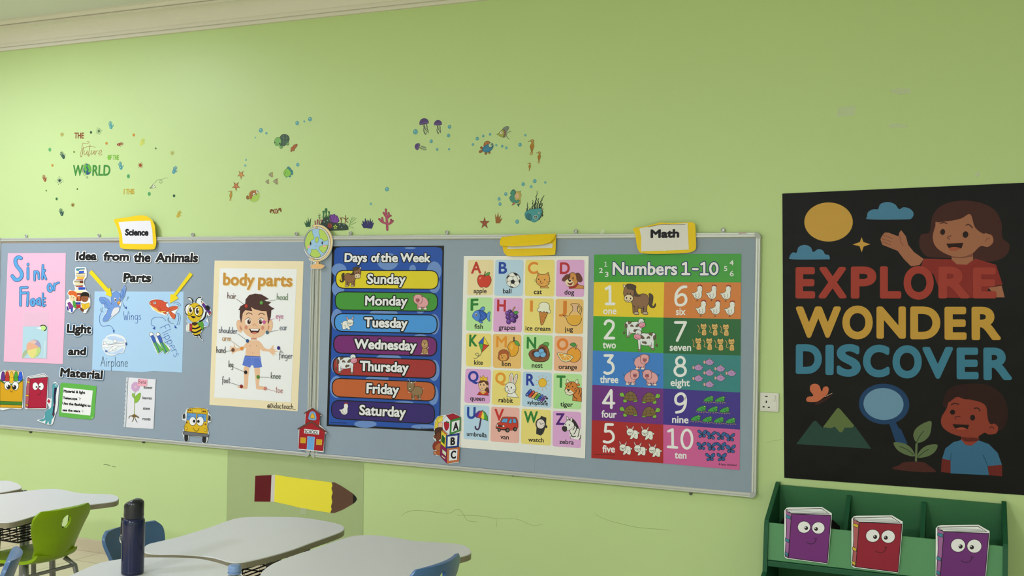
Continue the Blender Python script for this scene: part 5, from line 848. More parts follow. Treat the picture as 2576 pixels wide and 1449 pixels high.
def d_dog(a):
    B = '#b08a5c'; [a.L(KO, s, 6) for s in ('1858 596 1872 640', '1976 596 1964 640')]; a.L('#d8c0a0', '1976 780 1996 750', 14); a.P(B, '1860 860 1870 780 1920 770 1970 790 1984 880 1920 896 1860 890', 1, KO, 6); [a.E('#cdb890', x, 880, 24, 16, 0, KO, 5) for x in (1866, 1968)]; a.L(KO, '1900 810 1896 870', 5); a.L(KO, '1944 810 1948 870', 5)
    a.P(B, '1864 630 1890 604 1920 600 1964 612 1982 660 1986 720 1960 766 1916 776 1868 758 1850 700', 1, KO, 6); a.E('#c4a274', 1918, 712, 46, 46); a.P(KO, '1896 676 1940 676 1918 704'); a.L(KO, '1882 716 1916 744 1954 716', 6, 1); a.L(KO, '1918 704 1918 730', 5); a.E(KO, 1896, 652, 5, 6); a.E(KO, 1940, 652, 5, 6)
DOG = (d_dog, 1918, 745, 300)
def d_cow(a):
    W_, B = '#dfe3e6', '#6a5644'
    a.L(KO, '140 980 130 1050 128 1160', 13, 1); a.L('#b0a08c', '140 980 130 1050 128 1160', 6, 1); a.E(B, 122, 1186, 20, 26, 0, KO, 5)
    for x, y in ((215, 1240), (430, 1240)): a.P(W_, [(x-16, 1100), (x+24, 1100), (x+16, y), (x-12, y)], 0, KO, 6)
    a.P(W_, '150 980 190 950 300 960 400 960 480 1040 470 1110 420 1170 320 1190 230 1180 200 1120 170 1060', 1, KO, 7)
    for x, y in ((190, 1250), (440, 1270)): a.P(W_, [(x-20, 1090), (x+34, 1110), (x+22, y), (x-14, y)]); a.L(KO, [(x-18, 1110), (x-14, y)], 6); a.L(KO, [(x+32, 1130), (x+22, y)], 6); a.P('#8a7a68', [(x-20, y-8), (x+28, y-8), (x+30, y+20), (x-24, y+20)], 1, KO, 5)
    a.P('#e4a8b8', '226 1180 270 1184 262 1206 236 1204', 1, KO, 4)
    for s in ('200 952 270 960 260 990 230 1000 216 1012', '250 1030 280 1016 312 1050 300 1062 276 1050 256 1060', '350 1050 400 996 420 1010 410 1050 384 1066', '310 1140 340 1106 360 1120 384 1106 390 1140 350 1150 330 1164', '146 1000 180 1010 186 1060 160 1086'): a.P(B, s, 1, KO, 5)
    a.P('#c0a08c', '390 940 420 950 410 966', 1, KO, 5); a.L(KO, '512 920 530 904 532 926', 6); a.E(W_, 466, 948, 56, 54, 0, KO, 7); a.P('#e394ac', '416 1030 440 992 500 976 546 990 548 1040 510 1074 450 1076', 1, KO, 7); a.L(KO, '444 1050 490 1052 530 1010', 6, 1); a.E(KO, 456, 966, 7, 9); a.E(KO, 484, 960, 7, 9)
COW = (d_cow, 325, 1090, 400)
def d_goat(a):
    B = '#8c7250'
    for x in (1930, 2050): a.P('#7a6244', [(x-10, 560), (x+26, 560), (x+10, 640), (x-24, 636)], 0, KO, 6)
    a.L('#c8b8a0', '2150 440 2170 426 2186 430', 14); a.P(B, '1890 480 1960 390 2060 376 2130 400 2160 470 2130 560 2040 582 1960 570 1920 540', 1, KO, 8)
    for x in (1950, 2090): a.P(B, [(x-22, 540), (x+30, 540), (x+28, 640), (x-18, 640)]); a.L(KO, [(x-22, 550), (x-18, 640)], 6); a.L(KO, [(x+30, 550), (x+28, 640)], 6); a.P('#a8947c', [(x-20, 636), (x+32, 636), (x+30, 668), (x-26, 668)], 1, KO, 6)
    a.P(B, '1820 290 1880 270 1960 290 1976 350 1950 440 1900 490 1840 470 1816 400', 1, KO, 8); a.L(KO, '1870 270 1860 230 1836 214', 14); a.L('#d8d4c8', '1870 270 1860 230 1836 214', 8); a.L(KO, '1950 300 1980 280 2010 270', 14); a.L('#d8d4c8', '1950 300 1980 280 2010 270', 8); a.E('#e2ddd0', 1912, 288, 20, 14, 20); a.E('#e6e2d8', 1874, 420, 20, 18, 0, KO, 6); a.L(KO, '1856 460 1880 464', 6); a.E(KO, 1868, 384, 5, 7); a.E(KO, 1890, 384, 5, 7); a.P('#d8d0c0', '1840 496 1876 500 1856 526')
GOAT = (d_goat, 2005, 440, 460)
def d_hen(a, head='#e4e4e0'):
    a.L('#3a2a20', '398 990 396 1040', 8); a.L('#3a2a20', '380 1040 414 1036', 7); a.P('#a83028', '410 760 420 736 440 750 456 730 474 750 486 744 490 776', 1)
    a.P(head, '400 850 400 790 440 758 484 776 496 820 484 870 484 950 450 996 390 1004 346 976 324 930 296 904 320 884 344 890', 1, KO, 6); a.L(KO, '360 910 384 920 362 940 388 950 370 970 400 990 430 960 430 900', 5, 1); a.L(KO, '300 890 340 900', 4); a.E(KO, 478, 810, 5, 6)
HEN = (d_hen, 395, 890, 310)
# ------------------------------------------------ days of the week poster
ZD1 = (840, 660, 9.54); ZD2 = (830, 780, 8.05); ZD3 = (820, 930, 8.883); Z7 = (800, 580, 2.4158)
GP = dict(rough=.28, spec=.35)
t = poster('poster', Z7, (410, 650), 'glossy blue Days of the Week poster with seven coloured banners', 'poster')
art(Z7, .0208, **GP).sheet('#15161c', '86 96 766 92 742 1222 52 1188').build('sheet', t)
a = art(Z7, .0214, **GP); a.P('#2450a8', '100 122 112 106 140 100 720 100 748 108 756 124 736 1208 66 1178')
lb = '#6a8cc8'
for x, y, rx, ry in ((128, 240, 45, 40), (122, 352, 38, 48), (424, 188, 64, 52), (575, 232, 20, 24), (706, 246, 44, 58), (560, 106, 34, 6), (706, 330, 36, 50), (116, 540, 36, 64), (400, 500, 84, 20), (622, 490, 22, 14), (704, 570, 34, 62), (622, 650, 44, 20), (428, 780, 78, 32), (112, 820, 32, 50), (704, 850, 34, 64), (112, 950, 40, 66), (360, 900, 70, 18), (700, 1000, 32, 60), (288, 1176, 68, 22), (640, 1192, 74, 14), (520, 1046, 60, 10)): a.E(lb, x, y, rx, ry); a.k -= .8
a.build('blue_print', t)
a = art(Z7, .0222, **GP); [(a.T('#e4e6ea', s_, (x0, 189), (x1, 189+(x0-160)*.004), 50, 2.6, '#14141c', 5.4), setattr(a, 'k', 0)) for s_, x0, x1 in (('Days', 163, 295), ('of', 325, 372), ('the', 382, 483), ('Week', 502, 680))]; a.build('title', t)
def banner(tr, q, r, col, txt, p0, p1, h, an, ax, ay, ah, flip=1):
    a = art(tr, .0219, **GP); a.R(col, q, r, '#131218', 22); b = a.build('day_banner', t)
    a = art(tr, .0223, k=0, **GP); a.T('#e4e4e6', txt, p0, p1, h, 10, '#131218', 24); a.build('day_name', b)
    a = art(tr, .0223, k=4, **GP); place(a, an, ax, ay, ah, flip); a.build('animal_picture', b)
banner(ZD1, '45 195 2505 200 2500 645 50 620', 200, '#dcca2c', 'Sunday', (806, 506), (1712, 512), 222, HORSE, 395, 350, 490); banner(ZD1, '30 705 2490 735 2480 1175 35 1140', 200, '#45923c', 'Monday', (756, 1024), (1752, 1032), 216, PIG, 2095, 950, 380)
banner(ZD2, '90 70 2170 100 2170 480 92 430', 175, '#4a94dc', 'Tuesday', (700, 338), (1560, 356), 184, BUNNY, 355, 255, 290); banner(ZD2, '75 505 2165 545 2160 935 75 870', 175, '#752a72', 'Wednesday', (500, 776), (1742, 812), 186, DOG, 1918, 745, 300); banner(ZD2, '65 940 2150 1010 2140 1385 65 1315', 175, '#a03234', 'Thursday', (612, 1222), (1582, 1258), 188, COW, 325, 1090, 400)
banner(ZD3, '140 190 2440 280 2435 705 135 600', 195, '#bc5f34', 'Friday', (912, 518), (1620, 554), 210, GOAT, 2005, 440, 460); banner(ZD3, '125 680 2430 780 2425 1215 120 1090', 195, '#35246e', 'Saturday', (752, 1004), (1776, 1056), 212, HEN, 395, 890, 310)
a = art(Z7, .0216, **GP); a.T('#14182c', '© Laura Strickland', (626, 1206), (706, 1210), 8, .3); a.L('#14182c', '78 1166 172 1170', 3.5); a.build('maker_mark', t)
# ------------------------------------------------ alphabet poster: twenty cards
Za = (1160, 640, 7.245); Zb = (1160, 830, 7.245); Zc = (1150, 1000, 7.806)
GA = dict(rough=.45, gain=1.2)
t = poster('poster', Za, (1190, 1800), 'white alphabet poster with twenty coloured picture cards', 'poster')
art((0, 0, 1), .0208, **GA).sheet('#e6e2dc', '1167 644.1 1324 644.1 1481 644.4 1477 900 1471.8 1153.1 1314 1138 1156.4 1125.5 1161.5 885').build('sheet', t)
CR, CB, CY, CP, CG, CO, CS = '#ecd2a4', '#b2cdf0', '#ebd27c', '#d8a4d4', '#b2dc9c', '#ecb870', '#eab08c'
K = '#2a2420'
def card(tr, q, col, letter, lc, lp, cap, cp, fn, lh=200, lw=8):
    a = art(tr, .0214, **GA); a.R(col, q, 46); c = a.build('letter_card', t)
    a = art(tr, .0216, **GA); a.T(lc, letter, lp[0], lp[1], lh, lw); a.build('letter', c)
    a = art(tr, .0216, **GA); a.T('#1d1a1c', cap, cp[0], cp[1], cp[2] if len(cp) > 2 else 84, 2.2); a.build('caption', c)
    a = art(tr, .0218, **GA); fn(a); a.build('picture', c)
R_, N_, G_, O_ = '#b83a30', '#2446a0', '#2a7a36', '#dd8a30'
def f(a):
    a.P('#c8402e', '400 376 330 378 298 450 310 540 360 600 414 594 470 602 530 540 548 450 510 380 450 374', 1, K, 7); a.L('#5a3a24', '420 400 430 360 442 314', 16); a.P('#5c9c44', '440 390 460 344 520 326 510 372', 1, K, 5); a.E('#e08a74', 348, 432, 14, 24, 30)
card(Za, '125 98 590 98 572 745 110 745', CR, 'A', R_, ((188, 342), (358, 340)), 'apple', ((230, 704), (462, 706)), f)
def f(a):
    a.E('#e4e4de', 950, 470, 130, 138, 0, K, 6); [a.P('#202022', s) for s in ('902 480 950 454 984 490 964 540 910 530', '950 336 1010 344 1040 380 1000 388 964 362', '822 440 850 390 880 370 884 396 846 430', '1068 440 1080 480 1070 530 1050 500', '880 580 930 582 960 604 900 604')]; [a.L(K, s, 6) for s in ('902 480 836 496', '950 454 940 406', '984 490 1050 480', '964 540 1000 572', '910 530 890 584', '884 396 910 400 940 406 1000 388', '836 440 846 430 850 500 830 520', '1000 388 1030 440 1050 500', '1040 380 1068 430')]
card(Za, '625 98 1137 98 1123 758 605 752', CB, 'B', N_, ((690, 344), (828, 346)), 'ball', ((762, 708), (914, 710)), f)
def cat(a):
    c = '#dda050'; a.P(c, '1440 612 1450 576 1560 560 1600 612', 0, K, 6); a.P(c, '1366 470 1384 400 1400 334 1450 366 1530 364 1590 328 1608 400 1616 480 1590 550 1520 588 1440 578 1380 530', 0, K, 8); a.P('#c07c38', '1396 400 1408 352 1440 378'); a.P('#c07c38', '1560 374 1590 344 1598 400'); a.E(K, 1414, 454, 10, 15); a.E(K, 1524, 462, 10, 15); a.P('#5a2a1c', '1430 480 1466 482 1448 506'); a.L(K, '1416 520 1430 530 1448 510 1464 534 1498 512', 6, 1); [a.L(K, s, 5) for s in ('1328 464 1372 474', '1330 494 1380 494', '1560 490 1640 490', '1560 512 1616 536')]
card(Za, '1172 98 1705 98 1698 768 1160 755', CY, 'C', '#dc8630', ((1222, 346), (1392, 346)), 'cat', ((1326, 722), (1470, 722)), cat)
def f(a):
    b, d = '#c88848', '#6a3a2a'; a.P(b, '2110 520 2160 560 2236 576 2236 626 2000 622 2080 590', 0, K, 6); a.P(b, '1900 470 1960 370 2030 330 2090 360 2120 440 2120 520 2060 580 1960 580 1910 540', 1, K, 8); a.P('#ecd0b0', '1900 480 1960 430 2050 520 2020 580 1950 576 1906 540', 1); a.P(d, '1940 366 1890 390 1840 460 1870 490 1910 470 1950 420', 1, K, 7); a.P(d, '2090 348 2150 344 2200 420 2206 480 2160 506 2110 460 2100 400', 1, K, 7); a.P(d, '1950 370 1990 350 1980 430 1946 470', 1); a.E(K, 1966, 412, 10, 20); a.E(K, 2040, 434, 11, 22); a.P('#2a1a16', '1950 460 2006 470 1980 502', 1); a.P('#8a3028', '1940 516 1980 530 2030 510 2010 556 1970 556', 1, K, 5); a.P('#a8282c', '1960 586 2060 576 2120 520 2136 544 2080 606 1970 624', 0, K, 5)
card(Za, '1742 98 2248 98 2240 775 1725 768', CP, 'D', '#b02c34', ((1806, 352), (1972, 350)), 'dog', ((1884, 730), (2058, 732)), f)
def fish(a):
    c, d = '#4a84d8', '#2a5ab8'; a.P('#5a90dc', '336 1020 380 960 424 962 418 1020', 1, K, 7); a.P('#5a90dc', '460 1110 500 1052 534 1054 520 1140 526 1220 490 1200 464 1150', 1, K, 7); a.P('#4a84d8', '320 1210 370 1216 396 1250 350 1250', 1, K, 7); a.P(d, '204 1120 240 1050 310 1016 390 1030 450 1070 468 1110 440 1170 380 1210 300 1216 230 1170', 1, K, 8); a.P(c, '204 1120 240 1050 310 1022 340 1080 344 1150 320 1216 240 1180', 1); a.L(K, '312 1018 344 1090 342 1160 318 1214', 6, 1); a.E('#e8ecf0', 272, 1100, 24, 30, 0, K, 5); a.E(K, 274, 1104, 13, 18); [a.L('#7aaae8', s, 5, 1) for s in ('370 1080 400 1100 396 1120', '400 1120 424 1140 410 1160', '366 1150 384 1176')]
card(Za, '108 785 572 785 550 1400 92 1392', CG, 'F', G_, ((178, 1018), (302, 1014)), 'fish', ((244, 1352), (394, 1356)), fish)
def f(a):
    for x, y, r, c in ((890, 1050, 42, '#4a2470'), (996, 1134, 44, '#4a2470'), (964, 1206, 40, '#4a2470'), (846, 1076, 42, '#6a3c94'), (926, 1092, 42, '#6a3c94'), (854, 1146, 44, '#5c3086'), (866, 1226, 44, '#6a3c94'), (932, 1184, 46, '#6a3c94')): a.E(c, x, y, r*.95, r*1.05, 0, K, 6); a.E('#8a62b4', x-12, y-14, r*.3, r*.36)
    a.L(K, '940 1042 950 1000 978 962', 24, 1); a.L('#c08a64', '940 1042 950 1000 978 962', 14, 1); a.P('#4a9a44', '960 1050 1000 1030 1042 1052 1010 1090 974 1086', 1, K, 6)
card(Za, '600 790 1122 797 1105 1420 582 1410', CP, 'H', '#b83038', ((660, 1028), (806, 1034)), 'grapes', ((686, 1370), (988, 1376)), f)
def f(a):
    a.P('#c8823c', '1424 1040 1584 1060 1490 1280 1468 1292 1450 1270', 0, K, 8); [a.L('#9a5c24', s, 5) for s in ('1440 1110 1540 1160', '1450 1180 1510 1216', '1430 1060 1560 1112', '1540 1070 1446 1170', '1560 1100 1460 1250')]; a.P('#eee8cc', '1400 1030 1390 1000 1420 970 1420 920 1460 880 1520 872 1580 890 1610 940 1606 1000 1630 1030 1620 1066 1586 1064 1560 1046 1540 1062 1510 1040 1476 1062 1450 1036 1424 1046', 1, K, 7)
card(Za, '1158 798 1690 805 1675 1440 1140 1425', CY, 'I', '#d88834', ((1258, 1040), (1302, 1040)), 'ice cream', ((1176, 1384), (1622, 1396)), f, 196, 4)
def f(a):
    a.P('#e6b876', '2000 902 2150 906 2120 960 2126 1040 2170 1090 2196 1170 2160 1260 2090 1300 2000 1286 1940 1230 1910 1150 1864 1112 1950 1122 1990 1070 2030 1020 2030 950', 1, K, 9); a.P('#dda63c', '1976 1110 2176 1110 2192 1180 2150 1260 2080 1292 2000 1280 1940 1220 1930 1160', 1); a.P('#d8b090', '2016 916 2132 916 2112 970 2118 1050 2040 1050 2044 960', 0); a.L(K, '2140 950 2180 946 2200 990 2190 1050 2168 1084', 9, 1); a.L(K, '2126 980 2160 970 2170 1000 2150 1050', 8, 1)
card(Za, '1722 810 2232 818 2222 1452 1710 1440', CO, 'J', '#d07c2c', ((1786, 1058), (1918, 1058)), 'jug', ((1890, 1398), (2036, 1402)), f, 204, 6)
def f(a):
    for s, c in (('416 122 404 260 318 236', '#2c62c0'), ('416 122 506 280 404 260', '#f0cc40'), ('318 236 404 260 376 410', '#4aa848'), ('404 260 506 280 376 410', '#c8422c')): a.P(c, s, 0, K, 7)
    a.L('#22304a', '376 410 340 470 290 470 260 440 286 420 320 440 310 486 270 516 228 514', 8, 1)
card(Zb, '92 58 550 68 545 680 90 660', CY, 'K', G_, ((152, 294), (286, 294)), 'kite', ((238, 632), (394, 636)), f)
def f(a):
    a.P('#e0a02c', '950 204 890 230 850 300 870 380 894 440 896 476 950 480 1010 450 1046 360 1040 290 1000 220', 1, K, 8); a.L(K, '962 206 964 136', 26); a.L('#5a4630', '962 206 964 138', 16); a.P('#5aa048', '966 200 1020 200 1060 250 1066 290 1010 276 980 240', 1, K, 6); a.E('#e8b858', 920, 310, 24, 50, 10)
    a.P('#a8582c', '680 470 690 400 750 360 830 370 874 430 870 510 830 556 760 566 700 550 670 510', 1, K, 6); a.P('#dda050', '704 470 750 440 820 440 840 500 810 550 740 556 706 520', 1); a.E(K, 732, 470, 7, 11); a.E(K, 782, 478, 7, 11); a.P(K, '736 498 764 500 748 514'); a.L(K, '728 528 748 516 768 534', 5, 1); [a.L(K, s, 3) for s in ('690 490 716 494', '690 510 716 508', '800 508 830 512', '800 520 828 526')]
card(Zb, '580 70 1098 88 1090 708 578 688', CO, 'M', '#dd9030', ((644, 310), (822, 316)), 'lion', ((744, 656), (900, 660)), f, 192, 6)
def f(a):
    a.P('#5aa04c', '1476 270 1530 226 1600 240 1580 300 1530 300', 1, K, 6); a.P('#8a5432', '1240 470 1240 410 1300 360 1390 350 1430 290 1480 266 1560 300 1596 370 1612 450 1590 530 1520 576 1400 580 1300 556', 1, K, 8); a.P('#553020', '1280 430 1320 380 1400 370 1450 310 1510 310 1556 380 1560 460 1480 500 1340 490', 1); a.E('#74aedc', 1462, 392, 52, 52, 0, K, 6); a.E('#74aedc', 1384, 446, 60, 52, 20, K, 6); a.E('#74aedc', 1494, 452, 56, 48, -25, K, 6); a.P('#8a5432', '1240 470 1330 500 1440 512 1560 480 1606 450 1590 530 1500 570 1400 576 1300 550', 1, K, 5); [a.L('#5a3420', s, 5, 1) for s in ('1270 500 1360 540 1460 544', '1420 524 1520 520 1580 490')]
card(Zb, '1135 85 1668 100 1655 738 1125 715', CG, 'N', G_, ((1202, 332), (1358, 338)), 'nest', ((1290, 684), (1482, 688)), f)
def f(a):
    a.E('#e29a34', 2054, 454, 128, 134, 0, K, 8); a.L(K, '2084 350 2100 310 2120 272', 8); a.L(K, '2066 352 2100 352', 6); a.P('#4a9444', '1984 268 2030 234 2080 244 2096 290 2040 302', 1, K, 6); a.P('#f0e2b4', '1768 416 2028 474 1996 550 1920 582 1840 562 1786 500', 1, K, 8); a.P('#e29a34', '1792 432 2004 480 1976 540 1916 560 1850 544 1806 496', 1); [a.L('#f0e2b4', s, 8) for s in ('1890 452 1810 500', '1890 452 1870 550', '1890 452 1930 556', '1890 452 1986 520')]
card(Zb, '1705 105 2218 120 2205 766 1690 742', CS, 'O', '#dd7c30', ((1752, 358), (1942, 360)), 'orange', ((1778, 708), (2110, 716)), f, 196, 10)
def f(a):
    h = '#5a3226'; a.P(h, '440 1010 480 1030 506 1090 500 1150 440 1100', 1, K, 6); a.P('#b83430', '294 1184 330 1130 390 1110 440 1104 484 1130 502 1194', 0, K, 6); a.P('#e8b890', '370 1090 430 1090 440 1120 400 1150 366 1120', 0); a.L('#e0b040', '352 1124 400 1160 450 1128', 16, 1); a.P('#e8b890', '322 970 400 930 470 970 474 1030 430 1090 390 1110 340 1080 320 1020', 1, K, 6); a.E('#e8b890', 478, 1024, 20, 26, 0, K, 4); a.P(h, '314 968 350 926 430 916 490 950 492 1010 450 980 420 944 370 960', 1, K, 6); a.P('#e6b834', '346 840 372 880 404 826 434 876 478 858 472 934 410 918 346 922', 0, '#8a6420', 6); a.E('#a83a2c', 400, 892, 8, 12); a.E(K, 354, 998, 8, 20); a.E(K, 414, 1002, 8, 20); a.L(K, '366 1050 384 1064 404 1050', 5, 1)
card(Zb, '80 705 545 720 522 1345 58 1325', CP, 'Q', '#2a3c9c', ((134, 940), (306, 944)), 'queen', ((166, 1284), (424, 1296)), f, 184, 9)
def f(a):
    w_ = '#e8e4dc'; a.P(w_, '832 1218 860 1150 980 1130 1044 1232', 0, K, 6); a.P(w_, '880 970 876 880 900 800 930 790 946 850 940 980', 1, K, 7); a.P('#d8b4a8', '894 950 892 870 912 816 930 860 924 956', 1); a.P(w_, '950 970 960 880 1000 812 1026 820 1024 880 980 990', 1, K, 7); a.P('#d8b4a8', '960 970 974 890 1000 836 1010 870 974 974', 1); a.P(w_, '800 1080 810 1010 860 964 940 966 990 1020 996 1090 960 1140 890 1162 826 1130', 1, K, 8); a.E(K, 838, 1036, 10, 20); a.E(K, 914, 1052, 10, 20); a.P('#c8846c', '846 1068 884 1074 864 1092'); a.L(K, '832 1110 850 1116 862 1094 876 1122 894 1112', 5, 1); [a.L(K, s, 4) for s in ('774 1060 810 1070', '780 1098 814 1092', '944 1090 1010 1094', '944 1110 990 1130')]
card(Zb, '580 728 1090 752 1070 1385 555 1358', CY, 'Q', '#dd9430', ((628, 966), (804, 972)), 'rabbit', ((684, 1316), (944, 1330)), f, 184, 9)
def f(a):
    a.E('#e8b434', 1484, 962, 74, 80, 0, '#9a6a1c', 7)
    for i in range(10): an = i*36*math.pi/180-.3; a.L('#d89428', [(1484+98*math.cos(an), 962+108*math.sin(an)), (1484+126*math.cos(an), 962+140*math.sin(an))], 8); a.k -= .9
    for i, c in enumerate(('#2848a8', '#b83430', '#e0a038', '#4a9c3c', '#2a50b4', '#66308c')): x, y = 1232+i*53, 1146+i*23; a.L(K, [(x+34, y-40), (x-34, y+40)], 58-i*2); a.L(c, [(x+34, y-40), (x-34, y+40)], 44-i*2); a.E('#e8e8e8', x+30, y-34, 7, 8); a.E('#e8e8e8', x-30, y+36, 7, 8)
    a.E('#22201e', 1564, 1248, 18, 20); a.E('#22201e', 1534, 1304, 18, 20)
card(Zb, '1125 758 1650 778 1640 1420 1108 1392', CB, 'R', '#2a3c9c', ((1192, 1004), (1328, 1012)), 'xylopnone', ((1204, 1350), (1578, 1376), 70), f)
def f(a):
    o = '#cc7c34'; a.P(o, '2030 1290 2040 1130 2110 1040 2196 1060 2194 1304', 0, K, 6); [a.L(K, s, 12, 1) for s in ('2140 1060 2160 1110 2140 1170', '2190 1150 2170 1220', '2040 1180 2070 1230 2110 1250')]; a.P('#e8dcc0', '1920 950 1930 896 1960 930 1966 960', 1, K, 6); a.P('#e8dcc0', '2070 970 2110 900 2130 930 2120 990', 1, K, 6); a.E(o, 1920, 990, 22, 22, 0, K, 5); a.E(o, 2136, 1000, 28, 22, 0, K, 5); a.P(o, '1930 1000 1980 948 2060 950 2110 1000 2110 1090 2060 1160 1980 1190 1910 1160 1890 1090', 1, K, 8); a.P('#eadcc4', '1896 1100 1960 1070 2020 1120 2050 1150 1980 1186 1916 1160', 1); a.P('#3a2418', '1926 1080 1988 1086 1958 1116', 1); a.L(K, '1920 1140 1956 1116 1970 1146 2010 1130', 6, 1); a.E(K, 1960, 1030, 9, 16); a.E(K, 2034, 1034, 9, 16); [a.L(K, s, 9) for s in ('2000 960 1996 1000', '2090 1060 2066 1080', '2100 1100 2070 1106', '2016 956 2010 984')]; a.L(K, '2030 1290 2040 1240', 5); a.L(K, '2100 1290 2110 1250', 5)
card(Zb, '1685 788 2200 808 2188 1448 1675 1430', CG, 'T', G_, ((1744, 1042), (1890, 1046)), 'tiger', ((1808, 1392), (2034, 1402)), f, 206, 9)
def f(a):
    for s, c in (('502 262 430 264 370 310 340 360 390 400', '#6a2c8c'), ('502 262 450 280 400 396 470 414', '#c84830'), ('502 262 466 410 536 432 520 320', '#f0d040'), ('502 262 550 290 600 380 602 462 528 432 530 330', '#4a9c3c')): a.P(c, s, 0)
    a.L(K, '340 360 390 400 420 394 466 416 530 432 560 440 602 462 596 370 550 290 500 260 430 262 376 306 340 360', 8); a.L(K, '500 262 502 246', 12); a.L(K, '466 416 436 580 404 628 366 610 358 570', 30, 1); a.L('#4a3060', '466 416 436 580 404 628 366 610 358 570', 18, 1)
card(Zc, '138 140 632 165 615 850 128 812', CB, 'U', '#2446a0', ((200, 408), (350, 410)), 'umbrella', ((190, 752), (578, 782)), f, 216, 10)
def f(a):
    a.P('#c03c2c', '762 560 800 500 840 486 880 400 930 380 1080 384 1160 396 1190 480 1186 600 1100 640 900 640 780 600', 1, K, 8); a.P('#5a9cd0', '862 484 900 410 1000 410 980 494', 0, K, 6); a.P('#5a9cd0', '1012 496 1050 416 1072 424 1066 504', 1, K, 6); a.P('#5a9cd0', '1100 420 1140 416 1162 494 1100 494', 1, K, 6); a.P('#40332e', '806 540 888 552 884 578 806 572', 1); a.E('#efe6e0', 786, 550, 14, 26, 0, K, 5); a.E('#efe6e0', 910, 562, 22, 20, 0, K, 5); a.L(K, '764 600 860 630 960 628', 20)
    for x, y, r in ((824, 636, 34), (988, 640, 44), (1136, 622, 40)): a.E('#26221f', x, y, r, r*1.08); a.E('#6a665e', x+4, y, r*.5, r*.6)
card(Zc, '670 178 1225 205 1215 898 652 860', '#eaaea4', 'V', '#c03430', ((736, 446), (908, 446)), 'van', ((850, 812), (1012, 822)), f, 216, 8)
def f(a):
    c = '#2e2e32'; a.P(c, '1652 362 1748 400 1740 560 1690 700 1644 744 1554 712 1560 600 1600 460', 0, K, 6); a.E(c, 1642, 520, 100, 112, 0, K, 6); a.E('#e2d6d0', 1640, 520, 78, 90); a.L(K, '1620 486 1642 526 1696 508', 9); a.E(c, 1752, 572, 20, 28); [a.E(K, x, y, 5, 6) for x, y in ((1656, 462), (1584, 496), (1696, 550), (1624, 586))]
card(Zc, '1265 218 1842 250 1835 945 1252 905', CY, 'W', '#2a7a36', ((1318, 490), (1574, 494)), 'watch', ((1398, 866), (1698, 880)), f, 216, 8)
def f(a):
    w_ = '#e6e2dc'; a.P(w_, '2220 780 2216 640 2300 520 2420 616 2430 700 2400 820 2290 810', 1); a.P('#302a2c', '2180 440 2260 420 2330 480 2390 600 2350 600 2290 500 2230 450', 1, K, 5); a.P(w_, '2150 440 2150 372 2190 410', 1, K, 7); a.P(w_, '2220 450 2240 394 2262 420 2250 480', 1, K, 7); a.P(w_, '2090 560 2130 490 2180 440 2250 470 2300 540 2260 600 2200 640 2140 640', 1, K, 7); a.P('#302a2c', '2060 590 2100 562 2150 580 2150 650 2110 670 2070 640', 1, K, 5); a.E(K, 2132, 530, 8, 18); a.E(K, 2200, 540, 9, 18); [a.L(K, s, 14, 1) for s in ('2300 520 2310 580 2270 640', '2340 600 2330 660 2290 720', '2400 610 2390 700 2370 770', '2430 740 2420 790 2400 820', '2230 700 2260 770 2330 760')]; a.L(K, '2210 640 2230 720 2290 770', 8, 1); a.L(K, '2230 760 2222 806', 7)
card(Zc, '1880 258 2435 290 2430 995 1872 955', CP, 'Z', '#4a1c74', ((1942, 530), (2100, 534)), 'zebra', ((2008, 906), (2286, 922)), f, 216, 8)
# ------------------------------------------------ numbers poster
Z9 = (1470, 540, 3.813); Z10 = (1470, 870, 3.535)
GN = dict(rough=.35, spec=.3, gain=1.15)
t = poster('poster', Z9, (795, 1400), 'bright Numbers 1 to 10 poster with animals in coloured cells', 'poster')
art((0, 0, 1), .0208, **GN).sheet('#3f9a3a', '1494.9 640.4 1864.7 638.3 1860.4 1182.6 1668.6 1165.6 1487.5 1152').build('sheet', t)
WH = '#e6e6e8'
a = art(Z9, .0218, **GN)
a.T(WH, 'Numbers', (274, 574), (886, 576), 116, 4.5, '#242a6e', 7)
one = lambda x, y, h, w: [f'{x-w*.5} {y-h*.86} {x} {y-h}', f'{x} {y-h} {x} {y}', f'{x-w*.6} {y} {x+w*.6} {y}']
for c_, w_ in (('#242a6e', 38), (WH, 22)):
    for s in one(974, 570, 108, 56)+one(1150, 572, 110, 56)+['1042 522 1086 523']: a.L(c_, s, w_); a.k -= .7
    a.L(c_, [(1242+34*math.cos(i*.4189), 518+52*math.sin(i*.4189)) for i in range(15)], w_, 1, True); a.k += 1
[a.L(WH, s, 6) for s in one(206, 496, 42, 22)]
for s, x0, y, x1, h in (('2', 142, 558, 176, 46), ('3', 198, 596, 230, 46), ('4', 1394, 484, 1430, 46), ('5', 1340, 540, 1370, 46), ('6', 1396, 590, 1432, 50)): a.T(WH, s, (x0, y), (x1, y), h, 1)
a.build('title', t)
def d_turtle(a):
    g, s_ = '#7cb83c', '#7a6238'
    for p in ('40 74 60 80 66 100 40 104 32 90', '120 74 150 78 160 92 140 100 118 90'): a.P(g, p, 1, KO, 2.5)
    a.P(g, '0 30 10 18 30 16 40 34 50 50 60 56 56 70 36 54 14 52 2 44', 1, KO, 2.5); a.P(s_, '40 72 48 40 70 14 100 4 130 18 150 46 158 80 120 90 80 88', 1, KO, 3); [a.L('#3a2c18', q, 2.5, 1) for q in ('50 46 90 40 148 46', '74 14 86 40 80 84', '124 14 118 40 128 86', '44 68 96 66 154 70')]; a.E(KO, 14, 28, 2.5, 3.5); a.L(KO, '4 42 14 42', 2)
TURTLE = (d_turtle, 80, 55, 105)
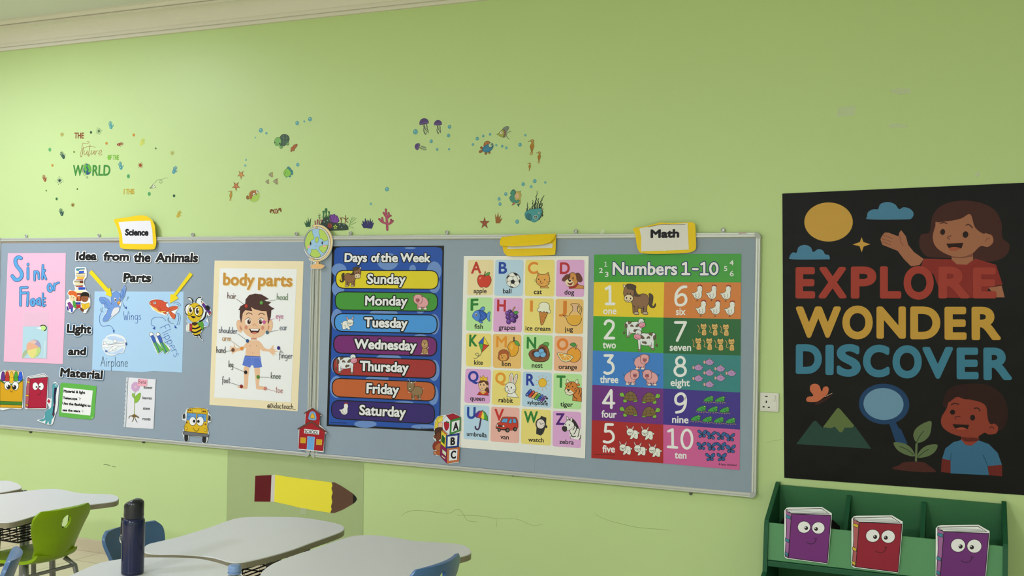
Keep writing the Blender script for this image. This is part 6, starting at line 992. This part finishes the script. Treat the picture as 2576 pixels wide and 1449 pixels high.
def d_cat(a):
    c, k = '#d8b468', '#4a3018'; a.L(k, '30 90 8 80 16 50 4 22 0 20', 9, 1); a.L(c, '30 90 8 80 16 50 4 22 0 20', 5, 1); a.P(c, '40 110 44 70 56 56 76 58 84 80 84 112 62 118', 1, k, 3); [a.L('#9a6030', q, 3) for q in ('54 74 54 112', '64 76 64 114', '74 74 74 112')]
    a.P(c, '30 14 36 0 48 8 66 8 80 0 84 14 88 34 76 54 56 58 38 52 28 34', 1, k, 3); [a.L(k, q, 2.5) for q in ('20 30 48 34', '22 40 48 38', '66 34 96 30', '66 38 94 42', '44 26 54 26', '64 26 74 26')]; a.E('#9a4a34', 58, 32, 4, 3); a.L(k, '50 40 58 44 66 40', 2.5, 1)
CATF = (d_cat, 50, 58, 118)
def d_fish(a):
    c = '#b48cc0'; a.P('#d8a8a0', '22 30 4 20 0 40 8 50 22 42', 1, KO, 2); a.P('#d8a8a0', '40 14 56 0 64 10', 0, KO, 2); a.P(c, '16 36 30 16 56 10 80 22 92 36 78 54 52 62 30 54', 1, KO, 2.5); a.L('#6a4478', '52 30 60 36 54 44', 2.5, 1); a.E(KO, 78, 30, 3, 3); a.L(KO, '80 44 88 42', 2.5)
FISH = (d_fish, 46, 32, 62)
def d_frog(a):
    g, k = '#3a9a44', '#14361c'; [a.L('#b89c5c', q, 3.5, 1) for q in ('16 44 8 54 2 56', '30 46 30 58 20 60', '78 40 84 56 96 60', '70 46 72 58 64 62', '50 50 52 60 44 62')]
    a.P(g, '4 40 20 24 40 12 60 6 74 0 82 6 92 10 86 24 88 36 76 48 50 50 24 50', 1, k, 3); a.L(k, '50 30 72 44 86 52', 4, 1); a.E('#d8d8a0', 76, 10, 5, 5, 0, k, 2); a.L(k, '72 22 90 22', 2.5)
FROG = (d_frog, 48, 30, 64)
def d_butterfly(a):
    b, k = '#2f66ac', '#10182c'; a.P(b, '44 44 8 26 4 4 18 2 40 20 48 40', 1, k, 5); a.P(b, '48 42 56 16 78 2 92 8 88 30 64 46', 1, k, 5); a.P(b, '44 46 20 50 12 64 24 76 42 66 48 50', 1, k, 5); a.P(b, '50 46 72 50 78 62 66 74 52 64', 1, k, 5); a.L(k, '46 36 50 72', 6)
    [a.L(k, q, 2.5) for q in ('44 42 16 12', '52 40 78 14', '44 50 24 62', '54 50 66 62')]
BFLY = (d_butterfly, 48, 40, 78)
C0 = [(1494, 709.7), (1492.7, 795), (1491.4, 881.5), (1490.2, 968.2), (1488.9, 1056.7), (1487.5, 1152)]
C1 = [(1670.9, 710), (1669, 799), (1668.8, 888.8), (1668.6, 977.5), (1668.6, 1068), (1668.6, 1165.6)]
C2 = [(1864.1, 710.5), (1863.4, 802.8), (1862.7, 894.6), (1861.9, 987.4), (1861.2, 1080.7), (1860.4, 1182.6)]
def cell(col, i, c, tr, digit, dw, word, wp, an, spots):
    A_, B_ = (C0, C1) if col == 0 else (C1, C2)
    a = art((0, 0, 1), .0212, **GN); a.P(c, [A_[i], B_[i], B_[i+1], A_[i+1]]); cl = a.build('number_cell', t)
    a = art(tr, .0215, **GN); [a.L(WH, s, dw, 1, 'z' in s0) for s0, s in [(d, d.replace('z', '')) for d in digit]]; a.build('numeral', cl)
    a = art(tr, .0215, **GN); a.T(WH, word, wp[0], wp[1], wp[2], 2); a.build('word', cl)
    for sp in spots: a = art(tr, .0216, **GN); place(a, an, sp[0], sp[1], sp[2], sp[3] if len(sp) > 3 else 1); a.build('animal_picture', cl)
def ringpts(cx, cy, rx, ry): return 'z'+' '.join(f'{cx+rx*math.cos(i*.5236):.1f} {cy+ry*math.sin(i*.5236):.1f}' for i in range(12))
cell(0, 0, '#e4c62a', Z9, ['208 712 246 690', '246 690 246 854', '210 856 286 856'], 27, 'one', ((182, 954), (306, 954), 66), HORSE, [(530, 815, 300, -1)])
cell(1, 0, '#d27c38', Z9, ['976 692 930 700 886 750 876 820 890 860 930 868 966 848 976 810 960 774 924 768 884 796'], 26, 'six', ((880, 962), (968, 962), 68), HEN, [(1080, 750, 162), (1217, 750, 162), (1354, 753, 162), (1116, 896, 162), (1253, 898, 162), (1392, 902, 162)])
cell(0, 1, '#3f9a34', Z9, ['198 1050 212 1024 244 1018 276 1040 274 1084 240 1130 198 1184', '198 1184 284 1184'], 26, 'two', ((178, 1280), (300, 1282), 66), COW, [(478, 1090, 190), (590, 1205, 205, -1)])
cell(1, 1, '#1f6234', Z9, ['872 1034 972 1034', '972 1034 890 1208'], 26, 'seven', ((820, 1304), (1022, 1306), 66), CATF, [(1136, 1100, 116), (1243, 1102, 116), (1350, 1105, 116), (1085, 1238, 118), (1190, 1240, 118), (1297, 1244, 118), (1403, 1246, 118)])
cell(0, 2, '#3a7ccc', Z10, ['182 86 250 86', '250 86 212 142', '212 142 246 158 258 200 242 234 204 246 180 236'], 24, 'three', ((140, 328), (300, 330), 62), PIG, [(505, 142, 142, -1), (418, 279, 142, -1), (590, 283, 148, 1)])
cell(1, 2, '#2f8084', Z10, [ringpts(854, 138, 36, 38), ringpts(852, 222, 48, 44)], 23, 'eight', ((768, 356), (936, 358), 62), FISH, [(x, y, 64) for x, y in ((1106, 142), (1008, 190), (1204, 200), (1302, 240), (1106, 237), (1008, 287), (1204, 283), (1106, 340))])
cell(0, 3, '#6a2880', Z10, ['238 396 168 508', '168 508 264 510', '240 400 240 550'], 24, 'four', ((154, 636), (284, 640), 62), TURTLE, [(392, 455, 104), (594, 466, 106, -1), (392, 581, 104), (594, 592, 106, -1)])
cell(1, 3, '#3b2a8c', Z10, ['898 470 884 434 848 426 814 456 816 504 850 520 888 502 900 464 896 530 868 578 818 592'], 24, 'nine', ((782, 684), (924, 688), 62), FROG, [(x, y, 66) for x, y in ((1105, 475), (1207, 478), (1040, 560), (1143, 566), (1246, 572), (990, 645), (1093, 655), (1196, 662), (1300, 668))])
cell(0, 4, '#a82424', Z10, ['252 700 192 698', '192 698 186 762', '186 762 230 760 258 796 252 838 212 858 174 850'], 23, 'five', ((162, 946), (270, 948), 62), BUNNY, [(430, 766, 130, -1), (562, 773, 130, -1), (366, 906, 130, -1), (497, 913, 130, -1), (628, 926, 130, -1)])
cell(1, 4, '#cc5c98', Z10, ['748 760 784 744', '784 744 786 896', '744 898 824 904', ringpts(912, 830, 46, 82)], 23, 'ten', ((804, 1000), (906, 1004), 62), BFLY, [(1050, 783, 72), (1125, 797, 74, -1), (1215, 803, 72), (1295, 815, 74, -1), (1040, 892, 70, -1), (1130, 897, 74, -1), (1217, 895, 73), (1300, 918, 76, -1), (1120, 991, 72), (1222, 991, 73)])
a = art(Z10, .0216, **GN); a.T('#2a1a2a', '© Laura Strickland', (1194, 1060), (1352, 1070), 17, .4); a.L('#5a1c1c', '90 964 270 972', 5); a.build('maker_mark', t)
# ------------------------------------------------ yellow sign cards hooked over the board top
YC = '#e8c41c'; SG = dict(rough=.5, gain=1.15)
def bent(t, m, rows, name, th=.0012):       # a curled card: rows of (pixel x, pixel y, depth)
    mb = MB(); k = len(rows[0]); P = [wallp(u, v, -d) for r in rows for u, v, d in r]; n = len(P); Q = [p+Vector((0, th, 0)) for p in P]
    fs = [(i*k+j, i*k+j+1, (i+1)*k+j+1, (i+1)*k+j) for i in range(len(rows)-1) for j in range(k-1)]
    rim = [j for j in range(k)]+[i*k+k-1 for i in range(1, len(rows))]+[(len(rows)-1)*k+j for j in range(k-2, -1, -1)]+[i*k for i in range(len(rows)-2, 0, -1)]
    mb.add(P+Q, fs+[tuple(n+i for i in f[::-1]) for f in fs]+[(rim[i], n+rim[i], n+rim[(i+1) % len(rim)], rim[(i+1) % len(rim)]) for i in range(len(rim))], mat(m, **dict(LK, **SG))); return mb.build(name, t, smooth=False)
t = poster('sign_card', (0, 0, 1), (340, 590), 'yellow sign card reading Science on the left whiteboard', 'sign')
art((0, 0, 1), .0350, **SG).sheet(YC, '287 556 290 551 318 547 348 542 366 543 380 551 389 566 391 585 393 606 391 621 385 627 360 628 330 627 308 625 301 618 299 590 294 572', .0006, 1).build('yellow_card', t)
a = art((0, 0, 1), .0358, **SG); a.sheet('#dcdce2', '298 559 340 556 378 555 383 580 385 614 346 614 309 613 307 590', .0004); a.build('white_paper', t)
a = art(Z1, .0364, **SG); a.T('#14141a', 'Science', (1270, 1334), (1498, 1336), 58, 4.5); a.build('printed_word', t)
t = poster('sign_card', (0, 0, 1), (1328, 617), 'folded yellow sign card without visible writing, above the alphabet poster', 'sign')
art((0, 0, 1), .0345, **SG).sheet(YC, '1262 604 1264 598 1300 592 1390 588 1398 592 1397 634 1392 641 1360 643 1284 644 1272 640 1266 630', .0006, 1).build('yellow_card', t)
a = art((0, 0, 1), .0353, **SG); a.sheet('#dcdcd8', '1277 618 1391 612 1389 624 1277 626', .0004); a.build('white_paper', t)
bent(t, YC, [[(1262, 596, .037), (1290, 594, .037), (1330, 592, .037), (1370, 590, .037), (1392, 588, .037), (1397, 590, .037)], [(1258, 604, .046), (1290, 603, .046), (1330, 602, .046), (1370, 599, .046), (1388, 596, .044), (1396, 593, .040)], [(1257, 613, .054), (1290, 613, .054), (1330, 612, .055), (1368, 608, .054), (1386, 602, .050), (1395, 597, .042)], [(1259, 618, .058), (1290, 620, .058), (1330, 618, .058), (1366, 615, .057), (1384, 609, .052), (1393, 602, .043)]], 'folded_flap')
t = poster('sign_card', Z9, (780, 220), 'yellow sign card reading Math on the right whiteboard', 'sign')
art(Z9, .0350, **SG).sheet(YC, '470 133 540 120 600 110 680 88 740 74 830 80 1000 72 1050 78 1064 110 1070 230 1070 320 1040 352 960 368 700 376 560 370 520 345 500 280 490 200', .0006, 1).build('yellow_card', t)
a = art(Z9, .0358, **SG); a.sheet('#dcdad6', '528 132 620 116 740 90 860 92 990 80 1002 335 760 345 545 352 546 220', .0004); a.build('white_paper', t)
a = art(Z9, .0364, **SG); a.T('#14141a', 'Math', (640, 218), (904, 214), 70, 6); a.build('printed_word', t)
a = art(Z9, .0366, **SG); a.L('#6a5a4a', '610 120 740 94 860 96 968 92', 4, 1); a.E('#e8e8e8', 768, 343, 8, 7); a.build('push_pin', t)
# ------------------------------------------------ black motivational poster
Z11 = (1940, 440, 2.786); Z12 = (1940, 920, 2.739)
GB = dict(rough=.45, spec=.12, gain=1.2)
t = poster('poster', Z11, (950, 1100), 'large black poster reading EXPLORE WONDER DISCOVER on the wall at the right', 'poster')
a = Art(.003, (0, 0, 1)); a.kw = dict(rough=.36, spec=.13, bump=.35, bscale=5); a.sheet('#0d0b0c', '1968 487 2270 473.5 2591 459 2592 850 2593 1247 2280 1224.5 1973 1202 1970 850', .0025); a.build('sheet', t)
RED, YEL, BLU, SKN = '#8e322c', '#c09440', '#3c7894', '#a06850'
def bart(tr, d=.0034): a = Art(d, tr); a.kw = dict(LK, **GB); return a
a = bart(Z11); a.E('#c49848', 402, 330, 170, 137, 0); a.build('sun_print', t)
a = bart(Z11); a.P('#4a7ca0', '672 292 682 258 720 240 748 240 766 204 818 190 868 206 896 240 930 226 976 240 998 270 984 304 940 312 690 312', 1); a.build('cloud_print', t)
a = bart(Z11); a.P('#4a7ca0', '130 572 150 544 178 544 192 506 234 490 276 506 294 540 330 520 362 530 378 556 404 562 410 590 390 592 150 592', 1); a.build('cloud_print', t)
a = bart(Z11); a.P('#c49848', '634 436 646 470 694 486 648 502 634 542 620 500 572 488 622 470'); a.build('star_print', t)
a = bart(Z11); H_ = '#432422'
a.P(H_, '1110 400 1130 290 1200 212 1330 180 1470 196 1570 250 1614 340 1620 440 1670 490 1650 560 1580 600 1500 606 1420 590 1200 580 1090 570 1040 500 1050 420', 1); a.P(SKN, '1266 560 1412 540 1416 600 1370 630 1310 632 1264 604', 0); a.P('#7a4a3c', '1268 564 1410 548 1412 572 1340 584 1270 580', 0)
a.P(SKN, '1164 320 1280 300 1390 270 1440 340 1490 400 1546 424 1556 470 1520 504 1466 500 1410 550 1330 576 1240 560 1160 510 1132 440 1150 360', 1); a.P(H_, '1150 326 1160 250 1280 190 1400 200 1490 300 1500 410 1430 370 1396 276 1330 306 1240 324', 1)
a.L('#7a4638', '1500 468 1512 448 1532 446', 5, 1); a.E('#2a1c1a', 1202, 400, 17, 21, 10); a.E('#2a1c1a', 1362, 418, 20, 23, 10); a.L('#4a2a26', '1186 340 1208 334 1232 340', 8, 1); a.L('#4a2a26', '1366 352 1386 348 1410 370', 8, 1); a.L('#6a3a30', '1262 426 1236 438 1250 450', 6, 1); a.P('#2a1614', '1226 482 1346 476 1336 510 1300 530 1250 522', 0); a.P('#a0523c', '1244 516 1280 504 1324 514 1290 532 1256 530', 1)
a.P(SKN, '900 400 912 388 944 430 960 490 1000 540 1070 590 1040 632 980 640 930 590 886 532 830 510 780 490 770 466 766 450 778 424 796 404 820 404 892 430', 0); [a.L('#7a4a3a', s, 4, 1) for s in ('780 424 820 434 850 448', '772 446 812 458 844 470', '776 466 808 480 836 490', '902 430 908 470 926 494')]
a.P('#862c28', '1070 586 1264 592 1300 626 1370 630 1430 586 1576 630 1622 768 1530 788 1480 864 1200 860 1140 700 1050 640', 0); a.P(SKN, '1524 790 1616 776 1636 858 1576 858', 0); a.build('girl_print', t)
def letters(word, col, items, bold=13):
    a = bart(Z11, .0060); k0 = a.k
    for ch, (x0, x1, y0, y1) in zip(word, items): a.k = k0; a.T(col, ch, (x0+bold, y1-bold), (x1-bold, y1-bold+ (0)), (y1-y0-2*bold), bold)
    a.build('word_'+word.lower(), t, 'large lettering '+word)
letters('EXPLORE', '#9e3c33', [(170, 308, 646, 866), (332, 528, 645, 866), (558, 737, 642, 867), (762, 912, 640, 867), (928, 1140, 640, 872), (1172, 1390, 642, 866), (1415, 1578, 648, 866)])
letters('WONDER', YEL, [(172, 488, 922, 1140), (498, 712, 918, 1150), (738, 944, 922, 1148), (975, 1186, 922, 1152), (1215, 1370, 924, 1156), (1405, 1610, 924, 1158)])
letters('DISCOVER', BLU, [(172, 355, 1187, 1395), (380, 438, 1190, 1402), (458, 628, 1188, 1412), (643, 830, 1192, 1416), (850, 1056, 1196, 1424), (1060, 1275, 1205, 1427), (1300, 1454, 1210, 1432), (1488, 1688, 1210, 1438)])
a = bart(Z12); a.P('#3a1c1a', '300 262 340 240 416 206 380 236 320 268', 1); a.P('#c06848', '242 240 250 216 290 206 268 170 272 136 300 124 330 136 348 178 360 150 384 142 396 160 390 190 376 206 320 246 264 250', 1); a.L('#d8a890', '370 214 420 190', 3); a.build('butterfly_print', t)
a = bart(Z12); a.P('#28443c', '172 540 290 384 306 378 356 430 460 300 480 340 580 420 690 572', 0); a.P('#5e6e40', '356 424 452 296 464 290 476 300 572 412 560 426 506 426 490 456 474 460 440 420 410 430 386 426', 0); a.build('mountain_print', t)
a = bart(Z12); B_ = '#1e3e66'; a.E(B_, 778, 264, 174, 140, 4); a.P(B_, '812 396 856 386 880 430 896 440 940 540 858 530 832 452', 0); a.E('#6a90ae', 774, 264, 138, 110, 4); a.build('magnifier_print', t)
a = bart(Z12); g, gd = '#5e6e4a', '#2c3a28'; a.P('#4a2420', '836 704 880 686 920 664 1040 664 1090 690 1130 720 1120 734 960 728 850 714', 1); a.P(g, '990 660 994 540 1010 520 1004 660', 0); a.P(g, '980 470 1000 430 1050 396 1100 382 1104 420 1090 480 1050 520 1004 530 984 500', 1); a.P(g, '844 530 910 534 964 566 990 622 930 614 870 580', 1); a.P(g, '1008 632 1030 580 1080 548 1144 544 1130 590 1080 624', 1); [a.L(gd, s, 5, 1) for s in ('1050 450 1020 490 1000 530', '886 556 940 580 980 612', '1084 576 1050 596 1016 626')]; a.build('seedling_print', t)
a = bart(Z12); HB, SB = '#2c1614', '#8a3a2c'
a.P(HB, '1200 290 1196 200 1260 140 1380 124 1500 136 1590 200 1630 300 1620 400 1560 450 1480 380 1400 220', 1); a.P(SB, '1310 480 1428 480 1432 530 1380 552 1330 548 1308 510', 0); a.P('#5c221c', '1312 490 1424 500 1420 518 1340 522', 1); a.P(SB, '1230 240 1280 216 1340 226 1440 250 1480 270 1496 380 1530 394 1562 420 1552 464 1500 474 1470 462 1420 488 1340 494 1240 466 1180 420 1172 360 1206 300', 1)
a.P(HB, '1226 250 1236 200 1300 170 1420 170 1520 240 1536 330 1540 392 1504 396 1490 320 1470 268 1400 236 1330 230 1280 214', 1); a.L('#4a1e18', '1504 430 1520 420 1534 434', 6, 1); a.L(HB, '1242 268 1266 260 1292 266', 8, 1); a.L(HB, '1400 294 1424 292 1440 312', 8, 1); a.E('#1c1010', 1250, 320, 18, 17); a.E('#1c1010', 1388, 358, 17, 20); a.L('#4a1e18', '1302 350 1270 352 1268 368', 6, 1); a.P('#1c0e0c', '1248 402 1364 408 1354 436 1310 440 1270 436', 0); a.P('#a04838', '1270 434 1310 424 1346 434 1310 442', 1)
a.P('#6a2420', '1176 640 1236 650 1240 740 1170 732', 0); a.P('#6a2420', '1490 680 1590 680 1592 762 1500 754', 0); a.P('#38688a', '1178 640 1200 570 1256 526 1310 512 1340 546 1380 552 1430 514 1500 540 1560 600 1590 682 1490 692 1500 754 1236 742 1236 652', 0); a.L('#244a66', '1240 600 1236 652', 5); a.L('#244a66', '1460 616 1480 660 1492 694', 5, 1); a.build('boy_print', t)
# ------------------------------------------------ storybook cutouts stuck on the green rack
def rackbook(x0, sx, y0, sy, body, spine, band, lab):
    a = Art(.3110, Z12); a.kw = dict(LK, rough=.4, gain=1.25); book(a, body, spine, band, lambda u, v: (x0+sx*u, y0+sy*v)); a.build('book_cutout', None, lab, 'paper cutout', 'storybook cutouts on the green rack')
rackbook(99, .318, 982, .383, '#6e2a74', '#9a6298', '#3a8298', 'purple storybook cutout with eyes, left end of the green rack')
rackbook(562, .344, 1040, .388, '#8c1c30', '#a85a5c', '#ccae34', 'red storybook cutout with eyes, middle of the green rack')
rackbook(1143, .362, 1105, .390, '#682a72', '#9a6298', '#3a8298', 'purple storybook cutout with eyes, right end of the green rack')
# ------------------------------------------------ paper pencil on its sheet, under the boards
Z13 = (540, 1110, 3.788)
t = poster('paper_pencil', Z13, (800, 500), 'big yellow paper pencil on a pale green sheet below the whiteboards', 'paper cutout')
a = Art(.0016, Z13); a.kw = dict(rough=.4, spec=.3, bump=.3, bscale=7, noise=.04, nscale=3); a.sheet('#adbf88', '124 90 700 140 1420 208 1416 560 1412 1000 760 960 110 900 116 480', .001); a.build('green_sheet', t)
def strip(c, p, n, lab=None): a = Art(.0030, Z13); a.kw = dict(LK, gain=1.2); a.sheet(c, p, .0008); a.build(n, t, lab)
strip('#5c1018', '387 330 542 322 532 576 378 574', 'eraser', 'dark red eraser end'); strip('#c8c4bc', '542 322 576 318 568 577 532 576', 'ferrule', 'pale band')
strip('#e6d63c', '576 318 700 340 820 356 960 372 1112 392 1122 420 1112 450 1124 490 1112 530 1120 580 1108 620 1114 650 1100 682 960 660 820 636 700 606 568 578', 'shaft', 'yellow shaft')
strip('#5c4030', '1114 392 1140 391 1200 422 1260 460 1318 500 1318 596 1220 652 1140 684 1102 682 1116 650 1110 620 1122 580 1114 530 1126 490 1114 450 1124 420', 'wood', 'brown wood cone'); strip('#1a1816', '1318 500 1344 528 1356 552 1340 578 1318 597', 'lead_tip', 'black lead tip')
for q in ('846 342 880 346 916 356 914 370 880 366 848 356', '590 290 604 296 642 316 640 324 600 306', '820 630 876 636 872 700 812 694'): a = Art(.0042, Z13); a.kw = dict(rough=.12, spec=.5, alpha=.25); a.P('#e8eed6', q); a.build('tape', t)
